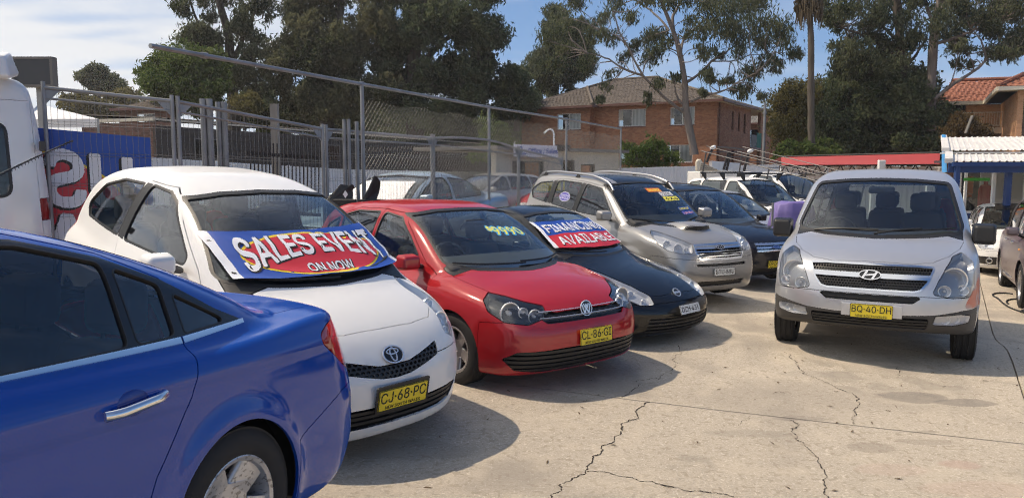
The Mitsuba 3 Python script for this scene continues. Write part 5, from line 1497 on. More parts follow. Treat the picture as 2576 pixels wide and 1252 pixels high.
def ground():
    xs = np.r_[-400, -150, -60, np.arange(-30, 40.1, 1.0), 60, 150, 400]
    ys = np.r_[-200, -60, -20, np.arange(-8, 70.1, 1.0), 100, 200, 700]
    gx, gy = np.meshgrid(xs, ys, indexing='ij')
    v = np.stack([gx, gy, gz(gx, gy) - .06], -1).reshape(-1, 3)
    n, m = len(xs), len(ys)
    i, j = np.meshgrid(np.arange(n - 1), np.arange(m - 1), indexing='ij')
    q = np.stack([i * m + j, (i + 1) * m + j, (i + 1) * m + j + 1, i * m + j + 1], -1).reshape(-1, 4)
    single('ground', None, None, (v, q), 'soil', smooth=True, kind='structure')
    lot = thing('concrete_lot', kind='structure')
    a, b = on_ground(1398, 981)[:2], on_ground(2576, 1116)[:2]
    e1 = (b - a) / np.linalg.norm(b - a)
    c, d = on_ground(2496, 833)[:2], on_ground(2576, 999)[:2]
    e2 = (c - d) / np.linalg.norm(c - d)
    B = np.stack([e1, e2], 1)
    o = a + e1 * np.linalg.solve(B, c - a)[0]
    U = [-22, -16.5, -11, -5.6, 0, 5.4, 11, 17, 23]
    Vv = [-11, -5.5, 0, 5.2, 10.5, 16, 21.5, 27, 33]
    g = .007
    for k in range(len(U) - 1):
        for l in range(len(Vv) - 1):
            nu, nv = 9, 9
            uu, vv = np.linspace(U[k] + g, U[k + 1] - g, nu), np.linspace(Vv[l] + g, Vv[l + 1] - g, nv)
            G, H = np.meshgrid(uu, vv, indexing='ij')
            P = o + G[..., None] * e1 + H[..., None] * e2
            z = gz(P[..., 0], P[..., 1])
            top = np.dstack([P, z]).reshape(-1, 3)
            i, j = np.meshgrid(np.arange(nu - 1), np.arange(nv - 1), indexing='ij')
            q = np.stack([i * nv + j, (i + 1) * nv + j, (i + 1) * nv + j + 1, i * nv + j + 1], -1).reshape(-1, 4)
            per = [i * nv for i in range(nu)] + [(nu - 1) * nv + j for j in range(1, nv)] + [i * nv + nv - 1 for i in range(nu - 2, -1, -1)] + [j for j in range(nv - 2, 0, -1)]
            f = np.vstack([q[:, [0, 1, 2]], q[:, [0, 2, 3]]])
            if np.cross(top[f[0][1]] - top[f[0][0]], top[f[0][2]] - top[f[0][0]])[2] < 0:
                f = f[:, ::-1]
                per = per[::-1]
            low = top[per] - [0, 0, .055]
            m = len(per)
            w = [[per[r], len(top) + r, len(top) + (r + 1) % m] for r in range(m)] + [[per[r], len(top) + (r + 1) % m, per[(r + 1) % m]] for r in range(m)]
            part(lot, 'slab', trimesh.Trimesh(np.vstack([top, low]), np.vstack([f, w]), process=False), 'concrete', smooth=40)
    z1 = lambda p: ((1900 + p[0] / 2.484) / 1.1401, (950 + p[1] / 2.484) / 1.1401)
    z2 = lambda p: ((900 + p[0] / 2.376) / 1.1401, (900 + p[1] / 2.376) / 1.1401)
    cr = [(z2, [(2370, 415), (2260, 450), (2200, 470), (2210, 500), (2150, 545), (2100, 570)], .7), (z2, [(2290, 600), (2205, 650), (2200, 680), (2120, 740), (2090, 800), (2030, 880), (1960, 935), (1900, 970), (1900, 990), (1860, 1040), (1850, 1070), (1760, 1120), (1690, 1180), (1690, 1200), (1620, 1252), (1560, 1300)], 1.3),
          (z2, [(1860, 1070), (1960, 1075), (2050, 1095), (2170, 1115), (2290, 1140), (2376, 1165), (2480, 1185)], .9), (z1, [(870, 150), (910, 190), (950, 230), (1000, 285), (1060, 320), (1150, 360), (1235, 405), (1340, 440), (1380, 470), (1410, 510), (1375, 550), (1370, 580), (1350, 610), (1365, 660)], .9),
          (z1, [(905, 630), (915, 690), (960, 750), (1000, 790), (1055, 850), (1100, 930), (1130, 970), (1155, 1000), (1170, 1025), (1160, 1100), (1155, 1130), (1180, 1185), (1190, 1260)], .9), (z1, [(115, 100), (140, 150), (90, 190), (115, 225), (60, 280), (0, 310)], .7), (z1, [(1675, 255), (1690, 300), (1715, 325)], .6),
          (z1, [(-20, 1090), (110, 1110), (230, 1135), (400, 1155), (510, 1180)], .9), (z1, [(625, 605), (560, 640), (545, 670)], .4)]
    r = np.random.default_rng(3)
    for fn, pts, w in cr:
        P = np.array([on_ground(*fn(p))[:2] for p in pts])
        for _ in range(3):
            mid = (P[:-1] + P[1:]) / 2
            d = np.diff(P, axis=0)
            mid = mid + np.stack([-d[:, 1], d[:, 0]], 1) * r.normal(0, .13, (len(mid), 1))
            Q = np.empty((len(P) + len(mid), 2))
            Q[::2], Q[1::2] = P, mid
            P = Q
        t = np.gradient(P, axis=0)
        t /= np.linalg.norm(t, axis=1, keepdims=True)
        nrm = np.stack([-t[:, 1], t[:, 0]], 1)
        wd = .0040 * w * (.35 + 1.3 * r.random(len(P)) ** 2)[:, None]
        L, R = P + nrm * wd, P - nrm * wd
        v = np.vstack([np.c_[L, gz(L[:, 0], L[:, 1]) + .0035], np.c_[R, gz(R[:, 0], R[:, 1]) + .0035]])
        m = len(P)
        k = np.arange(m - 1)
        part(lot, 'crack', trimesh.Trimesh(v, np.vstack([np.stack([k, k + m, k + 1], 1), np.stack([k + 1, k + m, k + m + 1], 1)]), process=False), 'crack_dark')


# ---------------------------------------------------------------- foliage
def leaf_mat(key, a, b, trans=0.9, sc=1.2):
    scene[key] = {'type': 'principledthin', 'base_color': proc(lambda p, n, uv: mix(a, b, smoothstep(.3, .7, fbm(p.x * sc, p.y * sc, p.z * sc, 2) * .6 + .4 * noise(p.x * 9, p.y * 9, p.z * 9)))), 'roughness': 0.36, 'diff_trans': trans, 'spec_trans': 0.0}


leaf_mat('leaf_dark', (.068, .092, .052), (.16, .185, .10))
leaf_mat('leaf_gum', (.060, .078, .048), (.155, .17, .10))
leaf_mat('leaf_tan', (.065, .082, .045), (.185, .18, .10), sc=.35)
leaf_mat('leaf_green', (.06, .095, .03), (.14, .18, .06))
leaf_mat('leaf_olive', (.10, .095, .04), (.20, .18, .075))
leaf_mat('leaf_brown', (.08, .055, .03), (.14, .10, .05))
mat('bark_pale', proc(lambda p, n, uv: mix((.15, .125, .115), (.27, .235, .215), fbm(p.x * 3, p.y * 3, p.z * 1.0, 4))), .9)
mat('bark_dark', proc(lambda p, n, uv: mix((.05, .042, .035), (.13, .11, .09), fbm(p.x * 6, p.y * 6, p.z * 1.5, 3))), .9)


def leaves(clumps, rng, dens=1.0, size=(.3, .075), hang=.6, sub=14, spread=.22):
    """Leaf blades gathered in tufts inside the clumps (centre, radius or three radii)."""
    V, k = [], 0
    for c, r in clumps:
        r = np.broadcast_to(np.asarray(r, float), (3,))
        rm = r.mean()
        ns = max(4, int(sub * (rm / 1.0) ** 1.4))
        d = rng.normal(size=(ns, 3))
        d /= np.linalg.norm(d, axis=1, keepdims=True)
        subs = np.asarray(c) + d * r * rng.random((ns, 1)) ** .45
        nl = max(10, int(dens * 46))
        tuft = spread * rm * (1 / max(rm, .6)) ** .5
        p = np.repeat(subs, nl, 0) + rng.normal(size=(ns * nl, 3)) * tuft * [1, 1, .8]
        V.append(p)
    p = np.vstack(V)
    n = len(p)
    L = size[0] * rng.uniform(.55, 1.3, (n, 1))
    W = size[1] * rng.uniform(.6, 1.3, (n, 1))
    t = rng.normal(size=(n, 3))
    t[:, 2] -= hang * 2.2
    t /= np.linalg.norm(t, axis=1, keepdims=True)
    s = np.cross(t, rng.normal(size=(n, 3)))
    s /= np.linalg.norm(s, axis=1, keepdims=True) + 1e-9
    v = np.stack([p - t * L / 2, p + s * W / 2, p + t * L / 2, p - s * W / 2], 1).reshape(-1, 3)
    i = np.arange(n)[:, None] * 4
    return trimesh.Trimesh(v, np.vstack([i + [0, 1, 2], i + [0, 2, 3]]), process=False)


def limb(pts, r0, r1, rng, n=14, jit=.0):
    P = curve(pts, n)
    P = P + rng.normal(size=P.shape) * jit * np.linspace(0, 1, n)[:, None]
    return tube(P, np.linspace(r0, r1, n) * (1 + .06 * rng.normal(size=n)), 8)


def tree(name, label, trunk, limbs, clumps, lm, bark, seed, group=None, dens=1.0, size=(.3, .075), hang=.6, sub=14, twigs=True, cat_='tree', spread=.22):
    """trunk: (points, r0, r1); limbs: lists of (points, r0, r1); clumps: (centre, radius)."""
    rng = np.random.default_rng(seed)
    key = thing(name, label, cat_, group)
    if trunk: part(key, 'trunk', limb(trunk[0], trunk[1], trunk[2], rng, 18, .02), bark, smooth=50)
    sk = [np.asarray(curve(trunk[0], 12))] if trunk else []
    for pts, r0, r1 in limbs:
        part(key, 'branch', limb(pts, r0, r1, rng, 14, .03), bark, smooth=50)
        sk.append(np.asarray(curve(pts, 10)))
    if twigs and sk:
        S = np.vstack(sk)
        tw = []
        for c, r in clumps:
            c = np.asarray(c, float)
            rm = float(np.mean(r))
            d = np.linalg.norm(S - c, axis=1)
            a = S[np.argmin(d + .6 * np.maximum(S[:, 2] - c[2], 0))]
            mid = (a + c) / 2 + rng.normal(size=3) * .12 * np.linalg.norm(c - a)
            tw.append(tube(curve([a, mid, c], 6), np.linspace(.035, .012, 6) * max(1, rm ** .5), 4, cap=False))
            for _ in range(3):
                e = c + rng.normal(size=3) * rm * .6
                tw.append(tube([c * .6 + mid * .4, (c + e) / 2 + rng.normal(size=3) * .1, e], [.014, .01, .006], 3, cap=False))
        part(key, 'twigs', cat(tw), bark, kind='stuff')
    part(key, 'crown', leaves(clumps, rng, dens, size, hang, sub, spread), lm, kind='stuff')
    return key


def px_clumps(lst, Y, rng, conv=None, dy=2.5, k=1.0):
    out = []
    for x, y, r in lst:
        if conv: x, y, r = conv(x, y, r)
        yy = Y + rng.uniform(-dy, dy)
        out.append((at(x, y, yy), k * r * yy / 1925 * np.array([1, 1.1, .9])))
    return out


def auto_clumps(poly, Y, r, n, rng, dy=2.5):
    """n clumps of about r metres strewn inside a crown outline given as photograph points."""
    pg = Polygon(poly)
    x0, y0, x1, y1 = pg.bounds
    out = []
    while len(out) < n:
        p = (rng.uniform(x0, x1), rng.uniform(y0, y1))
        if pg.contains(Point(p)):
            yy = Y + rng.uniform(-dy, dy)
            out.append((at(p[0], p[1], yy), r * rng.uniform(.7, 1.25) * np.array([1, 1, .8])))
    return out


def trees():
    R = np.random.default_rng(11)
    zc = lambda x, y, r: ((x / 1.871 + 1560) / 1.1401, y / 1.871 / 1.1401, r / 1.871 / 1.1401)
    P = lambda pts, Y, dy=0: [at(*zc(x, y, 0)[:2], Y + dy * i / max(1, len(pts) - 1)) for i, (x, y) in enumerate(pts)]
    Y = 46.0
    tr = P([(806, 830), (800, 785), (770, 640), (760, 560), (755, 440), (735, 320), (715, 230), (690, 160), (660, 80), (620, -20), (600, -90)], Y)
    limbs = [(P([(748, 600), (690, 560), (600, 480), (530, 400), (470, 290), (400, 150), (370, 60)], Y, -3), 0.098, 0.030), (P([(530, 405), (430, 370), (330, 310), (230, 285)], Y - 1, -1), 0.078, 0.024),
             (P([(768, 440), (830, 400), (900, 330), (980, 280), (1060, 210)], Y, 2), 0.098, 0.030), (P([(785, 548), (880, 510), (960, 490), (1060, 430), (1140, 390)], Y, -2), 0.078, 0.024),
             (P([(700, 190), (690, 100), (720, 40), (760, -40)], Y, 1), 0.104, 0.054), (P([(670, 165), (610, 90), (560, 50), (480, 0)], Y, 2), 0.078, 0.030), (P([(735, 330), (740, 240), (790, 170), (860, 110), (930, 40)], Y, 3), 0.085, 0.030),
             (P([(470, 290), (380, 190), (330, 170)], Y - 2), 0.052, 0.018), (P([(900, 330), (1000, 330), (1100, 300), (1200, 290)], Y + 1), 0.046, 0.018), (P([(740, 560), (715, 520), (700, 430)], Y), 0.078, 0.030)]
    cl = [(110, 110, 70), (60, 180, 55), (90, 260, 60), (60, 330, 50), (220, 50, 70), (300, 90, 60), (260, 160, 55), (330, 230, 50), (450, 100, 50), (520, 40, 60), (490, 230, 40), (560, 190, 62), (630, 250, 48), (560, 310, 50), (430, 330, 45), (330, 430, 36), (240, 350, 45), (620, 455, 36), (560, 520, 25), (790, 50, 90), (860, 160, 75), (780, 150, 55), (950, 80, 90), (1000, 190, 65), (1060, 290, 58), (1130, 150, 80), (1240, 90, 75), (1270, 220, 65), (1200, 320, 55),
          (1120, 390, 60), (1090, 480, 36), (1170, 520, 26), (900, 380, 38), (880, 450, 36), (1330, 290, 42), (1260, 350, 48), (980, 440, 30), (640, 190, 55), (860, 290, 40), (950, 280, 40), (400, 20, 60), (650, 20, 55), (880, 0, 80), (1040, 20, 80), (1130, 50, 60), (150, 200, 60), (1180, 210, 55), (700, 420, 25), (850, 500, 22), (1030, 480, 26), (310, 530, 22)]
    cl = [(x + R.normal(0, .45) * r, y + R.normal(0, .45) * r, r * R.uniform(.5, .85)) for x, y, r in cl for _ in range(2)]
    tree('eucalyptus_tree', 'tall gum tree with a pale pinkish trunk in front of the brick apartment block', (tr, .27, .07), limbs, px_clumps(cl, Y, R, zc), 'leaf_gum', 'bark_pale', 21, dens=.62, size=(.33, .075), hang=1.0, sub=26, spread=.44)
    # the dark mass left of the middle
    A = lambda poly, Y, r, n, dy=3: auto_clumps(poly, Y, r, n, R, dy)
    B = lambda pts, Y: [at(x, y, Y) for x, y in pts]
    tree('eucalyptus_tree', 'tall dark gum tree with upright branches against cloud, leftmost of the big dark trees', (B([(590, 330), (585, 240), (580, 160), (575, 90), (555, 20), (540, -60)], 58), .55, .2), [(B([(580, 170), (610, 100), (640, 30), (660, -40)], 58), .22, .1), (B([(582, 200), (530, 130), (500, 60), (480, 10)], 57), .2, .08), (B([(585, 230), (660, 170), (720, 90), (740, 20)], 59), .2, .08)],
         A([(430, 0), (445, 60), (470, 110), (520, 150), (560, 200), (700, 230), (760, 150), (770, -60), (430, -60)], 58, .95, 62), 'leaf_gum', 'bark_dark', 22, dens=.7, size=(.42, .12), hang=.7, sub=15)
    tree('eucalyptus_tree', 'broad dark gum tree in the middle of the tree belt with tan-tipped leaves', (B([(820, 350), (825, 250), (830, 160), (850, 70), (860, -40)], 56), .6, .25), [(B([(825, 230), (770, 180), (750, 120)], 55), .2, .08), (B([(828, 190), (900, 130), (940, 60)], 57), .22, .08), (B([(822, 300), (860, 290), (930, 240)], 56), .16, .06)],
         A([(730, 60), (700, 160), (690, 230), (760, 285), (900, 285), (1000, 240), (1010, 120), (960, -60), (740, -60)], 56, 1.1, 82), 'leaf_tan', 'bark_dark', 23, dens=.75, size=(.44, .15), hang=.5, sub=17)
    tree('eucalyptus_tree', 'massive dark gum tree, rightmost of the big dark trees, its edge against clear sky', (B([(1045, 350), (1042, 250), (1040, 160), (1060, 70), (1080, -40)], 57), .7, .25), [(B([(1040, 180), (1110, 110), (1170, 50), (1200, 0)], 57), .25, .08), (B([(1042, 240), (1120, 200), (1200, 170)], 56), .2, .07), (B([(1042, 220), (980, 150), (960, 80)], 58), .2, .08)],
         A([(960, -60), (950, 120), (960, 250), (1040, 300), (1200, 290), (1255, 250), (1265, 130), (1235, 40), (1240, -60)], 57, 1.1, 92), 'leaf_dark', 'bark_dark', 24, dens=.75, size=(.44, .15), hang=.5, sub=17)
    tree('leafy_tree', 'bright green bushy tree at the left end of the tree belt', (B([(440, 340), (440, 260), (450, 200)], 50), .3, .12), [(B([(440, 260), (400, 220), (380, 190)], 50), .12, .05), (B([(445, 240), (490, 200), (510, 170)], 50), .12, .05)],
         A([(355, 175), (360, 230), (400, 275), (520, 280), (560, 220), (540, 150), (470, 125), (420, 140)], 50, .85, 55), 'leaf_green', 'bark_dark', 25, dens=1.15, size=(.30, .12), hang=.2, sub=15)
    tree('hedge', 'dense dark undergrowth below the big trees, behind the low house', None, [], A([(560, 300), (640, 235), (760, 260), (900, 268), (1000, 270), (1100, 275), (1250, 280), (1300, 330), (1290, 400), (900, 360), (600, 310)], 64, 1.3, 90, 4), 'leaf_dark', 'bark_dark', 40, dens=.9, size=(.5, .2), hang=.3, cat_='undergrowth')
    tree('shrub', 'yellowish shrub in front of the dark trees, above the steel mesh fence', (B([(615, 330), (615, 285), (612, 260)], 44), .1, .05), [], A([(585, 250), (600, 232), (640, 240), (650, 275), (610, 290), (580, 280)], 44, .45, 16, 1), 'leaf_olive', 'bark_dark', 26, dens=.9, size=(.22, .08), sub=16, cat_='shrub')
    tree('young_gum', 'narrow dark tree between the big dark trees and the gum beside the apartment roof', (B([(1300, 330), (1300, 260), (1300, 200)], 60), .25, .1), [], A([(1255, 290), (1262, 220), (1290, 180), (1310, 178), (1335, 230), (1345, 290)], 60, .9, 26), 'leaf_dark', 'bark_dark', 27, dens=1.1, size=(.4, .13))
    tree('eucalyptus_tree', 'gum tree rising behind the left end of the brick apartment roof', (B([(1395, 300), (1400, 200), (1410, 100), (1420, 20)], 72), .35, .12), [(B([(1402, 180), (1440, 120), (1460, 60)], 72), .15, .06), (B([(1400, 200), (1370, 140), (1360, 90)], 72), .15, .06)],
         A([(1345, 240), (1340, 170), (1370, 110), (1390, 30), (1450, 20), (1490, 120), (1480, 200), (1420, 250)], 72, 1.1, 46), 'leaf_gum', 'bark_dark', 28, dens=1.0, size=(.44, .13))
    tree('distant_tree', 'small rounded tree far off at the left, against pale cloud', (B([(255, 300), (250, 250), (248, 210)], 95), .35, .12), [(B([(250, 250), (225, 220), (215, 200)], 95), .14, .06), (B([(250, 245), (270, 220), (280, 205)], 95), .14, .06)],
         A([(208, 195), (225, 178), (260, 175), (288, 195), (290, 230), (255, 225), (215, 228)], 95, 1.1, 20), 'leaf_gum', 'bark_dark', 29, dens=.9, size=(.5, .2))
    tree('distant_bush', 'low dark trees far off at the left, behind the mesh fence', None, [], A([(170, 245), (165, 290), (330, 290), (350, 235), (300, 228), (240, 260)], 90, 1.1, 22), 'leaf_olive', 'bark_dark', 30, dens=.9, size=(.5, .2))
    # the right-hand group
    tree('leafy_tree', 'large rounded olive-green tree behind the red awning', (B([(2030, 400), (2030, 330), (2035, 280)], 50), .3, .15), [], A([(1955, 385), (1950, 310), (1965, 260), (2010, 225), (2060, 222), (2100, 240), (2110, 390)], 50, .95, 60), 'leaf_olive', 'bark_dark', 31, dens=1.25, size=(.26, .11), hang=.2, sub=18)
    tree('leafy_tree', 'dark spreading tree behind the right half of the red awning', (B([(2180, 400), (2180, 300), (2170, 200)], 47), .35, .15), [], A([(2080, 390), (2090, 250), (2130, 170), (2200, 150), (2260, 190), (2280, 390)], 47, 1.1, 85), 'leaf_dark', 'bark_dark', 32, dens=1.25, size=(.32, .13), hang=.3, sub=17)
    tree('leafy_tree', 'dark low tree left of the tiled house', (B([(2310, 400), (2310, 320), (2305, 270)], 45), .3, .15), [], A([(2250, 390), (2255, 240), (2300, 190), (2350, 250), (2370, 390)], 45, .95, 55), 'leaf_dark', 'bark_dark', 33, dens=1.25, size=(.32, .13), hang=.3, sub=17)
    tree('eucalyptus_tree', 'tall gum tree with a straight dark trunk rising from the dark trees', (B([(2275, 390), (2270, 250), (2265, 150), (2262, 70), (2255, -20), (2250, -100)], 44), .34, .22), [(B([(2265, 160), (2190, 100), (2110, 70)], 44), .10, .04), (B([(2263, 110), (2180, 40), (2110, 10)], 45), .10, .04), (B([(2266, 180), (2310, 130), (2330, 90)], 44), .10, .04)],
         A([(2065, -40), (2090, 40), (2080, 120), (2120, 190), (2200, 210), (2290, 180), (2320, 90), (2330, -60)], 44, .68, 66), 'leaf_gum', 'bark_dark', 34, dens=.7, size=(.3, .09), hang=.7, sub=16)
    tree('eucalyptus_tree', 'tall gum tree with a pale grey trunk beside the red tiled roof', (B([(2340, 330), (2342, 240), (2345, 160), (2350, 80), (2362, 20), (2380, -60)], 43), .32, .18), [(B([(2350, 250), (2400, 210), (2460, 170), (2500, 130), (2520, 110)], 42), .11, .04), (B([(2352, 110), (2420, 90), (2480, 60)], 43), .1, .04), (B([(2348, 60), (2330, 10), (2320, -40)], 43), .1, .05), (B([(2480, 150), (2470, 110), (2440, 70)], 42), .06, .03), (B([(2345, 225), (2300, 215), (2262, 212)], 43), .08, .04)],
         A([(2330, -60), (2340, 40), (2370, 120), (2420, 110), (2440, 150), (2540, 150), (2580, 120), (2620, -60)], 43, .66, 62) + A([(2400, 100), (2410, 190), (2440, 180), (2450, 120)], 42, .45, 8), 'leaf_gum', 'bark_pale', 35, dens=.6, size=(.3, .09), hang=.7, sub=15)
    tree('shrub', 'glossy green shrub by the white fence below the brick apartment windows', (B([(1620, 440), (1622, 400), (1630, 380)], 34), .08, .04), [], A([(1568, 415), (1572, 370), (1600, 345), (1660, 355), (1695, 385), (1690, 420)], 34, .42, 42, 1), 'leaf_green', 'bark_dark', 36, dens=.85, size=(.16, .075), hang=0, sub=16, cat_='shrub')
    tree('shrub', 'broad-leaved pale green bush at the foot of the palm trunk', None, [], A([(1960, 395), (1975, 365), (2010, 355), (2090, 350), (2110, 395)], 40, .42, 34, 1), 'leaf_green', 'bark_dark', 37, dens=.6, size=(.3, .14), hang=0, sub=14, cat_='shrub')
    tree('shrub', 'brownish bush below the balcony of the tiled house', None, [], A([(2385, 345), (2390, 300), (2430, 290), (2470, 310), (2490, 345)], 36, .4, 30, 1), 'leaf_brown', 'bark_dark', 38, dens=.9, size=(.18, .07), sub=14, cat_='shrub')
    tree('shrub', 'light green climbing plant above the far fence, behind the wire mesh', None, [], A([(1190, 330), (1220, 300), (1270, 310), (1290, 400), (1200, 390)], 40, .5, 22, 1), 'leaf_green', 'bark_dark', 39, dens=.7, size=(.2, .1), sub=14, cat_='shrub')
    # the palm: trunk, skirt of dead fronds
    k = thing('palm_tree', 'slender straight palm with a hanging skirt of dead fronds at the top edge', 'palm')
    Yp = 40.0
    part(k, 'trunk', limb(B([(2043, 420), (2041, 330), (2040, 220), (2040, 100), (2036, 20), (2034, -60)], Yp), .20, .155, R, 24), 'bark_dark', smooth=50)
    rr = np.random.default_rng(5)
    c = at(2036, -10, Yp)
    fr = []
    for i in range(240):
        a = rr.uniform(0, 2 * np.pi)
        o = np.array([math.cos(a), math.sin(a), 0])
        z0 = rr.uniform(-.5, 1.2)
        p0 = c + o * .18 + [0, 0, z0]
        p1 = c + o * rr.uniform(.45, .75) + [0, 0, z0 - rr.uniform(.2, .5)]
        p2 = c + o * rr.uniform(.25, .7) + [0, 0, z0 - rr.uniform(.8, 1.3)]
        fr.append(tube([p0, p1, p2], [.03, .04, .015], 3))
    part(k, 'dead_fronds', cat(fr), 'bark_frond', kind='stuff')


mat('bark_frond', (.10, .075, .045), .9)

# ---------------------------------------------------------------- banners, stickers and prices laid on the cars' glass
class Sheet:
    """A rectangle of the front (or side) view laid on a body: (s, t) in metres -> points and normals."""
    def __init__(s, b, phi, u0, u1, z0, z1, W, H, n=33, m=13, lift=0.012, sag=None):
        P, N = np.zeros((n, m, 3)), np.zeros((n, m, 3))
        for i, a in enumerate(np.linspace(0, 1, n)):
            for j, c in enumerate(np.linspace(0, 1, m)):
                u = (u0[0] * (1 - c) + u0[1] * c) * (1 - a) + (u1[0] * (1 - c) + u1[1] * c) * a
                z = (z0[0] * (1 - a) + z0[1] * a) * (1 - c) + (z1[0] * (1 - a) + z1[1] * a) * c
                p, q = b.hit(phi, u, z, -2.0 if phi == 90 else -.6)
                P[i, j], N[i, j] = p, q
        if sag is not None:
            P = P + N * sag(np.linspace(0, 1, n)[:, None], np.linspace(0, 1, m)[None])[..., None]
            du, dv = np.gradient(P, axis=0), np.gradient(P, axis=1)
            Q = np.cross(du, dv)
            Q /= np.linalg.norm(Q, axis=2, keepdims=True)
            N = np.where((Q * N).sum(2, keepdims=True) < 0, -Q, Q)
        s.P, s.N, s.W, s.H, s.n, s.m, s.lift = P, N, W, H, n, m, lift

    def map(s, xy):
        a = np.clip(xy[:, 0] / s.W, 0, 1) * (s.n - 1)
        c = np.clip(xy[:, 1] / s.H, 0, 1) * (s.m - 1)
        i, j = np.minimum(a.astype(int), s.n - 2), np.minimum(c.astype(int), s.m - 2)
        f, g = (a - i)[:, None], (c - j)[:, None]
        L = lambda A: A[i, j] * (1 - f) * (1 - g) + A[i + 1, j] * f * (1 - g) + A[i, j + 1] * (1 - f) * g + A[i + 1, j + 1] * f * g
        n = L(s.N)
        return L(s.P), n / np.linalg.norm(n, axis=1, keepdims=True)

    def put(s, holder, name, shape, mat_, layer=0, t=.0012, back=False, **kw):
        shape = shape.intersection(sbox(0, 0, s.W, s.H))
        V, F, k = [], [], 0
        cw, ch = s.W / (s.n - 1) * 2, s.H / (s.m - 1) * 2
        for p in polys(shape):
            x0, y0, x1, y1 = p.bounds
            for i in range(int(x0 // cw), int(x1 // cw) + 1):
                for j in range(int(y0 // ch), int(y1 // ch) + 1):
                    for c in polys(p.intersection(sbox(i * cw, j * ch, (i + 1) * cw, (j + 1) * ch))):
                        v, f = trimesh.creation.triangulate_polygon(c, engine='earcut')
                        V.append(v)
                        F.append(np.asarray(f) + k)
                        k += len(v)
        v, f = np.vstack(V), np.vstack(F)
        a = v[f]
        neg = ((a[:, 1, 0] - a[:, 0, 0]) * (a[:, 2, 1] - a[:, 0, 1]) - (a[:, 1, 1] - a[:, 0, 1]) * (a[:, 2, 0] - a[:, 0, 0])) < 0
        f[neg] = f[neg][:, ::-1]
        P, N = s.map(v)
        a = P[f]
        if ((np.cross(a[:, 1] - a[:, 0], a[:, 2] - a[:, 0]) * N[f[:, 0]]).sum() < 0): f = f[:, ::-1]
        o = s.lift + layer * .0015
        m = (np.vstack([P + N * o, P + N * (o - t)]), np.vstack([f, f[:, ::-1] + len(P)]), np.vstack([N, -N])) if back else (P + N * o, f, N)
        return part(holder, name, m, mat_, **kw) if name else part(holder, None, m, mat_, **kw)


def warp(shape, fn):
    return shapely.transform(shape.segmentize(.02), fn)


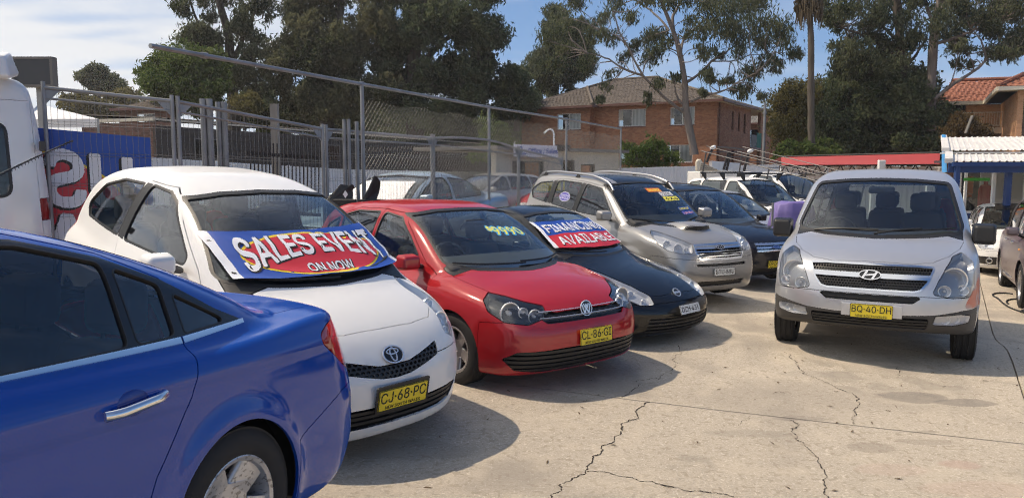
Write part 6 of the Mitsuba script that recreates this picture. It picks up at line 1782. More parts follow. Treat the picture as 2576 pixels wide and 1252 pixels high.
def decals(by, bg, bc, bw):
    # sales event banner
    W, H = 1.24, .42
    wr = lambda a, c: .009 + .005 * np.sin(9 * c + 5 * a) * a * (1 - a) * 4 + .004 * np.sin(23 * c + 9 * a + 3 * np.sin(4 * a)) + .0025 * np.sin(31 * a + 6 * c) + .018 * np.maximum(0, .12 - c) / .12
    sh = Sheet(by, 0, (.60, .63), (-.69, -.655), (1.002, .995), (1.25, 1.245), W, H, lift=.014, sag=wr)
    k = thing('sales_banner', 'blue, red and yellow sales event banner laid over the white hatchback\'s windscreen', 'banner', None, YARIS)
    sh.put(k, 'cloth', sbox(.05, 0, W - .05, H), 'banner_blue', 0, back=True)
    for a, b_ in ((0, .052), (W - .052, W)): sh.put(k, 'hem', sbox(a, 0, b_, H), 'banner_white', 0, back=True)
    e = ell(.50, .195, W / 2, .20)
    sh.put(k, 'ring', e, 'banner_yellow', 1)
    sh.put(k, 'oval', e.buffer(-.016), 'banner_red', 2)
    tx = fit_text('SALES EVENT', .115, W - .10, 0, 1, True)

    def bend(xy):
        a = (xy[:, 0] - .115) / (W - .215)
        q = (2 * a - 1) ** 2
        lo, hi = .205 - .150 * q, .375 - .035 * (1 - q) * 0 - .02 * q
        return np.stack([xy[:, 0] + .02 * (0.5 - xy[:, 1]) * (2 * a - 1), lo + (hi - lo) * xy[:, 1]], 1)
    big = warp(tx, bend)
    sh.put(k, 'letter_shadow', affinity.translate(big.buffer(.006), .004, -.005), 'ink_black', 3)
    sh.put(k, 'lettering', big.buffer(.001), 'banner_white', 4)
    on = fit_text('ON NOW', .46, .79, .045, .125, True)
    sh.put(k, 'letter_shadow', affinity.translate(on.buffer(.005), .003, -.003), 'ink_black', 3)
    sh.put(k, 'lettering', on, 'banner_white', 4)
    for x, y in ((.026, .33), (.026, .06), (W - .026, .34), (W - .026, .08)):
        sh.put(k, 'eyelet', Point(x, y).buffer(.012), 'ink_black', 2)
    # financing banner
    W, H = 1.22, .50
    sh = Sheet(bc, 0, (.585, .54), (-.60, -.50), (.915, .91), (1.165, 1.17), W, H, lift=.012, sag=lambda a, c: .009 + .006 * np.sin(8 * a + 11 * c) + .004 * np.sin(25 * a - 9 * c))
    k = thing('finance_banner', 'blue over red financing banner laid over the black coupe\'s windscreen', 'banner', None, COUPE)
    ymid = lambda x: .23 + .05 * (1 - ((x - W / 2) / (W / 2)) ** 2)
    xs = np.linspace(.045, W - .045, 30)
    low = Polygon([(.045, 0), (W - .045, 0)] + [(x, ymid(x)) for x in xs[::-1]])
    sh.put(k, 'cloth', sbox(.045, 0, W - .045, H).difference(low), 'banner_blue', 0, back=True)
    sh.put(k, 'cloth', low, 'banner_red', 0, back=True)
    for a, b_ in ((0, .045), (W - .045, W)): sh.put(k, 'hem', sbox(a, 0, b_, H), 'banner_white', 0, back=True)
    arch = lambda lo, hi: (lambda xy: np.stack([xy[:, 0], xy[:, 1] * (hi - lo) + lo + .05 * (1 - ((xy[:, 0] - W / 2) / (W / 2)) ** 2)], 1))
    for txt, lo, hi, x0, x1 in (('FINANCING', .265, .415, .08, W - .09), ('AVAILABLE', .03, .19, .12, W - .11)):
        g = warp(fit_text(txt, x0, x1, 0, 1, True), arch(lo, hi))
        sh.put(k, 'letter_shadow', affinity.translate(g, .007, -.006), 'ink_black', 1)
        sh.put(k, 'lettering', g, 'banner_white', 2)
    # price on the red hatchback
    sh = Sheet(bg, 0, (.03, .02), (-.47, -.42), (1.195, 1.175), (1.285, 1.255), .45, .125, 15, 7, lift=-.006)
    k = thing('price_lettering', 'yellow 9990 price on sky-blue patches, painted on the red hatchback\'s windscreen', 'price', None, GOLF)
    n = fit_text('9990', .10, .44, .015, .11)
    d = fit_text('$', .045, .09, .055, .115)
    sh.put(k, 'backing', n.buffer(.014).union(d.buffer(.01)), 'ink_sky', 0)
    sh.put(k, 'digits', n.union(d).buffer(.003), 'ink_priceyellow', 1)
    # stickers on the silver wagon
    sh = Sheet(bw, 90, (3.23, 3.23), (2.80, 2.80), (1.195, 1.195), (1.365, 1.365), .43, .17, 13, 9, lift=-.004)
    k = thing('year_sticker', 'oval purple-blue 2012 sticker on the silver wagon\'s side window', 'sticker', None, WAGON)
    o = ell(.165, .078, .215, .085)
    sh.put(k, 'oval', o, 'ink_white', 0)
    sh.put(k, 'field', o.buffer(-.008), 'ink_violet', 1)
    sh.put(k, 'lettering', fit_text('2012', .09, .34, .05, .12), 'ink_white', 2)
    sh = Sheet(bw, 0, (.16, .16), (-.62, -.56), (1.11, 1.11), (1.53, 1.53), .78, .62, 15, 13, lift=-.004)

    def strip(name, label, x, y, w, h, bgm, txt, fg, slant=0):
        k = thing(name, label, 'sticker', None, WAGON)
        sh.put(k, 'strip', sbox(x, y, x + w, y + h), bgm, 0)
        sh.put(k, 'lettering', fit_text(txt, x + .02, x + w - .02, y + h * .16, y + h * .84, True), fg, 1)
    strip('windscreen_sticker', 'orange-red strip with yellow letters, topmost sticker on the silver wagon\'s windscreen', .15, .53, .30, .072, 'ink_orange', 'SUBZ', 'ink_priceyellow')
    strip('windscreen_sticker', 'white diesel strip below the orange one on the silver wagon\'s windscreen', .34, .45, .29, .072, 'ink_white', 'DIESEL', 'ink_black')
    strip('windscreen_sticker', 'yellow four-by-four strip below the diesel strip on the silver wagon\'s windscreen', .34, .355, .34, .078, 'ink_priceyellow', '4X4', 'ink_black')
    strip('windscreen_sticker', 'blue strip with yellow sunroof lettering low on the silver wagon\'s windscreen', .45, .165, .29, .062, 'ink_blue', 'SUNROOF', 'ink_priceyellow')
    strip('windscreen_sticker', 'blue strip with pink low kilometres lettering, lowest sticker on the silver wagon\'s windscreen', .46, .085, .30, .066, 'ink_blue', 'Low Kms', 'ink_pink')

    # papers lying on dashboards
    for at_, x, y, z, a, w, h, lb in ((GOLF, 1.26, .44, .99, .3, .24, .13, 'white sheet of paper on the red hatchback\'s dashboard'), (WAGON, 1.42, .42, 1.112, .35, .32, .2, 'white sheet of paper on the silver wagon\'s dashboard'),
                                      (COUPE, 2.02, -.12, 1.02, .9, .16, .26, 'pale card behind the top of the black coupe\'s windscreen'), (YARIS, 1.02, .1, 1.045, .4, .28, .16, 'white card on the white hatchback\'s dashboard')):
        c_, s_ = math.cos(.2), math.sin(.2)
        p = np.array([[-h / 2, -w / 2], [h / 2, -w / 2], [h / 2, w / 2], [-h / 2, w / 2]])
        v = np.stack([x + p[:, 0] * c_ - p[:, 1] * s_, y + p[:, 0] * s_ + p[:, 1] * c_, z + p[:, 0] * a * .5], 1)
        single('paper_sheet', lb, 'paper', trimesh.Trimesh(v, [[0, 1, 2], [0, 2, 3]], process=False), 'paper', at=at_)


mat('banner_blue', (.022, .075, .36), .38, two=True, specular=.5)
mat('banner_red', (.55, .035, .05), .38, two=True, specular=.5)
mat('banner_white', (.74, .75, .78), .38, two=True, specular=.5)
mat('banner_yellow', (.72, .55, .03), .38, two=True, specular=.5)
mat('ink_priceyellow', (.80, .72, .10), .5, two=True)
mat('ink_violet', (.10, .09, .42), .5, two=True)
mat('ink_orange', (.72, .16, .03), .5, two=True)
mat('ink_pink', (.75, .38, .42), .5, two=True)

# ---------------------------------------------------------------- fences
mat('galvanised', proc(lambda p, n, uv: mix((.20, .205, .21), (.36, .365, .37), fbm(p.x * 7, p.y * 7, p.z * 7, 3))), .45, .55, two=True)
mat('wire', (.20, .205, .21), .5, .6, two=True)
mat('colorbond', (.66, .67, .68), .5, two=True)
mat('old_timber', proc(lambda p, n, uv: mix((.16, .14, .12), (.33, .30, .26), fbm(p.x * 12, p.y * 12, p.z * 1.5, 3))), .9)


def ribbed(P0, P1, z0, z1, pitch=.19, depth=.028, name='panel', key=None, m='colorbond', base=None):
    """Upright ribbed steel sheet from P0 to P1 (xy), z0/z1 at either end."""
    P0, P1 = np.asarray(P0, float), np.asarray(P1, float)
    L = np.linalg.norm(P1 - P0)
    t = (P1 - P0) / L
    n = np.array([t[1], -t[0]])
    s = []
    k = 0
    while k * pitch < L:
        for f, d in ((0, 0), (.30, 0), (.40, 1), (.60, 1), (.70, 0)):
            x = (k + f) * pitch
            if x < L: s.append((x, d * depth))
        k += 1
    s.append((L, 0))
    s = np.array(s)
    q = P0 + s[:, :1] * t + s[:, 1:] * n
    f_ = s[:, 0] / L
    lo, hi = z0[0] + (z0[1] - z0[0]) * f_, z1[0] + (z1[1] - z1[0]) * f_
    m_ = len(q)
    v = np.vstack([np.c_[q, lo], np.c_[q, hi]])
    i = np.arange(m_ - 1)
    return part(key, name, (v, np.stack([i, i + 1, i + 1 + m_, i + m_], 1)), m)


def colour_fence(label, pts, h, panel=2.4, m='colorbond'):
    """pts: (x, y, top z)."""
    key = thing('steel_fence', label, 'fence')
    for (x0, y0, a), (x1, y1, b) in zip(pts, pts[1:]):
        L = math.hypot(x1 - x0, y1 - y0)
        n = max(1, round(L / panel))
        for i in range(n):
            f0, f1 = i / n, (i + 1) / n
            A, B = (x0 + (x1 - x0) * f0, y0 + (y1 - y0) * f0), (x0 + (x1 - x0) * f1, y0 + (y1 - y0) * f1)
            za, zb = a + (b - a) * f0, a + (b - a) * f1
            ribbed(A, B, (za - h, zb - h), (za - .03, zb - .03), key=key, m=m)
            part(key, 'top_rail', bar((*A, za - .02), (*B, zb - .02), .06, .04), m)
            part(key, 'post', bar((A[0], A[1] - .03, za - h), (A[0], A[1] - .03, za + .02), .06, .06, up=(1, 0, 0)), m)


def chain_link():
    H = 3.12
    px = [(910, 212), (1230, 270), (1425, 300), (1562, 325)]
    P = []
    for x, y in px:
        lo, hi = 5.0, 60.0
        for _ in range(50):
            m = (lo + hi) / 2
            lo, hi = (m, hi) if at(x, y, m)[2] < H else (lo, m)
        P.append(at(x, y, lo))
    P = np.array(P)
    key = thing('chain_link_fence', 'tall chain-link fence on steel posts running back from behind the parked cars', 'fence')
    d0 = (P[0] - P[1])
    tip = P[0] + d0 / np.linalg.norm(d0) * 3.9
    for a, b in zip([tip, *P[:-1]], P):
        part(key, 'top_rail', tube([a, b], .026, 10), 'galvanised', smooth=50)
    part(key, 'rail_collar', tube([P[0] + (tip - P[0]) * .82, P[0] + (tip - P[0]) * .80], .036, 10), 'galvanised', smooth=50)
    for p in P: part(key, 'post', tube([(p[0], p[1], float(gz(p[0], p[1])) - .1), (p[0], p[1], H + .04)], .030, 10), 'galvanised', smooth=50)
    p_ = .052
    rng = np.random.default_rng(2)
    for a, b in zip(P[:-1], P[1:]):
        L = np.linalg.norm((b - a)[:2])
        t = (b - a)[:2] / L
        nrm = np.array([-t[1], t[0]])
        V, F, c = [], [], 0
        zg = float(gz(*a[:2])) + .05
        nz = int((H - .06 - zg) / p_)
        j = np.arange(nz + 1)
        ang = np.arange(3) * 2 * np.pi / 3
        for k in range(int(L / p_)):
            s = (k + .5) * p_ + (((j + k) % 2) - .5) * p_ * .96 + .012 * np.sin(j * .21 + k * .05)
            o = (((j + k) % 2) - .5) * .004
            z = zg + j * p_ * .96
            sagv = .05 * np.maximum(0, j / nz - .93) / .07 * np.sin(k * .12 + a[1]) ** 2
            q = np.stack([a[0] + t[0] * s + nrm[0] * o, a[1] + t[1] * s + nrm[1] * o, z - sagv], 1)
            e = .0016
            ring_ = np.stack([e * np.cos(ang)[:, None] * t[0] + e * np.sin(ang)[:, None] * nrm[0], e * np.cos(ang)[:, None] * t[1] + e * np.sin(ang)[:, None] * nrm[1], 0 * ang[:, None]], -1)[:, 0]
            v = (q[:, None] + ring_[None]).reshape(-1, 3)
            i, r = np.meshgrid(np.arange(nz), np.arange(3), indexing='ij')
            qd = np.stack([i * 3 + r, i * 3 + (r + 1) % 3, (i + 1) * 3 + (r + 1) % 3, (i + 1) * 3 + r], -1).reshape(-1, 4)
            F.append(np.vstack([qd[:, [0, 1, 2]], qd[:, [0, 2, 3]]]) + c)
            V.append(v)
            c += len(v)
        part(key, 'wire_mesh', trimesh.Trimesh(np.vstack(V), np.vstack(F), process=False), 'wire', kind='stuff')
    return P, H


def mesh_panel(key, a, b, zb, step=.062, sag=0.0):
    """A temporary fence panel: a, b are its top corners, zb the height of its foot."""
    a, b = np.asarray(a, float), np.asarray(b, float)
    L = np.linalg.norm((b - a)[:2])
    mid = (a + b) / 2 + [0, 0, sag]
    part(key, 'top_rail', tube(curve([a, mid, b], 8) if sag else [a, b], .023, 10), 'galvanised', smooth=50)
    part(key, 'middle_rail', tube([a - [0, 0, .12], b - [0, 0, .12]], .014, 8), 'galvanised', smooth=50)
    for p in (a, b): part(key, 'post', tube([(p[0], p[1], zb), (p[0], p[1], p[2] + .07)], .024, 10), 'galvanised', smooth=50)
    for p, q in ((a, b), (b, a)):
        t = (q - p) / np.linalg.norm(q - p)
        g = Polygon([(0, 0), (.17, 0), (.14, -.03), (.03, -.15), (0, -.18)])
        e = extrude(g, .006)
        M = np.eye(4)
        M[:3, 0], M[:3, 1], M[:3, 2], M[:3, 3] = t, [0, 0, 1], np.cross(t, [0, 0, 1.0]), p - [0, 0, .02]
        e.apply_transform(M)
        part(key, 'corner_plate', e, 'galvanised')
    ws = []
    n = int(L / step)
    rng = np.random.default_rng(int(abs(a[0]) * 100))
    for i in range(1, n):
        f = i / n
        p = a + (b - a) * f
        w = rng.normal(0, .006)
        ws.append(tube([(p[0], p[1], zb + .1), (p[0] + w, p[1], (zb + p[2]) / 2), (p[0], p[1], p[2] - .02)], .0026, 3, cap=False))
    for z in np.arange(zb + .25, min(a[2], b[2]) - .1, .36):
        for o in (0, .035): ws.append(tube([(a[0], a[1], z + o), (b[0], b[1], z + o + (b[2] - a[2]) * .3)], .003, 3, cap=False))
    part(key, 'wire_mesh', cat(ws), 'wire', kind='stuff')


def fences():
    P, H = chain_link()
    A, B = at(85, 218, 8.95), at(440, 255, 9.45)
    A = B + (A - B) * .96
    C, D, E, F = at(842, 325, 10.95), at(1110, 347, 13.75), at(1322, 375, 17.4), at(1432, 402, 19.2)
    off = np.array([-.16, .06, 0])
    C, D, E, F = C + off, D + off, E + off, F + off
    for a, b, lb, sag in ((A, B, 'galvanised mesh fence panel behind the white hatchback, holding the mirrored banner', 0), (B, C, 'galvanised mesh fence panel between the banner and the chain-link fence, steel posts stacked behind it', 0),
                          (C, D, 'galvanised mesh fence panel just behind the first bay of the chain-link fence', 0), (D, E, 'mesh fence panel with a bowed top rail behind the chain-link fence', .10), (E, F, 'mesh fence panel with a leaning top, farthest along the chain-link fence', 0)):
        k = thing('mesh_fence_panel', lb, 'fence', 'temporary mesh fence panels')
        s = (b - a) / np.linalg.norm(b - a) * .035
        mesh_panel(k, a + s, b - s, float(gz(*((a + b) / 2)[:2])) + .08, sag=sag)
    # steel posts standing behind the panel
    def post(label, px, py, Y, r, n=1, m='galvanised', nm='steel_post', gap=.06, zl=None):
        p = at(px, py, Y)
        k = thing(nm, label, 'post')
        for i in range(n):
            x = p[0] + (i - (n - 1) / 2) * gap
            part(k, 'tube' if m == 'galvanised' else 'shaft', tube([(x, p[1], float(gz(p[0], p[1]))), (x, p[1], p[2])], r, 12) if m == 'galvanised' else bar((x, p[1], float(gz(p[0], p[1]))), (x, p[1], p[2]), r * 2, r * 2, up=(1, 0, 0)), m, smooth=50 if m == 'galvanised' else False)
    post('pair of thick steel tubes standing upright behind the mesh panel, left of two such pairs', 518, 249, 9.95, .040, 2, gap=.082)
    post('pair of thick steel tubes standing upright behind the mesh panel, right of two such pairs', 556, 257, 10.15, .038, 2, gap=.075)
    post('weathered square timber post behind the steel picket panel', 690, 262, 13.2, .06, 1, 'old_timber', 'timber_post')
    post('pair of steel tubes beside the end post of the chain-link fence', 871, 300, 11.3, .028, 2, gap=.062)
    post('single steel tube just left of the chain-link end post', 897, 306, 11.5, .028, 1)
    # dark steel pickets leaning behind the panel
    k = thing('picket_panel', 'panel of narrow dark steel pickets standing behind the mesh fence', 'fence panel')
    for i, x in enumerate(np.arange(672, 850, 9.4)):
        Y = 10.5 + (x - 672) / 178 * .95
        p = at(x, 352 + (x - 672) * .13, Y) + off * 1.6
        q = at(x, 545, Y) + off * 1.6
        part(k, 'picket', bar(q, p, .026, .012), 'picket_dark')
    for zz in (385, 530):
        part(k, 'picket_rail', bar(at(668, zz, 10.5) + off * 1.9, at(852, zz + 12, 11.46) + off * 1.9, .02, .05), 'picket_dark')
    # mirrored sales banner tied to the first panel
    t = (B - A) / np.linalg.norm(B - A)
    n = np.array([-t[1], t[0], 0])
    Wb, Hb = 1.42, 2.05
    tr = B - t * .30 + n * .05
    zt = at(382, 322, tr[1])[2]
    k = thing('sales_banner', 'blue banner with big white mirrored letters, tied to the mesh fence at the left', 'banner')
    M = np.eye(4)
    M[:3, 0], M[:3, 1], M[:3, 2], M[:3, 3] = t, [0, 0, 1], np.cross(t, [0, 0, 1.0]), [tr[0] - t[0] * Wb, tr[1] - t[1] * Wb, zt - Hb]

    def put(g, name, m, layer):
        g = g.intersection(sbox(0, 0, Wb, Hb))
        if not polys(g): return
        e = extrude(g, .0015)
        e.apply_translation((0, 0, layer * .002))
        e.apply_transform(M)
        part(k, name, e, m)
    put(sbox(0, 0, Wb, Hb), 'cloth', 'banner_blue', 0)
    mir = lambda g: affinity.scale(g, -1, 1, origin=(Wb / 2, 0))     # the banner is seen from behind
    ov = mir(ell(1.75, .75, 2.0, Hb - .90))
    put(ov, 'ring', 'banner_yellow', 1)
    put(ov.buffer(-.03), 'oval', 'banner_red', 2)
    used = warp(fit_text('USED', .217, 2.08, 0, 1, True), lambda xy: np.stack([xy[:, 0], Hb - .90 + xy[:, 1] * (.64 + .05 * np.clip((xy[:, 0] - .4) / .8, 0, 1))], 1))
    cars = fit_text('CARS', .15, 2.15, Hb - 1.62, Hb - .98, True)
    for g in (used, cars):
        put(mir(affinity.translate(g.buffer(.02), .022, -.022)), 'letter_shadow', 'ink_black', 3)
        put(mir(g.buffer(.012)), 'lettering', 'banner_white', 4)
    # black bumper panels leaning on the fence, one with a white diamond badge
    z5 = lambda p: ((400 + p[0] / 3.13) / 1.1401, (220 + p[1] / 3.13) / 1.1401)
    for lb, pts, Y, badge in (('pointed black plastic car panel with a white diamond badge, leaning on the fence', [(1640, 1125), (1740, 1030), (1800, 965), (1880, 978), (1935, 932), (1990, 898), (1975, 935), (1905, 1012), (1912, 1125)], 10.35, (1848, 1055)),
                              ('curved pointed black plastic car panel standing behind the red hatchback', [(1985, 1125), (2050, 1000), (2092, 918), (2115, 870), (2158, 940), (2150, 1020), (2120, 1125)], 10.9, None)):
        k = thing('car_panel', lb, 'car part')
        Q = np.array([at(*z5(p), Y) for p in pts])
        pg = Polygon(np.c_[Q[:, 0], Q[:, 2]]).buffer(.03).buffer(-.06).buffer(.03)
        c = pg.centroid
        g = extrude(pg.segmentize(.05), .018)
        v = g.vertices.copy()
        g = trimesh.Trimesh(np.stack([v[:, 0], Y - v[:, 2] + .35 * (v[:, 0] - c.x) ** 2 + .06 * np.sin(v[:, 1] * 9), v[:, 1]], 1), g.faces, process=False)
        if g.volume < 0: g.invert()
        part(k, 'panel', g, 'black_plastic', smooth=40)
        lowz = float(gz(c.x, Y))
        part(k, 'lower_edge', boxm(c.x - .2, c.x + .2, Y - .03, Y + .03, lowz, Q[:, 2].min() + .04, .01), 'black_plastic')
        if badge:
            b_ = at(*z5(badge), Y - .06)
            part(k, 'badge', trimesh.Trimesh(np.array([b_ + [0, 0, .055], b_ + [-.035, 0, 0], b_ - [0, 0, .055], b_ + [.035, 0, 0]]), [[0, 1, 2], [0, 2, 3]], process=False), 'ink_white')
    # white steel fences at the back of the lot
    pts = [at(330, 392, 15.5), at(545, 407, 18), at(870, 426, 23), at(1150, 432, 28), at(1250, 432, 30)]
    colour_fence('white ribbed steel fence behind the mesh fences', [tuple(p) for p in pts], 1.6)
    pts = [at(1535, 424, 31), at(1700, 419, 33), at(1960, 414, 36)]
    colour_fence('white ribbed steel fence below the brick apartment block', [tuple(p) for p in pts], 1.7)
    pts = [at(1968, 419, 28.5), at(2380, 419, 24.5)]
    colour_fence('white ribbed steel fence under the red awning', [tuple(p) for p in pts], 1.8)


mat('picket_dark', (.055, .05, .05), .6, .2, two=True)

# ---------------------------------------------------------------- buildings beyond the lot
def brick_fn(c0, c1, mortar, w=.235, h=.086):
    def fn(p, n, uv):
        u = dr.select(dr.abs(n.x) > dr.abs(n.y), p.y + p.x * .3, p.x - p.y * .3)
        r = dr.floor(p.z / h)
        fz = p.z / h - r
        x = u / w + .5 * (r - 2 * dr.floor(r / 2))
        fx = x - dr.floor(x)
        t = cell_rand(x, r, 3)
        c = mix(c0, c1, t)
        j = dr.maximum(smoothstep(.84, .9, fz), smoothstep(.93, .96, fx))
        return mix(c * (0.8 + 0.4 * fbm(p.x * .8, p.y * .8, p.z * .8, 2)), mortar, .55 * j)
    return fn


mat('brick_orange', proc(brick_fn((.27, .115, .065), (.40, .19, .11), (.34, .25, .20))), .85)
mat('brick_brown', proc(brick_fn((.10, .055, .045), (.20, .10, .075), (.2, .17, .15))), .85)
mat('brick_tan', proc(brick_fn((.42, .21, .11), (.52, .29, .16), (.45, .36, .28))), .85)
mat('brick_dark', proc(brick_fn((.05, .035, .03), (.10, .065, .05), (.10, .09, .08))), .85)
for kk, c0, c1 in (('tile_brown', (.075, .062, .052), (.15, .125, .105)), ('tile_red', (.21, .078, .046), (.31, .13, .08)), ('tile_grey', (.11, .105, .10), (.19, .18, .17))):
    mat(kk, proc((lambda a, b: lambda p, n, uv: mix(a, b, .6 * noise(p.x * 3, p.y * 3, p.z * 3) + .4 * fbm(p.x * .6, p.y * .6, p.z * .6, 2)))(c0, c1)), .8)
mat('gutter_brown', (.16, .075, .06), .5)
mat('cream_paint', (.58, .54, .45), .6)
mat('white_frame', (.72, .73, .74), .45)
mat('curtain', proc(lambda p, n, uv: mix((.5, .5, .5), (.72, .72, .70), .5 + .5 * dr.sin((p.x + p.y * .6) * 40))), .9)
mat('dark_room', (.03, .03, .032), .9)
mat('render_cream', proc(lambda p, n, uv: mix((.42, .39, .32), (.55, .51, .43), fbm(p.x * 2, p.y * 2, p.z * 2, 3))), .85)
mat('dark_timber', proc(lambda p, n, uv: mix((.045, .038, .034), (.09, .075, .065), fbm(p.x * 1, p.y * 1, p.z * 9, 3))), .8)
mat('slate_board', (.035, .04, .05), .5)
mat('roof_sheet', proc(lambda p, n, uv: mix((.52, .51, .49), (.68, .67, .65), fbm(p.x * 2.2, p.y * 2.2, p.z * 2, 3))), .55, .1, two=True)
mat('fascia_blue', (.015, .045, .16), .5, two=True)
mat('blue_sheet', (.05, .22, .48), .45, two=True)
mat('awning_red', (.30, .014, .022), .55, two=True)
mat('white_cloth', (.72, .72, .72), .7, two=True)
mat('green_cloth', (.02, .16, .12), .8, two=True)
mat('truss_dark', (.035, .03, .03), .6, .3)
tint('pane', (.55, .6, .62))


class Frame:
    """A wall's own axes: u along it, n out of it, z up."""
    def __init__(s, o, u, n):
        s.o, s.u, s.n = np.array([o[0], o[1], 0.0]), np.array([u[0], u[1], 0.0]), np.array([n[0], n[1], 0.0])

    def M(s):
        m = np.eye(4)
        m[:3, 0], m[:3, 1], m[:3, 2], m[:3, 3] = s.u, [0, 0, 1], s.n, s.o
        return m

    def put(s, g):
        g.apply_transform(s.M())
        return g

    def box(s, u0, u1, z0, z1, n0, n1, c=0): return s.put(boxm(u0, u1, z0, z1, n0, n1, c))

    def p(s, u, z, n=0): return s.o + s.u * u + s.n * n + [0, 0, z]


def facade(key, name, fr, u0, u1, z0, z1, holes, m, t=.24):
    g = sbox(u0, z0, u1, z1)
    for a, b, c, d in holes: g = g.difference(sbox(a, c, b, d))
    e = extrude(g, t)
    e.apply_translation((0, 0, -t))
    return part(key, name, fr.put(e), m)


def house_window(key, fr, a, b, c, d, split=.5, cur=None, frame='white_frame', deep=.12, sill='gutter_brown', panes=2):
    k = part(key, 'window', fr.put(cat([boxm(a, b, c, c + .05, -deep, -deep + .05), boxm(a, b, d - .05, d, -deep, -deep + .05), boxm(a, a + .05, c + .05, d - .05, -deep, -deep + .05), boxm(b - .05, b, c + .05, d - .05, -deep, -deep + .05)]
                                       + ([boxm(a + (b - a) * split - .03, a + (b - a) * split + .03, c + .05, d - .05, -deep + .002, -deep + .055)] if panes == 2 else []))), frame)
    xs = [a + .05, a + (b - a) * split, b - .05] if panes == 2 else [a + .05, b - .05]
    for i in range(len(xs) - 1):
        v = np.array([[xs[i], c + .05, -deep + .02], [xs[i + 1], c + .05, -deep + .02], [xs[i + 1], d - .05, -deep + .02], [xs[i], d - .05, -deep + .02]])
        part(k, 'pane', fr.put(trimesh.Trimesh(v, [[0, 1, 2], [0, 2, 3]], process=False)), 'pane')
        if cur and i in cur:
            n = 16
            uu = np.linspace(xs[i], xs[i + 1], n)
            zz = -deep - .06 + .02 * np.sin(np.arange(n) * 2.1)
            v = np.vstack([np.c_[uu, np.full(n, c + .05), zz], np.c_[uu, np.full(n, d - .05), zz]])
            j = np.arange(n - 1)
            part(k, 'curtain', fr.put(trimesh.Trimesh(v, np.vstack([np.stack([j, j + 1, j + 1 + n], 1), np.stack([j, j + 1 + n, j + n], 1)]), process=False)), 'curtain')
    part(k, 'room', fr.box(a - .1, b + .1, c - .1, d + .1, -1.2, -1.15), 'dark_room')
    if sill: part(k, 'sill', fr.box(a - .06, b + .06, c - .07, c, -.1, .05), sill)
    return k


def tiled_slope(key, a, b, ra, rb, m, w=.30, h=.36, most=150, name='roof_tile', limit=None):
    """Roof tiles on the slope between the eave a-b and the ridge ra-rb; the lowest rows are pieces of their own."""
    a, b, ra, rb = (np.asarray(x, float) for x in (a, b, ra, rb))
    base = (b - a)
    L = np.linalg.norm(base)
    u = base / L
    up = (ra + rb) / 2 - (a + b) / 2
    up = up - u * (up @ u)
    S = np.linalg.norm(up)
    v = up / S
    n = np.cross(u, v)
    if n[2] < 0: n = -n
    la, lb = (ra - a) @ u, (rb - a) @ u
    under = trimesh.Trimesh(np.array([a, b, rb, ra]) - n * .06, [[0, 1, 2], [0, 2, 3]] if np.cross(b - a, rb - a) @ n > 0 else [[0, 2, 1], [0, 3, 2]], process=False)
    bed = part(key, 'roof', under, m)
    rows = int(S / h)
    rest, cnt = [], 0
    prof = [(0, .0), (.18, .022), (.36, .028), (.54, .012), (.72, .0), (1.0, .004)]
    rng = np.random.default_rng(int(abs(a[0] * 37)) + 1)
    for r in range(rows):
        f0 = (r * h) / S
        x0, x1 = la * f0, L + (lb - L) * f0
        k = int((x1 - x0) / w)
        if k < 1: continue
        off = x0 + ((x1 - x0) - k * w) / 2
        for i in range(k):
            s0 = off + i * w
            V = []
            j = rng.normal(0, .006)
            for e, lift in ((r * h - .03, .022), (r * h + h + .02, .002)):
                for p, q in prof: V.append(a + u * (s0 + p * w) + v * e + n * (q + lift + j))
            V += [V[0] - n * .03, V[5] - n * .03]
            F = [[q, q + 1, q + 7] for q in range(5)] + [[q, q + 7, q + 6] for q in range(5)] + [[12, 13, 5], [12, 5, 0]] + [[0, 5, 3], [0, 3, 1]]
            t = trimesh.Trimesh(np.array(V), F if np.cross(u, v) @ n > 0 else [x[::-1] for x in F], process=False)
            if cnt < most:
                part(bed, name, t, m)
                cnt += 1
            else: rest.append(t)
    if rest: part(bed, 'tile_field', cat(rest), m, kind='stuff')
    return bed


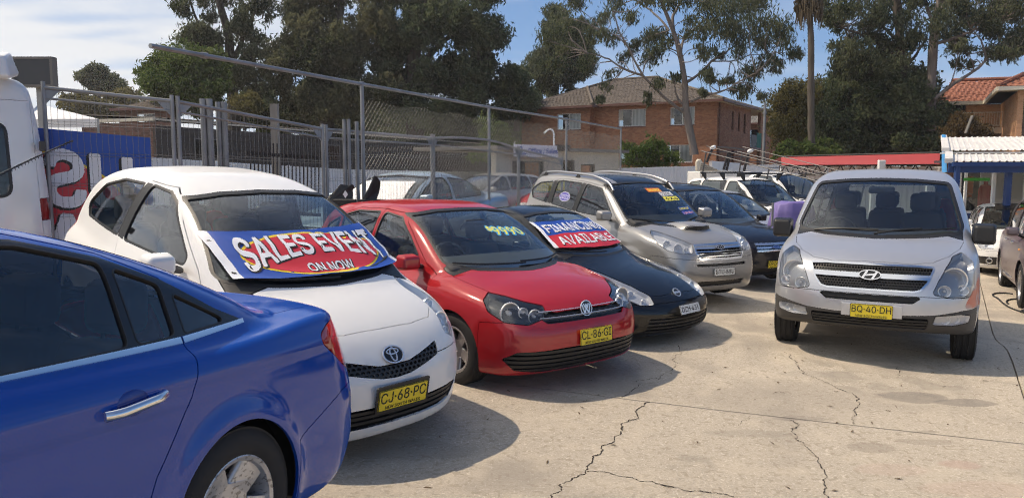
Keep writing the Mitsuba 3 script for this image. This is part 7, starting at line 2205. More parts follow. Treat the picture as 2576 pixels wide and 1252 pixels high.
def apartment():
    key = thing('apartment_block', 'two-storey orange brick apartment block with a brown tiled hip roof', 'building')
    cx, cy = 14.2, 53.6
    u, v = np.array([-.853, .522]), np.array([.522, .853])
    nl, nr = -v, -u
    L, Wd, ze = 15.2, 15.5, 6.45
    fl = Frame((cx, cy), u, nl)
    fr = Frame((cx, cy), v, nr)
    step = 9.3
    holes = [(1.6, 3.4, 4.9, 6.15), (5.25, 7.4, 4.9, 6.15), (1.7, 3.6, 2.25, 3.5), (5.3, 7.2, 2.25, 3.5)]
    facade(key, 'wall', fl, 0, step, -.5, ze, holes, 'brick_orange')
    fl2 = Frame((cx, cy) + u * step + nl * .9, u, nl)
    h2 = [(.75, 2.75, 4.75, 5.95)]
    facade(key, 'wall', fl2, 0, L - step, -.5, ze - .1, h2, 'brick_orange')
    part(key, 'wall', Frame((cx, cy) + u * step + nl * .66, nl, -u).box(-.66, .24, -.5, ze - .1, -.24, 0), 'brick_orange')
    for a, b, c, d in holes: house_window(key, fl, a, b, c, d, .5, (0,) if c < 3 else (0, ), sill='gutter_brown')
    for a, b, c, d in h2: house_window(key, fl2, a, b, c, d, .5, (0,))
    hr = [(3.6, 4.1, 4.6, 6.0), (5.3, 5.8, 4.6, 6.0), (6.9, 7.5, 4.5, 6.0), (3.8, 4.5, 1.6, 3.2)]
    facade(key, 'wall', fr, 0, 9.0, -.5, ze, hr, 'brick_orange')
    for a, b, c, d in hr: house_window(key, fr, a, b, c, d, panes=1, frame='gutter_brown', sill=None)
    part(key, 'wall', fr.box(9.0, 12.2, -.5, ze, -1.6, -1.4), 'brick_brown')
    part(key, 'wall', fr.box(12.2, Wd, -.5, ze, -.24, 0), 'brick_orange')
    bal = part(key, 'balcony', fr.box(9.0, 12.2, 3.35, 3.5, -1.4, .1), 'gutter_brown')
    part(bal, 'balcony_screen', fr.box(9.0, 10.8, 3.5, 4.5, .02, .07), 'slate_board')
    part(bal, 'green_screen', fr.box(10.8, 12.3, 3.4, 4.7, .02, .08), 'green_cloth')
    part(key, 'downpipe', tube([fr.p(.35, -.5, .06), fr.p(.35, ze, .06)], .05, 8), 'gutter_brown', smooth=50)
    # eaves, gutter, roof
    ov = .55
    c0 = np.array([cx, cy]) - u * ov - v * ov
    c1 = np.array([cx, cy]) + u * (L + ov) - v * ov
    c2 = np.array([cx, cy]) - u * ov + v * (Wd + ov)
    c3 = c1 + v * (Wd + 2 * ov)
    r0 = (c0 + c2) / 2 + u * 8.0
    r1 = (c1 + c3) / 2 - u * 4.5
    zr = 9.25
    E = lambda p: np.array([p[0], p[1], ze + .08])
    R_ = lambda p: np.array([p[0], p[1], zr])
    part(key, 'soffit', trimesh.Trimesh(np.array([E(c0), E(c1), E(c3), E(c2)]) - [0, 0, .12], [[0, 1, 2], [0, 2, 3]], process=False), 'cream_paint')
    for a, b in ((c0, c1), (c0, c2)): part(key, 'gutter', bar(E(a) - [0, 0, .06], E(b) - [0, 0, .06], .12, .17), 'gutter_brown')
    tiled_slope(key, E(c0), E(c1), R_(r0), R_(r1), 'tile_brown', .31, .36)
    tiled_slope(key, E(c2), E(c0), R_(r0) - [0, 0, .001], R_(r0), 'tile_brown', .31, .36)
    tiled_slope(key, E(c1), E(c3), R_(r1) - [0, 0, .001], R_(r1), 'tile_brown', .31, .36, most=60)
    for a, b in ((E(c0), R_(r0)), (E(c1), R_(r1)), (R_(r0), R_(r1))): part(key, 'ridge_capping', tube([a + [0, 0, .05], b + [0, 0, .05]], .11, 8), 'tile_brown', smooth=40)
    # the wing's lower roof
    w0, w1 = np.array([cx, cy]) + u * (step - .5) + nl * 1.5, np.array([cx, cy]) + u * (L + ov) + nl * 1.5
    wm = np.array([cx, cy]) + u * (step + 3.2) + v * 5.2
    z2 = ze - .02
    P3 = lambda p, z: np.array([p[0], p[1], z])
    tiled_slope(key, P3(w0, z2), P3(w1, z2), P3(wm, 8.5) + [.01, 0, 0], P3(wm, 8.5), 'tile_brown', .31, .36)
    part(key, 'gutter', bar(P3(w0, z2 - .06), P3(w1, z2 - .06), .12, .17), 'gutter_brown')
    wr0 = w0 - nl * 2.2
    part(key, 'gutter', bar(P3(w0, z2 - .06), P3(wr0, z2 - .06), .12, .17), 'gutter_brown')
    tiled_slope(key, P3(wr0, z2), P3(w0, z2), P3(wm, 8.5) + [.01, 0, 0], P3(wm, 8.5), 'tile_brown', .31, .36, most=20)
    part(key, 'ridge_capping', tube([P3(w0, z2 + .1), P3(wm, 8.55)], .11, 8), 'tile_brown', smooth=40)
    # the second block behind
    key = thing('apartment_block', 'second brick block beyond the first, with narrow windows and a grey tiled roof', 'building')
    o = np.array([cx, cy]) + v * 19.5 + u * .6
    f2 = Frame(o, v, nr)
    hr = [(2.2, 2.8, 4.0, 5.4), (3.9, 4.5, 4.0, 5.4), (5.4, 6.0, 4.0, 5.4), (6.9, 7.5, 4.0, 5.4)]
    facade(key, 'wall', f2, 0, 10, -.5, 5.9, hr, 'brick_orange')
    for a, b, c, d in hr: house_window(key, f2, a, b, c, d, panes=1, frame='gutter_brown', sill=None)
    f3 = Frame(o, u, nl)
    facade(key, 'wall', f3, 0, 6, -.5, 5.9, [(1.2, 2.2, 3.6, 5.4)], 'brick_orange')
    house_window(key, f3, 1.2, 2.2, 3.6, 5.4, panes=1, frame='gutter_brown', sill=None)
    c0, c1, c2 = o - u * .5 - v * .5, o + u * 6.5 - v * .5, o - u * .5 + v * 10.5
    c3 = c1 + v * 11
    q0, q1 = (c0 + c1) / 2 + v * 3.5, (c2 + c3) / 2 - v * 3.5
    tiled_slope(key, P3(c0, 5.95), P3(c1, 5.95), P3(q0, 7.5) + [.01, 0, 0], P3(q0, 7.5), 'tile_grey', .31, .36, most=60)
    tiled_slope(key, P3(c2, 5.95), P3(c0, 5.95), P3(q1, 7.5), P3(q0, 7.5), 'tile_grey', .31, .36, most=60)
    for a, b in ((c0, c1), (c0, c2)): part(key, 'gutter', bar(P3(a, 5.9), P3(b, 5.9), .12, .17), 'gutter_brown')


def tiled_house():
    """The house with the red tiled roof above the right-hand canopy."""
    key = thing('tiled_house', 'orange brick house with a red tiled roof and a railed balcony, at the right edge', 'building')
    z7 = lambda x, y, Y: at((2100 + x / 3.078) / 1.1401, (200 + y / 3.078) / 1.1401, Y)
    a, b, c = z7(1795, 303, 47), z7(2225, 292, 46.2), z7(2345, 172, 38.2)
    ze = a[2]
    b[2] = c[2] = ze
    V3 = lambda p: np.array([p[0], p[1], 0.0])
    u = V3(b - a) / np.linalg.norm(V3(b - a))
    n = np.array([u[1], -u[0], 0])
    w = V3(c - b) / np.linalg.norm(V3(c - b))
    wn = np.array([w[1], -w[0], 0])
    if wn[0] > 0: wn = -wn
    Lb, Lw = np.linalg.norm(V3(b - a)), np.linalg.norm(V3(c - b))
    f = Frame(a[:2] - n[:2] * .7, u[:2], n[:2])
    zb = z7(2430, 505, 44.5)[2]
    facade(key, 'wall', f, .3, Lb + 1.2, zb - 3, ze - .02, [(1.0, 1.8, zb + .1, zb + 1.9)], 'brick_tan')
    part(key, 'balcony_door', f.box(.9, 1.9, zb, zb + 2.0, -.6, -.55), 'dark_room')
    fw = Frame(b[:2] - wn[:2] * .9, w[:2], wn[:2])
    part(key, 'wall', fw.box(-.6, Lw - .5, zb - 3, ze - .02, -.25, 0), 'brick_tan')
    fc = Frame((c - w * .5 - wn * 1.15)[:2], u[:2], n[:2])
    part(key, 'wall', fc.box(0, 8, zb - 5, ze - .03, -.3, 0), 'brick_dark')
    q = lambda *ps: np.array(ps) - [0, 0, .06]
    for ps in (q(a, b + u * 2, b + u * 2 - n * .8, a - n * .8), q(b, c, c - wn * 1.2, b - wn * 1.2), q(c, c + u * 8, c + u * 8 - w * .8, c - w * .8) - [0, 0, .004]):
        part(key, 'soffit', trimesh.Trimesh(ps, [[0, 1, 2], [0, 2, 3], [0, 2, 1], [0, 3, 2]], process=False), 'cream_paint')
    for p, r in ((a, b), (b, c), (c, c + u * 8)): part(key, 'gutter', bar(p + [0, 0, .02], r + [0, 0, .02], .13, .2), 'cream_paint')
    t0 = z7(1940, 105, 52.5)
    up = np.array([0, 0, .12])
    t1 = t0 + u * 14
    tiled_slope(key, a + up, a + u * 16 + up, t0, t1, 'tile_red', .31, .36)
    back = -w
    tiled_slope(key, c + up - u * .02, c + u * 8 + up, c + u * 2.2 + back * 3.6 + [0, 0, 1.35], c + u * 8 + back * 3.6 + [0, 0, 1.35], 'tile_red', .31, .36, most=80)
    tiled_slope(key, b + up, c + up, c + u * 2.2 + back * 6.5 + [0, 0, 1.34], c + u * 2.2 + back * 3.6 + [0, 0, 1.35], 'tile_red', .31, .36, most=80)
    part(key, 'ridge_capping', tube([t0 + [0, 0, .08], t1 + [0, 0, .08]], .12, 8), 'tile_red', smooth=40)
    part(key, 'ridge_capping', tube([c + up * 1.6, c + u * 2.2 + back * 3.6 + [0, 0, 1.45]], .11, 8), 'tile_red', smooth=40)
    e0 = Frame((a + n * 1.3)[:2], u[:2], n[:2])
    Lr = Lb + .9
    bal = part(key, 'balcony', e0.box(-.5, Lr, zb - .35, zb, -2.0, 0), 'cream_paint')
    hr = z7(2425, 372, 44.5)[2]
    part(bal, 'handrail', bar(e0.p(-.5, hr), e0.p(Lr, hr), .06, .05), 'cream_paint')
    part(bal, 'bottom_rail', bar(e0.p(-.5, zb + .1), e0.p(Lr, zb + .1), .04, .04), 'cream_paint')
    for x in np.arange(-.4, Lr, .13): part(bal, 'baluster', bar(e0.p(x, zb + .1), e0.p(x, hr), .022, .022, up=(1, 0, 0)), 'cream_paint')
    part(bal, 'post', bar(e0.p(Lr - .1, zb), e0.p(Lr - .1, ze - .1), .14, .14, up=(1, 0, 0)), 'cream_paint')
    part(key, 'lower_wall', e0.box(-.5, Lr + 2, zb - 5, zb - .36, -2.0, -1.7), 'brick_tan')
    k = thing('sloping_board', 'grey board leaning up beside the balcony of the tiled house', 'board')
    part(k, None, bar(z7(2060, 560, 33), z7(2120, 405, 33), .16, .04), 'tile_grey')


def corrugated(key, name, A, B, C, D, pitch=.2, depth=.03, m='roof_sheet', trap=True):
    """Roof sheet: A-B the lower edge, D-C the upper; ribs run up the slope."""
    A, B, C, D = (np.asarray(x, float) for x in (A, B, C, D))
    L = np.linalg.norm(B - A)
    n = np.cross(B - A, D - A)
    n /= np.linalg.norm(n)
    if n[2] < 0: n = -n
    s = []
    for k in range(int(L / pitch) + 1):
        for f, d in ((0, 0), (.62, 0), (.70, 1), (.88, 1), (.96, 0)):
            x = (k + f) * pitch
            if x <= L: s.append((x / L, d * depth))
    s.append((1, 0))
    s = np.array(s)
    lo = A + (B - A) * s[:, :1] + n * s[:, 1:]
    hi = D + (C - D) * s[:, :1] + n * s[:, 1:]
    m_ = len(s)
    i = np.arange(m_ - 1)
    return part(key, name, (np.vstack([lo, hi]), np.stack([i, i + 1, i + 1 + m_, i + m_], 1)), m)


def canopies():
    z7 = lambda x, y, Y: at((2100 + x / 3.078) / 1.1401, (200 + y / 3.078) / 1.1401, Y)
    key = thing('canopy', 'white corrugated metal canopy with a blue fascia on blue posts, at the right edge', 'canopy')
    g = lambda p: float(gz(p[0], p[1]))
    ex = np.array([3.2, -.75, 0])
    A, D = z7(1935, 812, 17.0), z7(1935, 745, 18.4)
    for i in range(4):
        a, b = A + ex * .62 * i, A + ex * .62 * (i + 1)
        d, c = D + ex * .62 * i, D + ex * .62 * (i + 1)
        corrugated(key, 'roof_sheet', a, b, c, d, 0.14, .02)
    A2, D2 = z7(1905, 715, 19.0), z7(1885, 598, 23.5)
    for i in range(4):
        corrugated(key, 'roof_sheet', A2 + ex * .75 * i, A2 + ex * .75 * (i + 1), D2 + ex * .75 * (i + 1), D2 + ex * .75 * i, .15, .022)
    part(key, 'barge_board', bar(A2 + [-.06, 0, .02], D2 + [-.06, 0, .02], .16, .10), 'roof_sheet')
    part(key, 'barge_board', bar(A + [-.06, 0, .02], D + [-.06, 0, .02], .16, .10), 'roof_sheet')
    part(key, 'flashing', bar(D + [0, .3, .03], D + ex * 2.5 + [0, .3, .03], .7, .03), 'roof_sheet')
    fa = part(key, 'fascia', bar(A + np.array([-.05, .02, -.13]), A + ex * 2.5 + [0, .02, -.13], .05, .22), 'fascia_blue')
    part(key, 'gutter', bar(A + np.array([-.02, -.08, -.06]), A + ex * 2.5 + [0, -.08, -.06], .12, .09), 'fascia_blue')
    sl = [z7(1850, 905, 17.6), z7(1885, 905, 17.4), z7(1875, 572, 23.0), z7(1850, 572, 23.2)]
    part(key, 'side_panel', trimesh.convex.convex_hull(np.vstack([sl, np.array(sl) + [.05, .03, 0]])), 'blue_sheet')
    for x, m_, w in ((2445, 'fascia_blue', .11), (1990, 'fascia_blue', .09)):
        p = z7(x, 840, 16.9)
        part(key, 'post', bar((p[0], p[1], g(p)), (p[0], p[1], p[2]), w, w, up=(1, 0, 0)), m_)
    for x in (2012, 2318):
        p = z7(x, 850, 18.6)
        part(key, 'post', bar((p[0], p[1], g(p)), (p[0], p[1], 2.05), .07, .07, up=(1, 0, 0)), 'white_frame')
    # what stands under it: a glazed front with a counter
    key = thing('sales_office', 'dim glazed office front with a blue base under the white canopy', 'building')
    o = z7(1935, 900, 20.5)
    fr = Frame(o[:2], (ex / np.linalg.norm(ex))[:2], np.array([-.228, -.974]))
    gb = g(o)
    part(key, 'base', fr.box(.35, 9, gb - .2, gb + .85, -.25, 0), 'fascia_blue')
    for i, (a, b) in enumerate(((.35, 1.75), (1.75, 3.5), (3.5, 5.4), (5.4, 7.2), (7.2, 9))):
        k = part(key, 'window', fr.put(cat([boxm(a, a + .06, gb + .85, gb + 2.2, -.1, -.02), boxm(a + .06, b, gb + 2.12, gb + 2.2, -.1, -.02), boxm(a + .06, b, gb + .85, gb + .92, -.1, -.02)])), 'white_frame')
        v = np.array([[a + .06, gb + .92, -.06], [b, gb + .92, -.06], [b, gb + 2.12, -.06], [a + .06, gb + 2.12, -.06]])
        part(k, 'pane', fr.put(trimesh.Trimesh(v, [[0, 1, 2], [0, 2, 3]], process=False)), 'pane')
    part(key, 'back_wall', fr.box(1.2, 9.2, gb - .2, gb + 2.2, -3.0, -2.9), 'slate_board')
    part(key, 'ceiling', fr.box(.4, 9.2, gb + 2.2, gb + 2.27, -3.0, 0), 'slate_board')
    part(key, 'side_wall', fr.box(.35, .42, gb - .2, gb + 2.2, -1.0, -.26), 'slate_board')
    part(key, 'white_board', fr.box(1.35, 2.5, gb + 1.05, gb + 2.2, -2.0, -1.96), 'paper')
    k = thing('chair', 'orange plastic chair back showing inside the office under the canopy', 'chair')
    q = z7(2055, 1015, 20.9)
    bk = rbox(q[0] - .22, q[0] + .22, q[1] - .03, q[1] + .04, q[2] - .25, q[2] + .22, .03)
    part(k, 'backrest', tri(bk), 'plastic_orange', smooth=40)
    part(k, 'seat', tri(rbox(q[0] - .22, q[0] + .22, q[1], q[1] + .45, q[2] - .33, q[2] - .27, .025)), 'plastic_orange', smooth=40)
    for dx in (-.19, .19):
        for dy in (.03, .42): part(k, 'leg', tube([(q[0] + dx, q[1] + dy, gb), (q[0] + dx * .9, q[1] + dy, q[2] - .3)], .012), 'galvanised')
    k = thing('gas_bottle', 'red cylinder standing inside the office under the canopy', 'cylinder')
    q = z7(2235, 1075, 21.0)
    b_ = lathe([(.001, gb), (.16, gb), (.17, gb + .05), (.17, q[2] + .05), (.13, q[2] + .16), (.05, q[2] + .2), (.05, q[2] + .28), (.001, q[2] + .28)], 24, 'z')
    b_.apply_translation((q[0], q[1], 0))
    b_.fix_normals()
    part(k, None, b_, 'ink_red', smooth=40)
    k = thing('wall_sign', 'small green strip sign inside the office window', 'sign')
    q = z7(2160, 968, 20.2)
    part(k, None, boxm(q[0] - .34, q[0] + .34, q[1] - .01, q[1] + .01, q[2] - .04, q[2] + .04), 'sign_green')
    # the long red awning
    key = thing('awning', 'long red awning on a dark steel truss along the back of the lot', 'awning')
    TL, TR, BL, BR = z7(430, 768, 27.5), z7(1832, 732, 23.8), z7(440, 842, 27.1), z7(1832, 832, 23.4)
    part(key, 'cloth', trimesh.convex.convex_hull(np.vstack([TL, TR, BL, BR, np.array([TL, TR, BL, BR]) + [0, .03, 0]])), 'awning_red')
    part(key, 'roof_cloth', (np.array([TL, TR, TR + [.3, 2.2, -.2], TL + [.3, 2.2, -.2]]), np.array([[0, 1, 2, 3]])), 'awning_red')
    part(key, 'top_edge', tube([TL, TR], .035, 8), 'truss_dark', smooth=50)
    p0, p1, q0, q1 = BL + [0, .2, -.02], BR + [0, .2, -.02], BL + [0, .2, -.33], BR + [0, .2, -.36]
    tr = part(key, 'truss', tube([p0, p1], .03, 6), 'truss_dark')
    part(tr, 'lower_chord', tube([q0, q1], .028, 6), 'truss_dark')
    for i in range(26):
        f, f1 = i / 26, (i + 1) / 26
        a, b = (p0 + (p1 - p0) * f, q0 + (q1 - q0) * f1) if i % 2 else (q0 + (q1 - q0) * f, p0 + (p1 - p0) * f1)
        part(tr, 'web', tube([a, b], .018, 5), 'truss_dark')
    for f in (.02, .34, .64, .97):
        p = p0 + (p1 - p0) * f
        part(key, 'post', bar((p[0], p[1] + .1, g(p)), (p[0], p[1] + .1, p[2]), .09, .09, up=(1, 0, 0)), 'white_frame')
    k = thing('junction_box', 'white box fixed below the middle of the red awning', 'box')
    q = z7(1315, 865, 24.4)
    part(k, None, boxm(q[0] - .11, q[0] + .11, q[1] - .08, q[1] + .05, q[2] - .28, q[2] + .24, .02), 'white_frame')


mat('plastic_orange', (.62, .13, .02), .4)
mat('sign_green', (.06, .40, .05), .5)
mat('cloth_purple', proc(lambda p, n, uv: mix((.13, .10, .30), (.20, .16, .42), fbm(p.x * 8, p.y * 8, p.z * 8, 2))), .6, two=True, sheen=.4)
mat('hose', (.02, .02, .02), .6)


def other_buildings():
    # low neighbouring house behind the mesh fence
    key = thing('neighbour_house', 'long low dark timber house behind the mesh fence at the left', 'building')
    c = at(388, 300, 30)
    e = at(1236, 392, 62)
    w = at(205, 306, 31.5)
    ze = c[2]
    u = (e - c)[:2]
    L = np.linalg.norm(u)
    u /= L
    n = np.array([u[1], -u[0]])
    if n[1] > 0: n = -n
    f = Frame(c[:2], u, n)
    n_ = 34
    z0 = .2
    for i in range(int((ze - z0 - .1) / .22)):
        part(key, 'weatherboard', f.put(trimesh.convex.convex_hull(np.array([[a, z0 + i * .22 + dz, d] for a in (0, L) for dz, d in ((0, -.1), (0, -.0), (.23, -.035), (.23, -.1))]))), 'dark_timber')
    for a, b in ((2.0, 3.6), (11, 12.6)):
        wv = part(key, 'window', f.box(a, b, 2.2, 3.1, .0, .05), 'tile_grey')
        part(wv, 'pane', f.box(a + .06, b - .06, 2.26, 3.04, .045, .055), 'gloss_black')
    f2 = Frame(c[:2], (w - c)[:2] / np.linalg.norm((w - c)[:2]), np.array([0, -1.0]))
    part(key, 'end_wall', f2.box(0, np.linalg.norm((w - c)[:2]), z0, ze - .1, -.1, 0), 'brick_brown')
    part(key, 'gutter', bar((*c[:2], ze), (*e[:2], ze), .10, .07), 'cream_paint')
    part(key, 'gutter', bar((*c[:2], ze), (*w[:2], ze), .16, .12), 'cream_paint')
    U, N = np.array([*u, 0]), np.array([*n, 0])
    corrugated(key, 'roof_sheet', np.array([*c[:2], ze + .06]), np.array([*e[:2], ze + .06]), np.array([*e[:2], ze + .3]) - N * 5, np.array([*c[:2], ze + .3]) - N * 5, .4, .04, 'dark_timber')
    key = thing('brick_house', 'small brick house with a brown tiled roof seen over the mesh fence', 'building')
    a, b = at(300, 300, 48), at(432, 296, 47)
    f = Frame(a[:2], (b - a)[:2] / np.linalg.norm((b - a)[:2]), np.array([0, -1.0]))
    Lh = np.linalg.norm((b - a)[:2])
    zt = at(330, 277, 48)[2]
    facade(key, 'wall', f, 0, Lh, .5, zt, [(1.3, 2.6, zt - 1.0, zt - .25)], 'brick_brown')
    house_window(key, f, 1.3, 2.6, zt - 1.0, zt - .25)
    ex = f.u * .4
    p0, p1 = np.array([*a[:2], zt]) - ex + f.n * .4, np.array([*b[:2], zt]) + ex + f.n * .4
    tiled_slope(key, p0, p1, p0 + f.u * 1.2 - f.n * 4 + [0, 0, 1.0], p1 - f.u * 1.2 - f.n * 4 + [0, 0, 1.0], 'tile_brown', .31, .36, most=40)
    part(key, 'gutter', bar(p0, p1, .14, .16), 'gutter_brown')
    # white marquee
    key = thing('marquee', 'white peaked marquee behind the mirrored banner at the left', 'tent')
    r, el, er = at(98, 253, 21), at(60, 300, 20), at(246, 299, 20)
    bk = lambda p, k: np.array([p[0] * k, p[1] * k, p[2]])
    er2, el2 = bk(er, 1.17), bk(el, 1.17)
    pts = np.array([el, er, er2, el2, bk(r, 1.04), bk(r, 1.06)])
    part(key, 'roof', trimesh.Trimesh(pts, [[0, 1, 5], [0, 5, 4], [1, 2, 5], [2, 3, 4], [2, 4, 5], [3, 0, 4]], process=False), 'white_cloth')
    for p in (el, er, er2, el2): part(key, 'leg', tube([(p[0], p[1], float(gz(p[0], p[1]))), p], .03, 8), 'galvanised', smooth=50)
    part(key, 'valance', trimesh.convex.convex_hull(np.array([el, er, el - [0, 0, .22], er - [0, 0, .22], el + [0, .01, 0], er + [0, .01, 0]])), 'white_cloth')
    # dark board on a post
    key = thing('notice_board', 'dark board on a post rising behind the tall white van', 'board')
    a, b = at(30, 146, 19), at(131, 216, 19)
    part(key, 'board', boxm(a[0], b[0], 19, 19.16, b[2], a[2], .015), 'slate_board')
    part(key, 'frame', cat([boxm(a[0] - .03, b[0] + .04, 18.98, 19.2, z - .03, z + .03) for z in (a[2], b[2])] + [boxm(x - .02, x + .04, 18.975, 19.2, b[2] + .03, a[2] - .03) for x in (a[0] - .01, b[0])]), 'tile_grey')
    xm = (a[0] + b[0]) / 2
    part(key, 'post', bar((xm, 19.3, float(gz(xm, 19))), (xm, 19.3, a[2]), .14, .14, up=(1, 0, 0)), 'galvanised')
    # cream office shed with its sign
    key = thing('office_shed', 'low cream office shed with dark door and windows behind the chain-link fence', 'building')
    z6 = lambda x, y, Y: at((950 + x / 3.031) / 1.1401, (220 + y / 3.031) / 1.1401, Y)
    a, b = z6(1430, 640, 25), z6(2500, 690, 31)
    zt = a[2] + .02
    u = (b - a)[:2]
    L = np.linalg.norm(u)
    u /= L
    n = np.array([u[1], -u[0]])
    f = Frame(a[:2], u, n)
    uo = lambda x: (lambda r: np.linalg.solve(np.array([[u[0], -r], [u[1], -1.0]]), -a[:2])[0])(((950 + x / 3.031) / 1.1401 - 1288) / 1925 / (math.cos(PITCH) + .0) * 1.0)
    d0, d1, w0, w1, w2, w3 = (uo(x) for x in (1575, 1850, 2005, 2110, 2165, 2285))
    zb = float(gz(*a[:2]))
    facade(key, 'wall', f, 0, L, zb - .2, zt, [(d0, d1, zb, zt - .35), (w0, w1, zb + .3, zt - .3), (w2, w3, zb + .5, zt - .45)], 'render_cream', .2)
    for p, q, r_, s_ in ((d0, d1, zb, zt - .35), (w0, w1, zb + .3, zt - .3), (w2, w3, zb + .5, zt - .45)):
        k = part(key, 'opening', f.box(p - .1, q + .1, r_, s_ + .1, -1.0, -.95), 'dark_room')
        part(k, 'opening_frame', f.put(cat([boxm(p, q, s_ - .05, s_, -.15, -.05), boxm(p, p + .06, r_, s_ - .05, -.15, -.05), boxm(q - .06, q, r_, s_ - .05, -.15, -.05)])), 'black_plastic')
    part(key, 'roof', f.box(-.3, L + .3, zt, zt + .12, -3.5, .3), 'tile_grey')
    part(key, 'roof_edge', f.box(uo(1880), uo(1990), zt + .02, zt + .22, .32, .42), 'truss_dark')
    k = thing('office_sign', 'pale office and sales sign with blue lettering above the office shed\'s door', 'sign')
    s0, s1 = uo(1510), uo(1888)
    W = s1 - s0
    hs = .40
    sz = zt - .22
    part(k, 'board', f.box(s0, s1, sz, sz + hs, .36, .40), 'sign_pale')
    for g, m_ in ((fit_text('Office / Sales', .30 * W, .98 * W, .10, .30, True), 'ink_blue'), (fit_text('R', .10 * W, .17 * W, .17, .34, True), 'ink_blue'), (sbox(.03 * W, .09, .25 * W, .115), 'ink_blue')):
        e = extrude(g, .01)
        e.apply_translation((s0, sz, .40))
        part(k, 'lettering', f.put(e), m_)
    k = thing('wall_light', 'bent white lamp bracket above the office sign', 'lamp')
    q = f.p(s1 - .12, zt + .25, .3)
    part(k, None, tube(curve([q - [0, 0, .3], q + [0, 0, .35], q + [-.1, 0, .5], q + [-.35, 0, .36]], 12), .03, 8), 'white_frame', smooth=50)
    # light pole, thin aerial
    k = thing('light_pole', 'slim grey steel pole standing against the sky right of the apartment block', 'pole')
    p, q = at(1920, 395, 42), at(1919, 258, 42)
    part(k, 'shaft', tube([(p[0], p[1], -.5), (p[0], p[1], p[2]), (p[0], p[1], q[2])], [.09, .085, .07], 10), 'galvanised', smooth=50)
    part(k, 'collar', tube([(p[0], p[1], q[2] - .62), (p[0], p[1], q[2] - .5)], .11, 10), 'galvanised', smooth=50)


mat('sign_pale', (.60, .62, .68), .5)


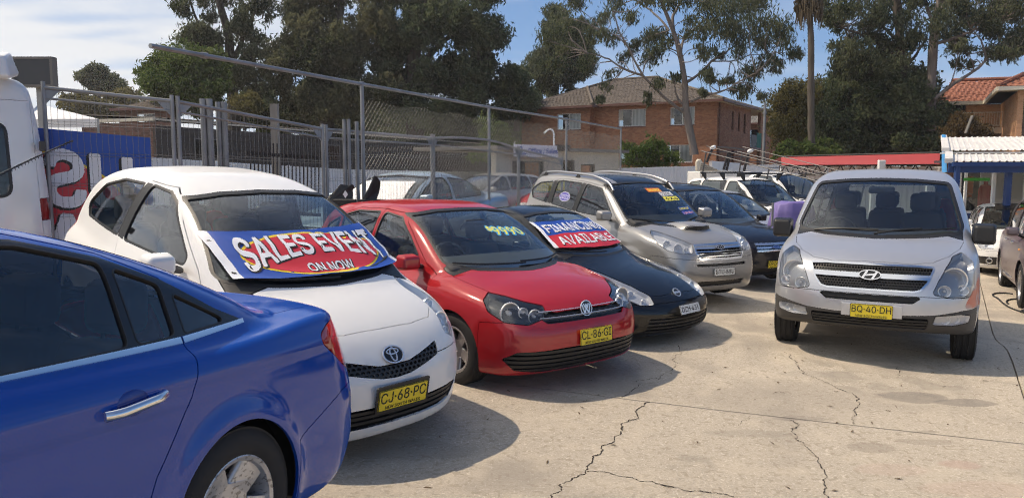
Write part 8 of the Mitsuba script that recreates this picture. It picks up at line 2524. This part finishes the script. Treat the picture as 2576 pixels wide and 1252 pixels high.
def vehicles_far():
    z9 = lambda x, y, Y: at((1980 + x / 5.216) / 1.1401, (420 + y / 5.216) / 1.1401, Y)
    # white ute with a ladder rack
    bd = simple_body(4.9, 1.8, 1.80, .9, 3.0, .34, .28, .92, 1.18, 1.14, 1.0, 'sedan', .05, rake=.8, tail=dict(
        top=[(-.1, .9), (.05, .93), (.3, 1.02), (1.0, 1.18), (3.0, 1.15), (4.9, 1.12)], roof=[(1.8, 1.72), (2.2, 1.79), (2.6, 1.8), (3.0, 1.74), (3.3, 1.5)], xrw=[(1.1, 3.28), (1.5, 3.15), (1.8, 2.95)], gx=[(1.0, .04), (1.9, 0), (3.2, .02)]))
    q = z9(1620, 900, 19.0)
    P = parked(8.55, 19.4, -28, 1.0)
    k, b = simple_car('parked_ute', 'white utility with a long grey ladder rack over its cab', 'ute', P, (bd[0], dict(bd[1], we=2.95)), 'paint_white', glass='glass_tint', side='glass_tint')
    rk = thing('ladder_rack', 'grey steel ladder rack of thin bars fixed over the white utility', 'rack', None, P)
    for y in (-.72, .72):
        part(rk, 'side_rail', tube([(-.2, y, 1.55), (4.8, y, 2.32)], .016, 6), 'steel_dark')
        for x in (.2, 2.1, 4.6): part(rk, 'upright', tube([(x + .15, y * 1.05, 1.15 if x > 3 else .95), (x, y, 1.58 + .154 * x)], .022, 6), 'steel_dark')
        part(rk, 'side_rail', tube([(.4, y, 1.80), (4.6, y, 2.47)], .012, 6), 'steel_dark')
    for x in np.linspace(-.1, 4.7, 7): part(rk, 'cross_bar', tube([(x, -.72, 1.57 + .154 * x), (x, .72, 1.57 + .154 * x)], .013, 6), 'steel_dark')
    # tray truck with tipped board and uprights
    key = thing('tray_truck', 'white tray truck with black uprights and a tilted cream side board, far back', 'truck')
    t = lambda x, y, Y=27.0: z9(x, y, Y)
    part(key, 'windscreen_hood', trimesh.convex.convex_hull(np.vstack([[t(320, 215), t(735, 250), t(790, 350), t(330, 350)], np.array([t(320, 215), t(735, 250), t(790, 350), t(330, 350)]) + [.3, 1.6, 0]])), 'paint_silver')
    part(key, 'tray', boxm(t(150, 400)[0], t(860, 400)[0], 26.6, 29, t(150, 480)[2] - .5, t(150, 375)[2], .03), 'paint_white')
    pl = [t(165, 232, 26.2), t(455, 372, 26.2), t(130, 372, 26.2)]
    part(key, 'side_board', trimesh.convex.convex_hull(np.vstack([pl, np.array(pl) + [.02, .05, 0]])), 'cream_paint')
    for i in range(4):
        f = (i + 1) / 5
        part(key, 'board_batten', bar(np.array(pl[2]) * (1 - f) + np.array(pl[0]) * f + [0, -.02, 0], np.array(pl[1]) * (1 - f) + np.array(pl[0]) * f + [0, -.02, 0], .02, .03), 'old_timber')
    part(key, 'guard', tube(curve([t(110, 370), t(105, 230), t(130, 210), t(150, 235), t(140, 370)], 14), .07, 8), 'cream_paint', smooth=50)
    for a, b_ in (((240, 240), (330, 30)), ((495, 350), (570, 90)), ((540, 360), (605, 80)), ((800, 370), (870, 100))):
        part(key, 'upright', bar(t(*a), t(*b_), .09, .07), 'truss_dark')
    part(key, 'top_bar', tube([t(400, 8), t(640, 25), t(800, 50)], .03, 6), 'steel_dark')
    for x, y in ((320, 25), (880, 75)):
        part(key, 'lamp', tri(hull([t(x, y), t(x + 35, y - 15)], .07)), 'white_frame', smooth=40)
    for x in (250, 760):
        w = t(x, 470)
        m_ = tyre_mesh(.38, .25, .25)
        m_.apply_translation((w[0], 26.9, float(gz(w[0], 27)) + .38))
        part(key, 'wheel', m_, 'rubber', smooth=35)
    # purple cloth over a metal stand
    key = thing('draped_cloth', 'purple cloth draped over a low stand beside the silver van\'s mirror', 'cloth')
    c = z9(1460, 1000, 15.3)
    n = 30
    zg = float(gz(c[0], c[1]))
    V = []
    th = np.linspace(0, 2 * np.pi, n, endpoint=False)
    top = z9(1460, 822, 15.3)[2]
    for j, (zz, rr) in enumerate(((top, .02), (top - .01, .22), (top - .05, .34), (top - .25, .38), (top - .5, .42), (zg + .25, .46))):
        fold = (1 + .10 * (j / 5) * np.sin(th * 7 + 1.3 * np.sin(th * 2)))
        V.append(np.stack([c[0] + .1 + rr * 1.05 * fold * np.sign(np.cos(th)) * np.abs(np.cos(th)) ** .6, c[1] + rr * .7 * fold * np.sign(np.sin(th)) * np.abs(np.sin(th)) ** .6, np.full(n, zz) + .02 * np.sin(th * 3) * (j > 0)], 1))
    v = np.vstack(V)
    i, j = np.meshgrid(np.arange(5), np.arange(n), indexing='ij')
    q = np.stack([i * n + j, (i + 1) * n + j, (i + 1) * n + (j + 1) % n, i * n + (j + 1) % n], -1).reshape(-1, 4)
    part(key, 'cloth', (v, q), 'cloth_purple', smooth=True)
    part(key, 'stand', boxm(c[0] - .15, c[0] + .3, c[1] - .15, c[1] + .15, zg, top - .06, .01), 'steel_dark')
    k = thing('steel_stake', 'thin upright metal stake between the dark four-wheel drive and the purple cloth', 'stake')
    a = z9(1235, 840, 14.6)
    part(k, None, bar((a[0], a[1], float(gz(a[0], a[1]))), tuple(a), .05, .03, up=(1, 0, 0)), 'galvanised')
    # hose on the ground at the right
    z8 = lambda p: ((2700 + p[0] / 3.13) / 1.1401, (550 + p[1] / 3.13) / 1.1401)
    k = thing('garden_hose', 'black hose lying in loops on the concrete beside the purple-grey four-wheel drive', 'hose')
    pts = [on_ground(*z8(p)) + [0, 0, .012] for p in ((640, 922), (560, 912), (490, 915), (462, 935), (500, 958), (560, 1010), (640, 1055), (740, 1090), (850, 1110))]
    pts += [on_ground(*z8(p)) + [0, 0, .012] for p in ((900, 1060), (800, 985), (700, 965), (610, 972), (585, 990), (600, 1010))]
    part(k, None, tube(curve(pts, 90), .013, 8), 'hose', smooth=50)


def litter():
    rng = np.random.default_rng(8)
    k = thing('fallen_leaves', 'scattered small dry leaves and grit on the concrete', 'leaves', kind='stuff')
    ms = []
    for i in range(160):
        x, y = rng.uniform(-.6, 6.5), rng.uniform(3.6, 11)
        z = float(gz(x, y)) + .004
        L, w, a = rng.uniform(.012, .045), rng.uniform(.003, .010), rng.uniform(0, 6.3)
        c, s_ = math.cos(a), math.sin(a)
        p = np.array([[-L, 0, 0], [0, -w, .003], [L, 0, .002], [0, w, .004]])
        ms.append(trimesh.Trimesh(np.stack([x + p[:, 0] * c - p[:, 1] * s_, y + p[:, 0] * s_ + p[:, 1] * c, z + p[:, 2]], 1), [[0, 1, 2], [0, 2, 3]], process=False))
    part(k, None, cat(ms), 'dry_leaf')


mat('dry_leaf', (.10, .07, .04), .8, two=True)



# ---------------------------------------------------------------- assembly
ground()
_s, _b = sedan()
_y, BY = yaris()
_g, BG = golf()
_c, BC = coupe()
_w, BW = wagon()
van()
others()
high_van()
decals(BY, BG, BC, BW)
fences()
apartment()
tiled_house()
canopies()
other_buildings()
vehicles_far()
trees()
litter()
# a thin veil of summer haze
scene['haze_air'] = {'type': 'homogeneous', 'albedo': 0.95, 'sigma_t': 0.0006, 'phase': {'type': 'hg', 'g': 0.5}}
labels['haze'] = {'kind': 'stuff', 'label': 'thin pale haze over the lot and the trees behind it'}
scene['haze'] = {'type': 'cube', 'to_world': T().translate([20, 250, 13]).scale([480, 520, 17]), 'bsdf': {'type': 'null'}, 'interior': {'type': 'ref', 'id': 'haze_air'}}
scene['camera']['medium'] = {'type': 'ref', 'id': 'haze_air'}
for _k in [k for k, v in labels.items() if not v]: del labels[_k]
